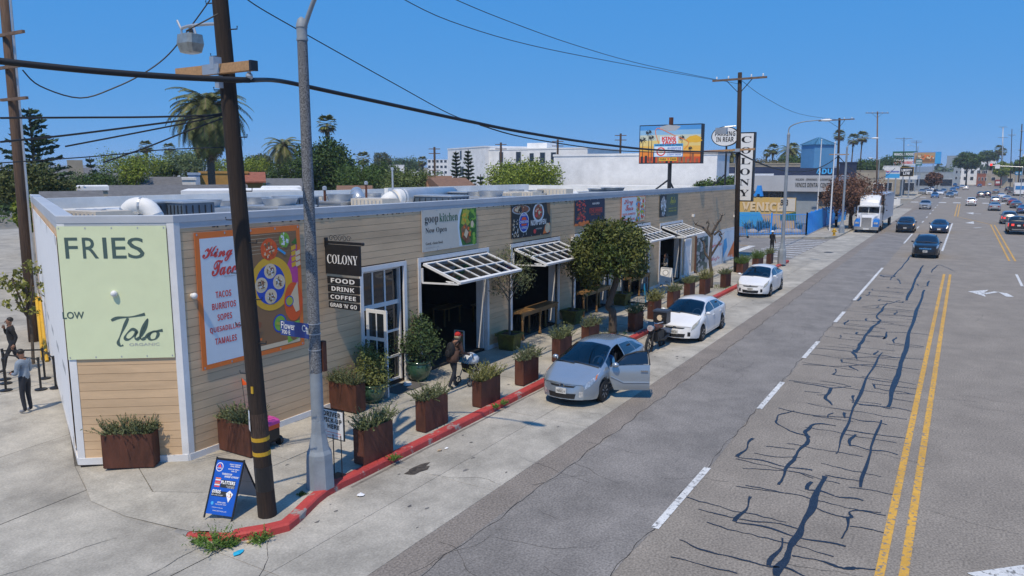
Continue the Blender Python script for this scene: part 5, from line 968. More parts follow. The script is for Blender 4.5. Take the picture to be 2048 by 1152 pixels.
for P_,d_,r_,lab in((((0,236),(150,235),(300,234),(446,230)),15,.018,'level service cable between the two left poles'),(((0,284),(120,272),(240,257),(368,240),(448,226)),15,.018,'service cable rising towards the near pole'),(((130,293),(240,272),(368,247),(448,230)),15,.015,'lower service cable rising towards the near pole'),(((206,325),(290,296),(370,264),(450,235)),15,.014,'lowest service cable passing the small palms'),(((420,0),(384,50),(338,108),(290,145),(230,175),(160,196),(80,172),(45,140)),15,.012,'loose sagging wire between the pole tops'),(((436,28),(372,62)),13.4,.012,'short dark wire from the pole to the floodlight'),(((0,326),(200,312),(320,300),(455,294)),15,.01,'pale thin wire low behind the near pole'))[:7]:q=MB();q.tube(smooth_path([at(u,v,d_)for u,v in P_],5),r_,5);tag(q.build('cable',m_wire),lab,'cable','overhead cables')
# ================================================================== street signs and small things
t=thing('pickup_sign',G(676,953,ZP),'white DRIVER PICK-UP HERE sign on a black stand behind the near lamp post','sign');p=G(676,953,ZP);X_=p.x
a,e=onX(640,816,X_),onX(689,882,X_);S=Sign((X_-.02,a.y,e.z),(0,-1,0),(0,0,1),a.y-e.y,a.z-e.z+.02);b=MB();S.slab(b,-.03,-.01,-.02,1.02,-.02,1.02);b.build('frame',m_black,t);b=MB();S.slab(b,-.012,0,.02,.98,.02,.98);b.build('panel',m_wpaint,t)
S.text(SANSB('DRIVER'),.17,.76,.90,.94,4,bold=.01);S.text(SANSB('PICK-UP'),.15,.55,.94,.72,4,bold=.01);S.text(SANSB('HERE'),.34,.35,.84,.51,4,bold=.01)
for pts in([(.1,.17),(.3,.28),(.3,.22),(.88,.22)],[(.88,.22),(.88,.12),(.3,.12),(.3,.06),(.1,.17)]):S.stroke(pts,.012,2)
S.done(t,m_vinyl);b=MB()
for k in(.55,.88):q=S.P(k,0);b.tube([(q.x,q.y,ZP),(q.x,q.y,e.z+.1)],.012,6)
b.box((X_,S.P(.72,0).y,ZP+.012),(.3,.36,.02));b.build('stand',m_black,t)
# blue A board
fl_,fr_,rr_=G(408,1035,ZP),G(463,1043,ZP),G(517,1000,ZP);ex=(fr_-fl_).normalized();hh=.98;back=(rr_-fr_);back.z=0;nb=Vector((0,0,1)).cross(ex);nb=nb if nb.dot(back)>0 else-nb;dB=abs(back.dot(nb));top=nb*dB*.5+Vector((0,0,hh));t=thing('pavement_sign',fl_,'blue A-board sign for platters and gyros beside the near wooden pole','sign')
wB=(fr_-fl_).length;ey=top.normalized();S=Sign(fl_+ey*.08,ex,ey,wB,top.length-.1);b=MB();S.slab(b,-.012,0,.015,.985);b.build('front_panel',mat('sign blue',(.01,.10,.52),.4,var=.06),t)
b=MB();rl_=fl_+nb*dB;b.bar(fl_,fl_+top*1.03,.025);b.bar(fr_,fr_+top*1.03,.025);b.bar(fl_+top,fr_+top,.03);b.bar(rl_,fl_+top,.022);b.bar(fr_+nb*dB,fr_+top,.022);b.bar(rl_.lerp(fl_+top,.5),(fr_+nb*dB).lerp(fr_+top,.5),.02);b.bar(rl_.lerp(fl_+top,.12),(fr_+nb*dB).lerp(fr_+top,.12),.02);b.build('frame',m_black,t)
ey2=(fr_+top-fr_-nb*dB).normalized();S2=Sign(fr_+nb*dB+ey2*.12,-ex,ey2,wB,top.length-.2);b=MB();S2 .slab(b,-.012,0,.03,.97);b.build('back_panel',k_grey,t)
S.lay=.003;S.disc(.17,.87,.13,.085,WH,1);S.disc(.17,.87,.11,.07,BLU,1.5);S.poly([(.10,.86),(.17,.93),(.24,.86)],RE,2);S.text(SANSB('CHICKEN'),.08,.835,.26,.858,WH,3)
for i,(s_,x0,y,x1)in enumerate((('FIRST ORDER',.52,.93,.92),('FREE DRINK',.56,.895,.9),('PICK UP ONLY',.5,.84,.9),('ASK US',.62,.805,.82))):S.text(SANSB(s_),x0,y,x1,y+.022,WH)
S.text(SANSB('"AMERICAN'),.3,.735,.68,.77,WH,shear=.2);S.text(SANSB('MADE GYROS"'),.42,.69,.95,.725,WH,shear=.2)
S.poly([(.34,.50),(.86,.50),(.86,.64),(.34,.64)],INK,1.2);S.text(SANSB('PLATTERS'),.34,.565,.85,.63,WH,bold=.02);S.text('WITH RICE & SALAD',.55,.525,.85,.545,WH);S.text('WARM BREAD',.6,.50,.85,.518,WH)
for i in range(6):S.rect(.12,.50+i*.03,.31,.522+i*.03,(RE,WH,OR)[i%3],1.6)
S.poly([(.08,.33),(.62,.33),(.62,.43),(.08,.43)],INK,1.2);S.text(SANSB('GYROS'),.09,.385,.40,.45,WH,bold=.02);S.text('BEEF LAMB CHICKEN',.09,.345,.5,.365,WH);S.poly([(.60,.40),(.72,.46),(.86,.40),(.74,.24)],WH,2);food(S,.73,.37,.07,.05,(ME,BR,TO,OR),14,2.4,.02)
S.disc(.18,.20,.05,.033,SK,1.4);S.text(SANSB('OPEN LATE!'),.36,.215,.66,.24,WH);S.text('(424) 835-0097',.30,.175,.70,.2,WH);S.text('ORDER ONLINE',.2,.12,.6,.135,WH);S.text('WWW.GETGYROS.COM',.25,.06,.75,.08,WH);S.done(t,m_vinyl)
# white A board by the doorway
fl_,fr_=G(1318,576,ZP),G(1339,578,ZP);t=thing('pavement_sign',fl_,'white A-board with a grey ring standing by the woman in the doorway','sign');ex=(fr_-fl_).normalized();nb=Vector((0,0,1)).cross(ex);nb=nb if nb.x>0 else-nb;top=nb*.25+Vector((0,0,1.12));S=Sign(fl_+top*.22,ex,top.normalized(),(fr_-fl_).length,top.length*.76);b=MB();S.slab(b,-.015,0,.03,.97);b.build('front_panel',m_wpaint,t);b=MB()
for q in(fl_,fr_):b.bar(q,q+top,.045);b.bar(q+nb*.5,q+top,.04)
b.bar(fl_+top,fr_+top,.05);b.bar(fl_+top*.2,fr_+top*.2,.04);b.bar(fl_+Vector((0,0,.03)),fr_+Vector((0,0,.03)),.045);b.build('frame',m_wpaint,t);S.disc(.45,.72,.3,.2,GY,1);S.disc(.45,.72,.2,.13,WH,1.5);S.text(SCRIPT('Salon'),.5,.1,.92,.22,INK);S.done(t,m_vinyl)
# tan board inside the first opening
p=G(920,704,ZP);t=thing('menu_board',p,'tan menu board in a thin white frame standing in the first opening','sign');a,e=onX(909,660,p.x),onX(928,705,p.x);b=MB();w_=a.y-e.y;ztp=a.z
for y in(a.y,e.y):b.box((p.x,y,(ZP+ztp)/2),(.03,.03,ztp-ZP))
b.box((p.x,(a.y+e.y)/2,ztp),(.03,w_,.03));b.build('frame',m_wpaint,t);b=MB();b.box((p.x,(a.y+e.y)/2,ztp*.6),(.02,w_-.08,ztp*.66));b.build('board',mat('kraft board',(.50,.34,.15),.7),t)
# dog bowl
p=G(815,770,ZP);t=thing('dog_bowl',p,'small white dog bowl on the pavement by the glazed door','bowl');b=MB();b.lathe([(.13,0),(.14,.01),(.115,.085),(.10,.085),(.085,.04),(.01,.04)],p,18);b.build('dish',m_wpaint,t,smooth=True,auto=40);b=MB();b.lathe([(.085,.045),(.01,.045),(.01,.042),(.085,.042)],p,14);b.build('water',m_dglass,t)
mt=thing('mat_and_shade',Vector((16.75,F-.45,ZP)),'dark grey shade patch painted on the pavement before the glazed door','mat');b=MB();b.box((17.0,F-.5,ZP+.008),(1.3,.7,.016));b.build('flat_sheet',m_black if False else mat('grey shade patch',(.12,.115,.11),.95,var=.2,scale=40),mt)  # flat grey box imitating the shade beside the open door
mt=thing('mat_and_shade',Vector((42.2,F-.6,ZP)),'mossy brown mat before the far doorway and the white door','mat');b=MB();b.box((43.6,F-.8,ZP+.008),(3.4,1.1,.016));b.build('flat_sheet',mat('mossy mat',(.13,.11,.045),.95,var=.3,scale=8),mt)
# litter
for(u,v),c_,lab,s_ in(((476,1107),(.02,.35,.55),'flat turquoise scrap on the road near the corner',.1),((722,991),(.8,.8,.8),'white scrap of paper in the gutter by the lamp post',.09),((880,901),(.45,.34,.22),'crumpled tan wrapper in the gutter',.07),((893,897),(.8,.8,.8),'white crumpled tissue beside the tan wrapper',.05),((498,1085),(.6,.45,.2),'small yellow scrap at the kerb under the wooden pole',.05)):
 p=G(u,v,.012);q=MB();n=7;q.add([p+Vector((s_*rnd.uniform(.7,1.4)*math.cos(i*.9),s_*rnd.uniform(.5,1)*math.sin(i*.9),rnd.uniform(.004,.03)))for i in range(n)]+[p+Vector((0,0,.035))],[(i,(i+1)%n,n)for i in range(n)]);tag(q.build('litter',K('litter %d'%u,c_)),lab,'litter')
# yellow hydrant
p=G(1668,471,.14);t=thing('fire_hydrant',p,'yellow fire hydrant on the far pavement corner','fire hydrant');b=MB();b.lathe([(.2,0),(.2,.05),(.12,.07),(.12,.5),(.17,.52),(.17,.56),(.13,.6),(.1,.7),(.03,.74),(.03,.8),(.01,.8)],p,14);b.build('barrel',m_yel,t,smooth=True,auto=40);b=MB();b.tube([p+Vector((0,-.24,.42)),p+Vector((0,.24,.42))],.07,10);b.tube([p+Vector((-.22,0,.4)),p],.09,10);b.build('outlet',m_yel,t)
# e-scooters
m_cyan=mat('cyan paint',(.02,.30,.55),.4)
for(u,v),lab in(((1276,612),'blue and black e-scooter standing behind the planter by the motorcycle'),((1486,476),'parked e-scooter in front of the blue fence left of the pedestrian')):
 p=G(u,v,ZP);t=thing('scooter',p,lab,'scooter','e-scooters');q_=lambda x,y,z:p+Vector((x,y,z));s_=1
 b=MB();b.bar(q_(-.05,.45,.15),q_(0,-.35,.15),.16,.05);b.build('deck',m_black,t);b=MB();b.bar(q_(0,-.4,.18),q_(0,-.28,1.12),.06);b.build('stem',m_cyan,t);b=MB();b.tube([q_(-.28,-.28,1.14),q_(.28,-.28,1.14)],.02,6);b.build('handlebar',m_black,t)
 for y in(-.46,.5):b=MB();b.tube([q_(-.03,y,.12),q_(.03,y,.12)],.12,14);b.build('wheel',m_black,t)
# delivery robot with a flag
p=G(521,890,ZP);t=thing('delivery_robot',p,'small black delivery robot with a pink lid and an orange flag behind the near pole','robot');b=MB()
rg=lambda k,z,s_=1.0:[p+Vector((x*.28*k,y*.42*k*s_,z))for x,y in((-1,-.8),(-.8,-1),(.8,-1),(1,-.8),(1,.8),(.8,1),(-.8,1),(-1,.8))]
b.loop([rg(.9,.12),rg(1,.2),rg(1.0,.45)]);b.build('body',m_black,t);b=MB();b.loop([rg(1.02,.45),rg(1.02,.56)]);b.build('orange_band',k_flame,t);b=MB();b.loop([rg(1.05,.56),rg(1.03,.62),rg(.85,.67)]);b.build('lid',k_pink,t)
for y in(-.34,0,.34):
 for x in(-.27,.27):b=MB();b.tube([p+Vector((x-.04,y,.11)),p+Vector((x+.04,y,.11))],.11,14);b.build('wheel',m_black,t)
fy=p+Vector((0,.42,.5));b=MB();b.tube([fy,fy+Vector((-.0,.12,1.05))],.007,5);b.build('flag_staff',m_black,t);q=fy+Vector((0,.12,1.05));b=MB();b.add([q,q+Vector((0,-.22,-.13)),q+Vector((0,-.02,-.17)),q+Vector((.01,0,0)),q+Vector((.01,-.22,-.13)),q+Vector((.01,-.02,-.17))],[(0,1,2),(5,4,3),(0,3,4,1),(1,4,5,2)]);b.build('flag',k_flame,t)
# queue barrier posts with belts
posts=[];sproto=thing('queue_post',(0,0,0),'','barrier post','black queue posts beside the side wall');b=MB();b.tube([(0,0,.03),(0,0,.95)],.032,10);b.build('post',m_black,sproto);b=MB();b.lathe([(.17,0),(.17,.025),(.06,.05),(.03,.06)],n=18);b.build('base',m_black,sproto);b=MB();b.tube([(0,0,.9),(0,0,1.0)],.042,10);b.build('belt_head',m_black,sproto);u_=False
for(u,v),lab in(((112,776),'black queue post nearest the white corner trim'),((82,779),'black queue post just left of the nearest one by the corner'),((90,757),'black queue post behind the man in the light blue hoodie'),((12,781),'black queue post left of the man in the hoodie, lowest in view'),((12,767),'middle black queue post at the left edge'),((10,759),'rearmost black queue post at the left edge')):p=G(u,v,.01);posts.append(p);place(sproto,u_,p,0,lab);u_=True
for a,c,lab in((0,2,'black belt between the two queue posts by the corner'),(1,4,'black belt running left from the queue post by the corner'),(2,5,'black belt at the back of the queue line')):
 q=MB();q.bar(posts[a]+Vector((0,0,.94)),posts[c]+Vector((0,0,.93)),.004,.05);tag(q.build('queue_belt',m_black),lab,'belt','queue belts')
# ================================================================== vehicles
def pchip(P,x):
 n=len(P)
 if x<=P[0][0]:return P[0][1]
 if x>=P[-1][0]:return P[-1][1]
 i=0
 while x>P[i+1][0]:i+=1
 def dl(k):return(P[k+1][1]-P[k][1])/(P[k+1][0]-P[k][0])
 def m(k):
  if k==0:return dl(0)
  if k==n-1:return dl(n-2)
  a,b=dl(k-1),dl(k);return 0 if a*b<=0 else 2*a*b/(a+b)
 h=P[i+1][0]-P[i][0];t=(x-P[i][0])/h
 return(2*t**3-3*t*t+1)*P[i][1]+(t**3-2*t*t+t)*h*m(i)+(-2*t**3+3*t*t)*P[i+1][1]+(t**3-t*t)*h*m(i+1)
m_tyre=mat('tyre rubber',(.018,.018,.019),.85,var=.15,scale=20);m_rim=mat('alloy rim',(.45,.46,.48),.3,.8,var=.08);m_chrome=mat('chrome',(.62,.63,.65),.12,1,var=.03);m_cglass=mat('tinted car glass',(.008,.012,.022),.03,var=.1,spec=1.0,coat=.6);m_clear=mat('headlamp lens',(.85,.86,.86),.1,.5,var=.3,scale=9,c2=(.28,.29,.3),coat=.6);m_clear2=mat('yellowed headlamp lens',(.62,.58,.46),.15,.2,var=.2,scale=7,c2=(.38,.35,.28),coat=.5);m_trim=mat('black plastic trim',(.014,.014,.015),.5,var=.1);m_tail=mat('tail lamp',(.36,.012,.015),.2,var=.15,coat=.5);m_amber=mat('amber lamp',(.62,.16,.02),.2,var=.1);m_plate=mat('number plate',(.68,.68,.66),.5,var=.03);m_blueem=mat('blue badge',(.03,.10,.42),.2,.3);m_brake=mat('lit brake lamp',(.75,.05,.04),.3,emit=1.5);m_turn=mat('lit turn lamp',(.9,.40,.05),.3,emit=2.0);m_drl=mat('lit driving lamp',(.9,.9,.85),.3,emit=1.2)
def paint(n,c,metal=.0,rough=.28):return mat('car paint '+n,c,rough,metal,var=.03,scale=1.5,coat=.8,spec=.5)
SV=[0,.07,.14,.2,.3,.4,.46,.5,.56,.62,.69,.75,.79,.84,.92,1.0]
SHAPES=dict(
hatch=dict(L=4.46,zt=[(0,.69),(.12,.755),(.3,.82),(.6,.93),(.76,.985),(.84,1.03),(1.35,1.27),(1.9,1.46),(2.35,1.51),(3,1.48),(3.6,1.39),(4.1,1.21),(4.28,1.10),(4.46,.95)],zs=[(0,.63),(.3,.75),(.6,.84),(1.0,.93),(2,.97),(3,.99),(4,1.02),(4.46,.9)],wb=[(0,.63),(.2,.755),(.5,.84),(1.0,.872),(3,.872),(3.9,.84),(4.25,.77),(4.46,.68)],wr=[(0,.56),(.5,.68),(.85,.75),(1.1,.735),(1.6,.655),(2,.60),(3,.565),(3.8,.55),(4.46,.55)],ax=(.90,3.60),r=.315,rock=.19,ws=(.84,1.88),rw=(3.4,4.08),sw=[(1.12,2.38,1.58,2.36),(2.45,3.28,2.43,3.22),(3.33,3.9,3.28,3.6)],bow=.20,bowr=.1),
hatch2=dict(L=4.45,zt=[(0,.71),(.12,.78),(.3,.85),(.55,.94),(.72,1.0),(.80,1.045),(1.3,1.29),(1.8,1.465),(2.25,1.51),(3,1.47),(3.6,1.38),(4.1,1.20),(4.28,1.10),(4.45,.95)],zs=[(0,.64),(.3,.77),(.6,.86),(1.0,.95),(2,.99),(3,1.0),(4,1.02),(4.45,.9)],wb=[(0,.62),(.2,.745),(.5,.83),(1.0,.862),(3,.862),(3.9,.83),(4.25,.77),(4.45,.68)],wr=[(0,.55),(.5,.67),(.82,.735),(1.1,.725),(1.6,.65),(2,.595),(3,.56),(3.8,.55),(4.45,.55)],ax=(.86,3.56),r=.31,rock=.19,ws=(.81,1.78),rw=(3.4,4.08),sw=[(1.05,2.3,1.5,2.28),(2.37,3.2,2.35,3.14),(3.26,3.84,3.2,3.54)],bow=.18,bowr=.1),
suv=dict(L=4.45,zt=[(0,.93),(.1,1.0),(.3,1.05),(1.1,1.13),(1.25,1.18),(1.6,1.42),(1.95,1.60),(2.3,1.66),(3.6,1.64),(4.05,1.56),(4.3,1.3),(4.45,1.0)],zs=[(0,.9),(.3,.99),(1,1.04),(2,1.08),(3,1.1),(4,1.13),(4.45,.95)],wb=[(0,.74),(.2,.85),(.5,.91),(1,.93),(3.6,.93),(4.2,.88),(4.45,.8)],wr=[(0,.68),(.5,.76),(1.1,.80),(1.4,.77),(1.9,.68),(3,.66),(4,.64),(4.45,.66)],ax=(.86,3.5),r=.36,rock=.26,ws=(1.2,1.9),rw=(3.98,4.32),sw=[(1.36,2.3,1.72,2.28),(2.38,3.25,2.36,3.22),(3.32,4.0,3.28,3.8)],bow=.12,bowr=.06),
sedan=dict(L=4.72,zt=[(0,.62),(.15,.70),(.5,.82),(1.2,.93),(1.35,.98),(1.8,1.22),(2.2,1.38),(2.6,1.435),(3.1,1.39),(3.8,1.2),(4.2,1.09),(4.6,1.05),(4.72,.95)],zs=[(0,.58),(.4,.76),(1.2,.88),(2,.92),(3,.95),(4,1.0),(4.72,.9)],wb=[(0,.68),(.2,.80),(.5,.89),(1,.92),(3.6,.92),(4.3,.87),(4.72,.76)],wr=[(0,.6),(.5,.7),(1.2,.74),(1.5,.72),(2.1,.60),(3,.57),(3.7,.6),(4.2,.66),(4.72,.66)],ax=(.9,3.75),r=.335,rock=.17,ws=(1.33,2.15),rw=(3.05,4.0),sw=[(1.5,2.5,1.95,2.48),(2.57,3.35,2.55,3.2),(3.4,3.7,3.26,3.4)],bow=.2,bowr=.1),
van=dict(L=5.3,zt=[(0,.95),(.1,1.05),(.5,1.2),(.75,1.3),(1.3,1.9),(1.6,2.05),(2.2,2.1),(5.1,2.1),(5.3,1.9)],zs=[(0,.9),(.5,1.1),(1,1.2),(5,1.2),(5.3,1.0)],wb=[(0,.8),(.2,.92),(.5,.99),(5,.99),(5.3,.93)],wr=[(0,.74),(.6,.84),(1.3,.84),(2,.82),(5.3,.8)],ax=(.9,4.1),r=.36,rock=.28,ws=(.8,1.5),rw=(5.16,5.29),sw=[(1.1,2.0,1.45,1.98),(2.2,3.3,2.2,3.3)],bow=.12,bowr=.03),
pickup=dict(L=5.6,zt=[(0,1.0),(.1,1.08),(.4,1.14),(1.4,1.2),(1.55,1.26),(2.1,1.72),(2.5,1.86),(3.5,1.84),(3.72,1.7),(3.86,1.27),(5.5,1.27),(5.6,1.22)],zs=[(0,.96),(.4,1.06),(1.4,1.12),(3.6,1.18),(3.9,1.24),(5.5,1.24),(5.6,1.18)],wb=[(0,.8),(.2,.92),(.5,.98),(5.3,.98),(5.6,.92)],wr=[(0,.74),(.6,.84),(1.4,.86),(2.1,.74),(3.6,.72),(3.9,.9),(5.6,.9)],ax=(.95,4.45),r=.39,rock=.36,ws=(1.5,2.2),rw=(3.62,3.8),sw=[(1.66,2.6,2.0,2.58),(2.68,3.5,2.66,3.45)],bow=.1,bowr=.02))
class Car:
 def __init__(s,shape):s.__dict__.update(SHAPES[shape]);s.kz=pchip(s.zt,0.0)
 def S(s,x,t):
  zt,zs,wb,wr=(pchip(q,x)for q in(s.zt,s.zs,s.wb,s.wr));zl=s.rock
  for a in s.ax:
   d=abs(x-a);ra=s.r+.065
   if d<ra:zl=max(zl,s.r+math.sqrt(max(0,ra*ra-d*d)))
  e=0
  if x<.35:zl=zl+.05*(1-x/.35)
  if x>s.L-.4:zl=zl+.12*(x-s.L+.4)/.4
  zs=max(zs,zl+.06);zt=max(zt,zs+.015);g=zt-zs;rc=min(.14,g*.42)
  pts=[(0,wb*.94,zl),(.2,wb*.995,zl+.3*(zs-zl)),(.4,wb*.99,zl+.72*(zs-zl)),(.5,wb*.95,zs),(.75,min(wr,wb*.95),zt-rc),(.84,wr*.84,zt-rc*.4),(1,0,zt)]
  y=pchip([(p[0],p[1])for p in pts],t);z=pchip([(p[0],p[2])for p in pts],t);return Vector((x,y,z))
 def warp(s,p):
  x,y,z=p
  if x<.7:
   u=min(1,abs(y)/s.wb[0][1]);v=max(0,min(1,(z-s.rock)/(s.kz-s.rock)));g=1.0 if v<.35 else 1-.55*((v-.35)/.65)**1.5
   x-=s.bow*(1-u*u)*max(0,1-x/.7)**2*g
  if x>s.L-.6:u=min(1,abs(y)/s.wb[-1][1]);x+=s.bowr*(1-u*u)*max(0,1-(s.L-x)/.6)**2
  return Vector((x,y,z))
 def W(s,x,t,sd=1):p=s.S(x,t);return s.warp(Vector((p.x,p.y*sd,p.z)))
 def N(s,x,t,sd=1):
  e=.012;tu=s.W(min(x+e,s.L),t,sd)-s.W(max(x-e,0),t,sd);tv=s.W(x,min(t+e,1),sd)-s.W(x,max(t-e,0),sd);n=tu.cross(tv)*sd
  if n.length<1e-9:return Vector((0,0,1))
  n.normalize();return n if n.z+n.y*sd>0 else-n
 def patch(s,mb,c,sd=1,nx=6,nt=4,off=.005): # c: four (x, t) corners: lower front, lower rear, upper rear, upper front
  V=[]
  for j in range(nt+1):
   for i in range(nx+1):
    a,b=i/nx,j/nt;x=(1-b)*((1-a)*c[0][0]+a*c[1][0])+b*((1-a)*c[3][0]+a*c[2][0]);t=(1-b)*((1-a)*c[0][1]+a*c[1][1])+b*((1-a)*c[3][1]+a*c[2][1]);V.append(s.W(x,t,sd)+s.N(x,t,sd)*off)
  mb.add(V,[(j*(nx+1)+i,j*(nx+1)+i+1,(j+1)*(nx+1)+i+1,(j+1)*(nx+1)+i)[::sd]for j in range(nt)for i in range(nx)])
 def top(s,mb,x0,x1,t0,nx=8,ny=8,off=.006,t0b=None):
  V=[];t0b=t0 if t0b is None else t0b
  for i in range(nx+1):
   x=x0+(x1-x0)*i/nx;tt=t0+(t0b-t0)*i/nx
   for j in range(ny+1):u=2*j/ny-1;t=1-(1-tt)*abs(u);V.append(s.W(x,t,1 if u>=0 else-1)+s.N(x,max(.02,min(t,.985)),1 if u>=0 else-1)*off)
  mb.add(V,[(i*(ny+1)+j,i*(ny+1)+j+1,(i+1)*(ny+1)+j+1,(i+1)*(ny+1)+j)for i in range(nx)for j in range(ny)])
 def end(s,x,y,z,off=.006):q=s.warp(Vector((x,y,z)));q.x+=off*(-1 if x<1 else 1);return q
 def face(s,mb,x,y0,y1,z0,z1,n=6,off=.006,k=1.0,dx=0): # on the nose (x = 0) or the tail (x = L); k narrows the lower edge
  V=[s.end(x,(y0+(y1-y0)*i/n)*(k if j==0 else 1),(z0,z1)[j],off)for j in range(2)for i in range(n+1)];mb.add(V,[(i,i+1,n+2+i,n+1+i)if x>1 else(i+1,i,n+1+i,n+2+i)for i in range(n)])
 def body(s,hole=None,cabin=False):
  mb=MB();xs=set([0,.04,.1,.18,s.L,s.L-.05,s.L-.12,s.L-.2]);k=.3
  while k<s.L-.2:xs.add(round(k,3));k+=.13
  for a in s.ax:
   ra=s.r+.065
   for i in range(13):xs.add(round(a-ra*math.cos(math.pi*i/12),4))
   xs.add(a-ra-.006);xs.add(a+ra+.006)
  xs=sorted(xs);n=len(SV);rows=[[s.W(x,t,1)for t in SV]+[s.W(x,t,-1)for t in SV[-2::-1]]for x in xs];m=2*n-1;V=[p for r_ in rows for p in r_];fs=[]
  for i in range(len(xs)-1):
   for j in range(m-1):
    if cabin and s.ws[0]+.04<(xs[i]+xs[i+1])/2<s.ws[1]-.03 and min(SV[min(q,2*n-2-q)]for q in(j,j+1))>.785:continue
    if hole and j>=m-1-hole[2]and hole[0]<(xs[i]+xs[i+1])/2<hole[1]and j<m-1-hole[3]:continue
    fs.append((i*m+j,i*m+j+1,(i+1)*m+j+1,(i+1)*m+j)[::-1])
  mb.add(V,fs)
  for x,fl in((0,1),(s.L,0)): # nose and tail
   half=[s.S(x,t)for t in SV];kk=SV.index(.5);rowsz=half[:kk+1];tops=half[kk:];us=[p.y/tops[0].y for p in tops];us=us+[-u for u in us[-2::-1]];cz=[p.z-tops[0].z for p in tops];cz=cz+cz[-2::-1];V=[]
   for i,p in enumerate(rowsz):
    for u,c in zip(us,cz):V.append(s.warp(Vector((x,u*p.y,p.z+c*(i/kk)**3))))
   w=len(us);mb.add(V,[((i*w+j,i*w+j+1,(i+1)*w+j+1,(i+1)*w+j)if fl else(i*w+j+1,i*w+j,(i+1)*w+j,(i+1)*w+j+1))for i in range(kk)for j in range(w-1)])
  return mb
WH_={}
def wheel(parent,c,r,sd,far=False,rimm=None):
 key=(round(r,3),sd,far,rimm)
 if key not in WH_:
  w=.2;t=MB();pr_=[(r*.62,-w/2),(r*.93,-w/2),(r,-w/2+.03),(r,w/2-.03),(r*.93,w/2),(r*.62,w/2)];n=14 if far else 24
  t.loop([[Vector((q*math.cos(a),y,q*math.sin(a)))for a in(2*math.pi*j/n for j in range(n))]for q,y in pr_]);b=MB();y=sd*w*.36
  if not far:
   b.loop([[Vector((q*math.cos(a),y_,q*math.sin(a)))for a in(2*math.pi*j/n for j in range(n))]for q,y_ in((r*.62,y+sd*.02),(r*.66,y+sd*.02),(r*.58,y-sd*.05),(.02,y-sd*.05))],caps=False)
   for i in range(7):a=2*math.pi*i/7;b.bar((math.cos(a)*.03,y,math.sin(a)*.03),(math.cos(a)*r*.6,y+sd*.012,math.sin(a)*r*.6),.035,.05,up=(0,1,0))
   b.tube([(0,y-sd*.02,0),(0,y+sd*.025,0)],.05,10)
  else:b.tube([(0,y-sd*.05,0),(0,y+sd*.015,0)],r*.6,12)
  a_=t.build('wheel',m_tyre,None,smooth=True,auto=35);b_=b.build('rim',rimm or m_rim,None);b_.parent=a_;a_.location=c;a_.parent=parent;WH_[key]=(a_,b_);return
 a_,b_=WH_[key];a2=a_.copy();col.objects.link(a2);a2 .parent=parent;a2 .location=c;b2=b_.copy();col.objects.link(b2);b2 .parent=a2
m_wglass=glass('windscreen glass',(.30,.36,.42),.10,.02)
def fit_cabin(t,c):
 for sd in(-1,1):
  g=MB();g.box((1.95,sd*.36,.46),(.55,.5,.16));g.box((2.25,sd*.36,.80),(.14,.48,.62),rot=Matrix.Rotation(.25,3,'Y'));g.box((2.32,sd*.36,1.17),(.1,.26,.16));g.build('seat',m_int,t)
  if sd>0:g=MB();c.patch(g,[(1.0,.1),(3.3,.1),(3.3,.5),(1.0,.5)],sd,6,4,-.04);g.build('door_lining',m_int,t)
 g=MB();g.box((1.8,0,.34),(2.2,1.45,.05));g.box((3.0,0,.8),(.2,1.4,.9));g.build('cabin_floor',m_int,t);g=MB();g.loop([[Vector((x,y,z))for y,z in((-.68,.5),(.68,.5),(.66,zt),(-.66,zt))]for x,zt in((.86,.98),(1.15,1.02),(1.4,.92))]);g.build('dashboard',m_trim,t)
 g=MB();g.loop([[Vector((1.52+.07*math.sin(a),-.36+(.18+.018*math.cos(b_))*math.cos(a),.95+(.18+.018*math.cos(b_))*math.sin(a)))for b_ in(i*1.57 for i in range(4))]for a in(j*.39 for j in range(17))],caps=False);g.build('steering_wheel',mat('grey wheel rim',(.25,.26,.27),.5),t)
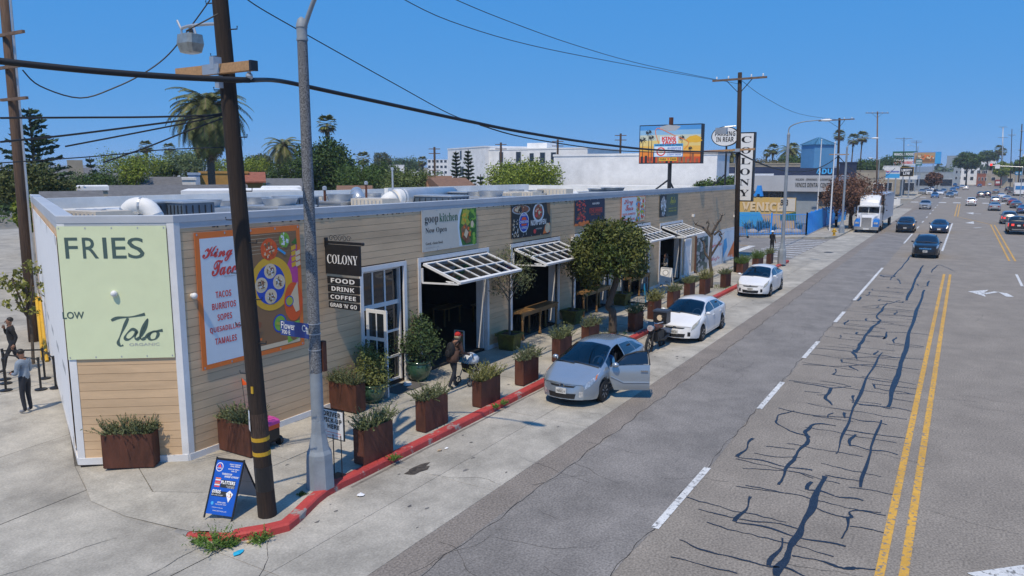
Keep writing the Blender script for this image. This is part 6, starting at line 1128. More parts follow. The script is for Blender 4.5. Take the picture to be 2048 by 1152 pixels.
def make_car(shape,pm,loc,rz,label,name='parked_car',far=False,group=None,plate=None,lights=None,hole=None,rear=True,front=True,badge=None,rack=False,scale=1,cabin=False):
 c=Car(shape);t=thing(name,loc,label,'car',group,rz);BASE[t.name]=Vector();t.scale=(scale,)*3;L,kz=c.L,c.kz;lights=lights or{}
 c.body(hole,cabin).build('body',pm,t,smooth=True,auto=50)
 b=MB();w=c.wb[3][1];b.box((L/2,0,(c.rock+.62)/2+.02),(L-.5,2*(w-.26),.6-c.rock));b.box((L/2,0,c.rock+.06),(c.ax[1]-c.ax[0]-2*c.r-.2,2*w*.92,.1));b.build('underbody',m_trim,t)
 for sd in(1,-1):
  for a in c.ax:wheel(t,(a,sd*(w-.115),c.r),c.r,sd,far)
 g=MB();c.top(g,c.ws[0],c.ws[1],.765,t0b=.775);g.build('windscreen',m_wglass if cabin else m_cglass,t,smooth=True)
 if cabin:fit_cabin(t,c)
 g=MB();c.top(g,c.rw[0],c.rw[1],.79,6);g.build('rear_window',m_cglass,t,smooth=True)
 for sd in(1,-1):
  if far:g=MB();f0,f1=c.sw[0],c.sw[-1];c.patch(g,[(f0[0],.525),(f1[1],.525),(f1[3],.735),(f0[2],.735)],sd);g.build('side_window',m_cglass,t,smooth=True)
  else:
   for i,q in enumerate(c.sw):
    if hole and sd==-1 and i==0:continue
    g=MB();c.patch(g,[(q[0],.53),(q[1],.53),(q[3],.73),(q[2],.73)],sd);g.build('side_window',m_cglass,t,smooth=True)
 zb=c.rock+.05
 if front:
  for sd in(1,-1):
   g=MB();c.patch(g,[(.0,.41),(.42,.47),(.78,.655),(.13,.60)],sd,7,4,.007);g.build('headlight',lights.get('head',m_clear),t,smooth=True)
   if not far:
    g=MB();c.patch(g,[(.36,.47),(.44,.475),(.60,.62),(.50,.60)],sd,2,3,.009);g.build('turn_lamp',m_amber if hole else m_clear,t)
    g=MB();c.face(g,0,sd*.50,sd*.60,zb+.08,zb+.24,3,.008);g.build('fog_lamp',m_clear if hole else m_trim,t)
  g=MB();c.face(g,0,-.42,.42,zb+.03,zb+.17,8,.007,.92);g.build('lower_intake',m_trim,t)
  g=MB();big=shape in('suv','van','pickup');c.face(g,0,-.44 if big else-.40,.44 if big else.40,kz-(.26 if big else.115),kz-(.10 if big else.065),8,.007,.85 if not big else 1);g.build('grille',m_trim,t)
  if lights.get('chrome'):
   for i in range(7):g=MB();y=-.36+i*.12;c.face(g,0,y-.045,y+.045,kz-.23,kz-.13,2,.014);g.build('grille_slot',m_chrome,t)
  g=MB();p0=c.end(0,0,zb+.24,.02);g.box((p0 .x,0,zb+.235),(.02,.31,.155));pn=g.build('number_plate',m_plate,t)
  if plate:
   S=Board((p0 .x-.012,.15,zb+.16),(0,-1,0),(0,0,1),.30,.15);S.lay=.002;S.text(SANSB(plate),.06,.16,.94,.72,0,1);S.text('CALIFORNIA',.25,.8,.75,.93,0,1);S.t.build('lettering',m_trim,pn,world=False)
  if badge:g=MB();e=c.end(0,0,kz-.085,.012);g.loop([[Vector((e.x,.075*k*math.cos(a),e.z+.055*k*math.sin(a)))for a in(i*.449 for i in range(14))]for k in(1,.72)],caps=False);g.tube([(e.x-.002,-.03,e.z-.02),(e.x-.002,0,e.z+.03),(e.x-.002,.03,e.z-.02)],.008,5);g.build('badge',badge,t);g=MB();g.tube([(e.x+.004,0,e.z),(e.x+.0,0,e.z)],.058,14);g.build('badge_disc',m_blueem if badge is not m_chrome else m_trim,t)
  if not far:
   g=MB();a,b_=c.W(c.ws[0]-.04,.8,-1),c.W(c.ws[0]+.03,.97,1);g.tube([a+Vector((0,0,.02)),b_+Vector((0,0,.03))],.012,5);g.tube([c.W(c.ws[0]-.03,.98,1)+Vector((0,0,.02)),c.W(c.ws[0]+.04,.82,1)+Vector((0,0,.03))],.012,5);g.build('wiper',m_trim,t)
   g=MB();c.face(g,0,-.62,.62,kz-.045,kz-.036,10,.004)
   for x,t0,t1 in((c.sw[0][1]+.03,.06,.5),(c.sw[1][1]+.06,.22,.5),(c.sw[0][0]-.08,.12,.49)):
    for sd in(1,-1):
     if hole and sd<0 and x<hole[1]+.1:continue
     c.patch(g,[(x-.006,t0),(x+.006,t0),(x+.006,t1),(x-.006,t1)],sd,1,8,.004)
   for sd in(1,-1):c.patch(g,[(1.0,.58),(1.0,.60),(.12,.62),(.12,.60)],sd,8,1,.004)if False else None;c.patch(g,[(c.ax[0]+.45,.055),(c.ax[1]-.45,.055),(c.ax[1]-.45,.065),(c.ax[0]+.45,.065)],sd,6,1,.004)
   g.build('panel_gaps',m_trim,t,kind='stuff')
   for sd in(1,-1):
    for x in(c.sw[0][1]-.12,c.sw[1][1]-.02):
     if hole and sd<0 and x<hole[1]:continue
     g=MB();p=c.W(x,.44,sd);g.box(p+Vector((0,sd*.018,0)),(.2,.03,.035));g.build('door_handle',pm,t)
 if rear:
  for sd in(1,-1):g=MB();c.patch(g,[(L-.28,.34),(L-.005,.30),(L-.005,.50),(L-.22,.52)],sd,4,3,.006);c.face(g,L,sd*.42,sd*.66,pchip(c.zs,L)-.24,pchip(c.zs,L)-.03,3,.006);g.build('tail_light',lights.get('tail',m_tail),t)
  g=MB();c.face(g,L,-.6,.6,c.rock+.14,c.rock+.26,6,.008);g.build('rear_bumper',m_trim if shape!='pickup' else m_chrome,t);g=MB();e=c.end(L,0,.8,.02);g.box((e.x,0,pchip(c.zs,L)-.2),(.02,.31,.155));g.build('number_plate',m_plate,t)
 mx=c.sw[0][0]+.12
 for sd in(1,-1):
  if hole and sd<0:continue
  p=c.W(mx,.53,sd);g=MB();g.ball(p+Vector((0,sd*.11,.07)),(.075,.10,.065),10,6);g.bar(p,p+Vector((.0,sd*.08,.04)),.05,.04);g.build('mirror',pm,t,smooth=True)
 if rack:
  g=MB()
  for sd in(1,-1):g.tube([c.W(x,.80,sd)+Vector((0,0,.05))for x in(1.95,2.5,3.1,3.7)],.02,6)
  g.build('roof_rail',m_trim,t)
 return t,c
m_int=mat('door trim',(.03,.032,.035),.7);pt_silver=paint('silver',(.37,.43,.49),.55,.26);pt_white=paint('white',(.80,.80,.80));pt_black=paint('black',(.010,.012,.018));pt_navy=paint('navy',(.012,.02,.05));pt_grey=paint('grey',(.16,.17,.18),.4);pt_lsilver=paint('light silver',(.45,.46,.47),.4);pt_blue=paint('blue',(.05,.11,.25));pt_gold=paint('beige',(.32,.30,.26),.4);pt_red=paint('red',(.33,.03,.02))
# silver hatchback with its door open
p=G(1205,805,0);fx=18.30;YC=9.24
car,c=make_car('hatch',pt_silver,(fx,YC,.004),0,'silver blue hatchback with its driver door wide open at the red kerb',plate='9NGK214',badge=m_chrome,cabin=True,hole=(1.16,2.36,11,0),group='hatchbacks parked at the kerb')
hin=Vector((1.2,-c.wb[3][1]+.02,0));ang=R(62)
def dtrans(q):q=Vector(q)-hin;x,y=q.x,q.y;return Vector((x*math.cos(-ang)-y*math.sin(-ang),x*math.sin(-ang)+y*math.cos(-ang),q.z))+hin
def doorpatch(corn,thick,name,m,par,off=.0):
 g=MB();c.patch(g,corn,-1,8,8,off);V=[dtrans(v)for v in g.v];n_=dtrans((1.2,1,0))-dtrans((1.2,0,0));o=MB();W_=9
 V2=[v+n_*thick for v in V];o.add(V+V2,g.f+[tuple(i+len(V)for i in f)[::-1]for f in g.f]);k=len(V)
 edge=[i for i in range(W_)]+[W_*j+W_-1 for j in range(1,9)]+[8*W_+i for i in range(7,-1,-1)]+[W_*j for j in range(7,0,-1)]
 o.add(V+V2,[(edge[i],edge[(i+1)%len(edge)],edge[(i+1)%len(edge)]+k,edge[i]+k)for i in range(len(edge))]);return o.build(name,m,par,smooth=True,auto=40)
dr=doorpatch([(1.2,.07),(2.36,.07),(2.36,.52),(1.2,.52)],.07,'door',pt_silver,car);doorpatch([(1.36,.535),(2.32,.535),(2.3,.74),(1.66,.74)],.012,'pane',m_cglass,dr,-.01)
for i in range(2):pass
g=MB();q=[dtrans(c.W(x,t_,-1))for x,t_ in((1.22,.52),(1.45,.64),(1.66,.75),(2.0,.76),(2.33,.755),(2.36,.52))];g.tube(q,.022,6);g.build('window_frame',m_trim,dr);g=MB();q=[dtrans(c.W(x,.26,-1)+Vector((0,-.012,0)))for x in(1.24,1.6,2.0,2.34)];g.tube(q,.016,6);g.build('side_moulding',pt_silver,dr);g=MB();q=dtrans(c.W(2.2,.44,-1)+Vector((0,-.02,0)));g.box(q,(.2,.04,.04),rz=-ang);g.build('handle',m_chrome,dr);q=dtrans(c.W(1.36,.53,-1));out=dtrans((1.3,-2,0))-dtrans((1.3,-1,0));g=MB();g.ball(q+out*.13+Vector((0,0,.06)),(.09,.11,.075),12,8);g.bar(q,q+out*.1+Vector((0,0,.02)),.05,.04);g.build('mirror',pt_silver,dr,smooth=True)
# two white hatchbacks
fr=G(1404,682,0);make_car('hatch2',pt_white,(fr.x-.86,fr.y+.80,.004),0,'white hatchback parked in the middle, behind the motorcycle',plate='7PMC381',cabin=True,badge=m_chrome,lights=dict(head=m_clear2),group='hatchbacks parked at the kerb')
fr=G(1539,592.6,0);make_car('hatch',pt_white,(fr.x-.9,fr.y+.78,.004),0,'white hatchback parked farthest up the kerb near the corner',plate='7WAN320',cabin=True,badge=m_chrome,lights=dict(head=m_clear2),group='hatchbacks parked at the kerb')
# ------------------------------------------------------------------ traffic
def carat(shape,pm,u,v,label,face=1,dy=0,far=True,name='car',**k): # u, v: middle of the nearer end at road level
 p=G(u,v,0);L=SHAPES[shape]['L']
 return make_car(shape,pm,(p.x if face>0 else p.x+L,p.y+dy,.004),0 if face>0 else math.pi,label,name,far,plate=k.pop('plate',None),**k)
carat('suv',pt_black,1849,517,'black SUV with a chrome slotted grille, nearest of the oncoming traffic',far=False,plate='8ABC52',lights=dict(chrome=1),rack=True,badge=m_chrome,group='cars driving in the street')
t,c=carat('suv',pt_black,1809,466,'black SUV with its amber turn lamp lit, beside the white truck',far=False,plate='8KLR92',rack=False,group='cars driving in the street');g=MB();c.patch(g,[(.05,.44),(.3,.48),(.4,.56),(.1,.54)],-1,3,2,.012);g.build('turn_lamp',m_turn,t)
carat('sedan',pt_navy,1877,467,'dark navy sedan right of the two black SUVs',far=False,lights=dict(head=m_drl),group='cars driving in the street')
carat('suv',pt_lsilver,1849,419,'silver SUV coming on alone before the junction',group='cars driving in the street')
carat('suv',pt_white,1942,412,'white SUV seen from behind in the turn lane',-1,group='cars driving in the street',lights=dict(tail=m_tail))
carat('sedan',pt_lsilver,1989,422,'silver sedan seen from behind, left of the big pickup',-1,group='cars driving in the street');carat('suv',pt_lsilver,1990,409,'pale SUV hidden behind the silver sedan at the junction',-1,group='cars driving in the street')
carat('suv',pt_grey,2018,449,'grey SUV with its brake lamps lit ahead of the black pickup',-1,lights=dict(tail=m_brake),group='cars driving in the street')
carat('pickup',pt_black,2036,470,'black pickup with a chrome bumper cut by the right edge',-1,lights=dict(tail=m_brake),group='cars driving in the street')
carat('sedan',pt_grey,2033,417,'dark sedan near the right edge beyond the grey SUV',-1,group='cars driving in the street');carat('sedan',pt_blue,2048,428,'bluish car at the right edge behind the pickup',-1,group='cars driving in the street')
FAR=[('suv','white',1862,383,1,'white SUV in the left queue behind the dark cars'),('sedan','grey',1886,386,1,'grey sedan between the white delivery van and the blue cars'),('sedan','lsilver',1896,373,1,'pale car behind the grey SUV far up the left lane'),('suv','grey',1888,369,1,'dark SUV above the white delivery van roof'),('sedan','blue',1910,372,1,'tiny blue car beyond the second blue car'),('sedan','navy',1903,366,1,'tiny dark car near the white box van'),('van','white',1876,370,1,'white van parked far up the left kerb'),('suv','white',1945,368,-1,'small white SUV driving away far up the middle'),('sedan','red',1968,365,-1,'tiny red car driving away near the crest'),('suv','navy',2016,383,-1,'dark SUV parked at the right kerb before the bus'),('sedan','white',2003,398,-1,'white sedan waiting in the right lane past the junction'),('sedan','lsilver',2014,404,-1,'silver sedan at the right lane just past the junction'),('sedan','grey',1852,384,1,'dark car parked at the left kerb beyond the junction'),('suv','lsilver',1843,389,1,'silver SUV parked at the left kerb nearest the junction'),('sedan','blue',1869,396,1,'pale blue car waiting first in the left lane at the far junction'),('suv','white',1858,390,1,'white SUV at the kerb side of the far junction'),('sedan','grey',1899,395,1,'dark grey car with bright lamps waiting in the middle lane'),('sedan','lsilver',1908,391,1,'silver car tucked behind the dark grey car at the far junction'),('sedan','navy',1871,388,1,'dark car behind the pale blue one'),('sedan','white',1880,390,1,'white sedan beside the dark car at the far junction'),('suv','navy',1866,377,1,'dark SUV left of the white delivery van'),('van','white',1881,378,1,'white delivery van coming down the far street'),('suv','grey',1893,379,1,'grey SUV right of the white delivery van'),('sedan','blue',1905,383,1,'blue car in the middle lane beyond the junction'),('sedan','blue',1913,379,1,'second blue car in the middle lane beyond the junction'),('van','white',1898,362,1,'white box van far up the street'),
('suv','white',1931,380,-1,'white SUV driving away beyond the junction'),('sedan','lsilver',1924,376,1,'pale car far up the middle of the street'),('sedan','blue',1959,374,-1,'light blue car driving away far up the street'),('sedan','white',1979,372,-1,'white sedan driving away near the red bus'),('suv','grey',1961,396,-1,'brown grey SUV driving away just past the junction'),('suv','navy',1974,395,-1,'dark SUV driving away just past the junction'),('sedan','gold',1992,388,-1,'beige sedan driving away beyond the dark SUV'),('sedan','blue',2010,375,-1,'blue car beside the red bus'),('suv','grey',1981,359,-1,'grey car near the far crest below the traffic light'),('sedan','lsilver',1926,361,1,'tiny pale car at the far crest of the street'),('van','grey',2023,389,-1,'dark van parked at the right kerb beyond the junction'),('sedan','red',2026,411,-1,'dark red car behind the bus truck at the right')]
for sh,pn,u,v,f,lab in FAR:carat(sh,MATS['car paint '+dict(lsilver='light silver',gold='beige').get(pn,pn)],u,v,lab,f,group='cars driving in the street')
wc,_=make_car('sedan',pt_white,(*G(1797,402)[:2],.01),0,'white sedan turning out sideways beyond the truck','car',True,'cars driving in the street');wc.rotation_euler[2]=math.pi/2+.25
for i,(u,v,f,lab,pm)in enumerate(((1748,398,1,'dark blue car half hidden behind the truck trailer',pt_navy),(1830,378,1,'white pickup standing on the far left forecourt',pt_white),(1760,388,1,'white car top on the station forecourt',pt_white))):carat('pickup' if i==1 else 'sedan',pm,u,v,lab,f,group='cars driving in the street')
# red bus and delivery lorries at the right
def box_truck(u,v,w,h,L,pm,lab,band=None,name='box_truck',cat='truck'):
 p=G(u,v,0);t=thing(name,p,lab,cat);b=MB();b.box(p+Vector((L/2,0,.55+(h-.55)/2)),(L,w,h-.55));b.build('cargo_box',pm,t);b=MB();b.box(p+Vector((L/2,0,.45)),(L-.2,w-.3,.3));b.build('chassis',m_trim,t)
 for x in(1.2,L-1.2):
  for s_ in(-1,1):wheel(t,(x,s_*(w/2-.15),.45),.45,s_,True)
 b=MB();b.box(p+Vector((-.02,0,h*.62)),(.03,w*.82,h*.28));b.build('rear_panel',band or m_cglass,t)
 for s_ in(-1,1):b=MB();b.box(p+Vector((-.03,s_*w*.42,.9)),(.04,.15,.3));b.build('tail_light',m_tail,t)
 b=MB();b.box(p+Vector((L+.6,0,1.4)),(1.3,w*.95,1.9));b.build('cab',pm,t)
box_truck(2038,392,2.5,3.7,7,pt_white,'white and blue delivery truck at the right edge beyond the junction',mat('blue panel',(.03,.22,.55),.5),'delivery_truck');box_truck(1996,373,2.55,3.1,11,mat('red bus paint',(.34,.06,.05),.4),'red bus with a pale band far up the right lane',m_plate,'bus','bus')
# ------------------------------------------------------------------ truck with trailer
p=G(1731,466,0);T0=Vector((p.x,p.y,0));tk=thing('semi_truck',T0,'white semi truck with blue wings and a long box trailer parked past the crossing','truck');m_tb=mat('truck blue',(.02,.17,.55),.3,coat=.6);P_=lambda x,y,z:T0+Vector((x,y,z))
b=MB();hw=lambda x,w,z0,z1,c_:[P_(x,y,z)for y,z in((-w,z0),(w,z0),(w,z1-.2),(w*.72,z1),(-w*.72,z1),(-w,z1-.2))]
b.loop([hw(.05,.62,.62,1.72,0),hw(.6,.74,.62,1.92,0),hw(1.7,.98,.62,2.1,0)]);b.build('bonnet',pt_white,tk)
b=MB();b.loop([hw(1.7,1.15,.7,2.95,0),hw(2.2,1.2,.7,3.05,0),hw(3.9,1.2,.7,3.05,0)]);b.build('cab',pt_white,tk);b=MB();b.loop([[P_(x,y*w,z)for y,z in((-1,2.9),(1,2.9),(1,zt),(.7,zt+.15),(-.7,zt+.15),(-1,zt))]for x,w,zt in((1.95,.95,3.0),(2.3,1.0,3.5),(2.9,1.02,3.85),(3.9,1.02,3.9))]);b.build('roof_fairing',pt_white,tk,smooth=True,auto=40)
b=MB();b.add([P_(1.66,-1.05,2.12),P_(1.66,1.05,2.12),P_(1.68,1.0,2.74),P_(1.68,-1.0,2.74)],[(3,2,1,0)]);b.build('windscreen',m_cglass,tk)
b=MB();b.box(P_(1.66,0,2.42),(.05,.05,.62));b.box(P_(1.6,0,2.84),(.3,2.2,.08));b.build('sun_visor',m_plate,tk)
for s_ in(-1,1):
 b=MB();b.loop([[P_(x,s_*y,z)for y,z in((.62,.6),(1.2,.6),(1.22,zt),(1.1,zt+.18),(.62,zt+.25))]for x,zt in((.1,.95),(.35,1.2),(1.2,1.38),(1.75,1.2))]);b.build('wing',m_tb,tk,smooth=True,auto=40)
 b=MB();b.box(P_(.14,s_*.93,1.08),(.12,.38,.2));b.build('headlight',m_clear,tk);b=MB();b.box(P_(2.0,s_*1.42,2.4),(.12,.2,.65));b.bar(P_(2,s_*1.15,2.3),P_(2,s_*1.4,2.3),.04);b.build('mirror',m_trim if s_<0 else m_chrome,tk);b=MB();b.box(P_(2.6,s_*1.215,2.45),(.9,.02,.75));b.build('side_window',m_cglass,tk)
 b=MB();b.tube([P_(4.0,s_*1.1,.9),P_(4.0,s_*1.1,4.2)],.09,8)if s_>0 else b.box(P_(3.4,s_*1.2,.75),(1.2,.1,.5));b.build('exhaust_stack' if s_>0 else 'fuel_tank',m_chrome,tk)
 for x in(1.0,4.7,5.9,14.8,16.0):wheel(tk,(x,s_*1.08,.5),.5,s_,True)
b=MB()
for i in range(11):b.box(P_(.03,-.44+i*.088,1.15),(.05,.03,.95))
b.box(P_(.05,0,1.15),(.04,.98,1.0));b.build('grille',m_chrome,tk);b=MB();b.loop([[P_(x,y,z)for y,z in((-1.2,.35),(1.2,.35),(1.2,.68),(-1.2,.68))]for x in(-.02,.25)]);b.build('bumper',m_chrome,tk);b=MB();b.box(P_(-.035,0,.45),(.02,.6,.16));b.build('number_plate',m_plate,tk)
b=MB();b.box(P_(4.6,0,.75),(7,1.0,.3));b.box(P_(11,0,.95),(12,1.6,.2));b.build('chassis',m_trim,tk)
tr=MB();tr.box(P_(11.2,0,2.62),(12.8,2.56,2.95));tr_=tr.build('trailer',mat('trailer shaded white',(.50,.54,.62),.35,.2,var=.05),tk);b=MB()  # white trailer coloured grey blue to carry its shade
for i in range(9):b.box(P_(5.2+i*1.5,-1.29,2.62),(.05,.03,2.9))
for z in(1.17,4.08):b.box(P_(11.2,-1.29,z),(12.8,.05,.1))
b.build('trailer_rib',m_steel,tr_,kind='stuff');b=MB();b.box(P_(4.6,0,2.9),(.35,2.5,2.2));b.build('cooling_unit',m_trim,tr_)
# ------------------------------------------------------------------ motorcycle with a delivery box
p=G(1303,708,0);mo=Vector((p.x,p.y+.15,0));t=thing('motorcycle',mo,'dark motorcycle with a black delivery box parked behind the silver hatchback','motorcycle');q_=lambda x,y,z:mo+Vector((x,y,z))
for x in(.15,1.5):
 b=MB();b.loop([[q_(x+(.31+.055*math.cos(c_))*math.cos(a),.05*math.sin(c_),.33+(.31+.055*math.cos(c_))*math.sin(a)-.05)for c_ in(k*1.047 for k in range(6))]for a in(j*.3307 for j in range(20))],caps=False);w=b.build('wheel',m_tyre,t,smooth=True);b=MB()
 for k in range(6):a=k*1.047;b.bar(q_(x,0,.28),q_(x+.28*math.cos(a),0,.28+.28*math.sin(a)),.02)
 b.build('spokes',m_trim,w)
b=MB();b.bar(q_(.15,-.08,.3),q_(.42,-.08,.95),.05);b.bar(q_(.15,.08,.3),q_(.42,.08,.95),.05);b.build('fork',m_trim,t);b=MB();b.box(q_(.9,0,.55),(.7,.34,.3));b.build('side_cover',m_trim,t);b=MB();b.bar(q_(.42,0,.85),q_(1.0,0,.7),.08);b.bar(q_(.5,0,.75),q_(.75,0,.3),.06);b.bar(q_(.75,0,.3),q_(1.5,0,.3),.06);b.bar(q_(1.0,0,.7),q_(1.5,0,.3),.05);b.build('frame',m_trim,t)
b=MB();b.ball(q_(.82,0,.45),(.22,.2,.18),10,6);b.tube([q_(.8,-.14,.4),q_(1.2,-.18,.32),q_(1.65,-.2,.42)],.05,8);b.box(q_(.62,0,.5),(.12,.36,.2));b.build('engine',m_trim,t);b=MB();b.ball(q_(.7,0,.86),(.28,.16,.14),12,8);b.build('tank',mat('brown leather',(.13,.045,.025),.5),t,smooth=True);b=MB();b.ball(q_(1.15,0,.80),(.34,.15,.08),12,6);b.build('seat',MATS['brown leather'],t,smooth=True)
b=MB();b.tube([q_(.5,-.38,1.12),q_(.40,-.2,1.06),q_(.40,.2,1.06),q_(.5,.38,1.12)],.017,6);b.build('handlebar',m_chrome,t);b=MB();b.tube([q_(.18,0,.9),q_(.34,0,.9)],.11,14);b.build('headlight',m_clear,t);b=MB();b.box(q_(.28,0,1.05),(.03,.24,.16),rot=Matrix.Rotation(.4,3,'Y'));b.build('wind_screen',m_cglass,t);b=MB();b.bar(q_(.05,0,.62),q_(.35,0,.60),.12,.02);b.bar(q_(1.35,0,.66),q_(1.8,0,.5),.14,.02);b.build('mudguard',m_trim,t)
for s_ in(-1,1):b=MB();b.bar(q_(.45,s_*.3,1.1),q_(.42,s_*.38,1.3),.012);b.ball(q_(.42,s_*.38,1.32),(.02,.06,.04),8,5);b.build('mirror',m_trim,t)
bx=thing('delivery_box',q_(1.45,0,.9),'black delivery box with a round tan badge strapped on the motorcycle','box');b=MB();b.box(q_(1.42,0,1.12),(.46,.52,.44));b.build('case',m_black,bx);b=MB();b.box(q_(1.42,0,1.36),(.5,.56,.06));b.build('lid',mat('dark slate lid',(.05,.065,.09),.5),bx);b=MB();b.tube([q_(1.19,0,1.12),q_(1.175,0,1.12)],.11,18);b.build('badge',k_tort,bx);b=MB();b.box(q_(1.42,0,.87),(.4,.3,.06));b.build('rack',m_steel,t)
# ================================================================== people
m_skin=mat('skin',(.36,.19,.125),.5,var=.08,scale=6);m_skin2=mat('tan skin',(.28,.14,.085),.5,var=.08,scale=6);m_hair_d=mat('dark hair',(.015,.012,.010),.6,var=.3,scale=40);m_hair_b=mat('fair hair',(.42,.34,.22),.6,var=.3,scale=40)
cl=lambda n,c,r=.85:mat('cloth '+n,c,r,var=.16,scale=9,bump=.4,bscale=22)
def person(loc,rz,label,J,mats,hair=None,hairm=None,h=1.0,extra=None,group=None):
 """J: joints in the figure's own frame, x ahead, y to its left; mats: top, legs, shoes, skin."""
 t=thing('person',loc,label,'person',group,rz);BASE[t.name]=Vector();t.scale=(h,h,h)
 D=dict(pel=(0,0,.96),bel=(0,0,1.10),che=(.01,0,1.30),shc=(0,0,1.43),nek=(.01,0,1.50),hd0=(.03,0,1.58),hd1=(.03,0,1.66),hd2=(.02,0,1.74),lsh=(0,.18,1.42),rsh=(0,-.18,1.42),lel=(-.02,.25,1.14),rel=(-.02,-.25,1.14),lwr=(.06,.26,.90),rwr=(.06,-.26,.90),lhi=(0,.095,.92),rhi=(0,-.095,.92),lkn=(.03,.10,.50),rkn=(.03,-.10,.50),lan=(-.02,.10,.08),ran=(-.02,-.10,.08),lto=(.15,.12,.04),rto=(.15,-.12,.04));J=dict(J);look=J.pop("look",(1,0,0));D.update(J)
 Rr=dict(pel=(.155,.12),bel=(.15,.115),che=(.165,.12),shc=(.12,.09),nek=(.055,.055),hd0=(.078,.085),hd1=(.088,.10),hd2=(.06,.07),lsh=.075,lel=.052,lwr=.036,lhi=.095,lkn=.064,lan=.05,lto=.042)
 names=list(D);E_=[('pel','bel',0),('bel','che',0),('che','shc',0),('shc','nek',3),('nek','hd0',3),('hd0','hd1',3),('hd1','hd2',3)]
 for s_ in 'lr':E_+=[('shc',s_+'sh',0),(s_+'sh',s_+'el',0),(s_+'el',s_+'wr',0),('pel',s_+'hi',1),(s_+'hi',s_+'kn',1),(s_+'kn',s_+'an',1),(s_+'an',s_+'to',2)]
 me=bpy.data.meshes.new('body');me.from_pydata([D[n]for n in names],[(names.index(a),names.index(b))for a,b,_ in E_],[]);o=bpy.data.objects.new('body',me);col.objects.link(o);o.modifiers.new('s','SKIN');sk=me.skin_vertices[0].data
 for i,n in enumerate(names):r_=Rr.get(n)or Rr.get('l'+n[1:]);sk[i].radius=r_ if isinstance(r_,tuple)else(r_,r_);sk[i].use_root=n=='pel'
 sb=o.modifiers.new('d','SUBSURF');sb.levels=2;sb.render_levels=2;dg=bpy.context.evaluated_depsgraph_get();ev=o.evaluated_get(dg);m2=ev.to_mesh();V=[tuple(v.co)for v in m2 .vertices];Fc=[tuple(p.vertices)for p in m2 .polygons];bpy.data.objects.remove(o)
 mb=MB();B=[(Vector(D[a]),Vector(D[b]),k)for a,b,k in E_]
 for f in Fc:
  c=sum((Vector(V[i])for i in f),Vector())/len(f);best=(9,0)
  for a,b,k in B:tt=max(0,min(1,(c-a).dot(b-a)/(b-a).length_squared));best=min(best,((c-a.lerp(b,tt)).length,k))
  mb.f.append(f);mb.m.append(best[1])
 mb.v=V
 for s_ in 'lr': # hands: a palm, four fingers and a thumb, slightly curled
  w,e=Vector(D[s_+'wr']),Vector(D[s_+'el']);d=(w-e).normalized();sd=Vector((0,-1 if s_=='l' else 1,0));u=d.cross(sd).normalized();u=u if u.x>0 or abs(u.x)<.1 else-u;n=u.cross(d);mb.mat(3);mb.tube([w-d*.02,w+d*.04,w+d*.085],[.03,.04,.036],8)
  for k,L_ in enumerate((.07,.085,.08,.062)):b0=w+d*.08+u*(.03-k*.02);mb.tube([b0,b0+d*L_*.5,b0+d*L_*.85+n*.02],[.0095,.009,.007],6)
  b0=w+d*.03+u*.032;mb.tube([b0,b0+d*.03+u*.02,b0+d*.06+u*.022],[.012,.011,.008],6)
 h1=Vector(D['hd1']);fw=Vector(look).normalized();sdv=Vector((0,0,1)).cross(fw);mb.mat(3);mb.tube([h1+fw*.09+Vector((0,0,.02)),h1+fw*.118+Vector((0,0,-.02)),h1+fw*.095+Vector((0,0,-.032))],[.009,.014,.008],6)
 for s_ in(-1,1):mb.ball(h1+sdv*.09*s_-Vector((0,0,.01)),(.018,.012,.03),6,4)
 mb.mat(4)
 for s_ in(-1,1):mb.ball(h1+fw*.092+sdv*.034*s_+Vector((0,0,.015)),.011,6,4)
 mb.box(h1+fw*.094-Vector((0,0,.055)),(.012,.045,.008),rz=math.atan2(fw.y,fw.x))
 mb.build('body',list(mats)+[m_hair_d],t,smooth=True)
 if hair:
  g=MB();c=Vector(D['hd2'])-Vector((.015,0,.045))-fw*.012
  if hair=='short':g.ball(c,(.098,.094,.085),14,8)
  elif hair=='cap':g.ball(c,(.105,.10,.085),14,8);g.loop([[c+fw*(.07+.10*k)+sdv*y*(1-.35*k)+Vector((0,0,z-.02*k))for y,z in((-.085,-.03),(.085,-.03),(.085,-.015),(-.085,-.015))]for k in(0,.6,1)])
  elif hair=='hat':g.lathe([(.01,.09),(.08,.085),(.105,.0),(.17,-.015),(.17,-.025),(.1,-.02)],c,16)
  elif hair=='long':g.ball(c,(.10,.098,.09),14,8);g.ball(c-fw*.06-Vector((0,0,.14)),(.07,.11,.2),12,8)
  g.build('cap' if hair=='cap' else 'hat' if hair=='hat' else 'hair',hairm,t,smooth=True)
 if extra:extra(t,D,fw)
 return t
jean=cl('dark jeans',(.022,.026,.038));blk=cl('black',(.012,.012,.014));shoe=cl('dark shoe',(.03,.03,.032),.6);brown_j=cl('brown jacket',(.10,.052,.036));hood=cl('light blue hoodie',(.24,.30,.38));gshoe=cl('grey shoe',(.25,.26,.29),.6)
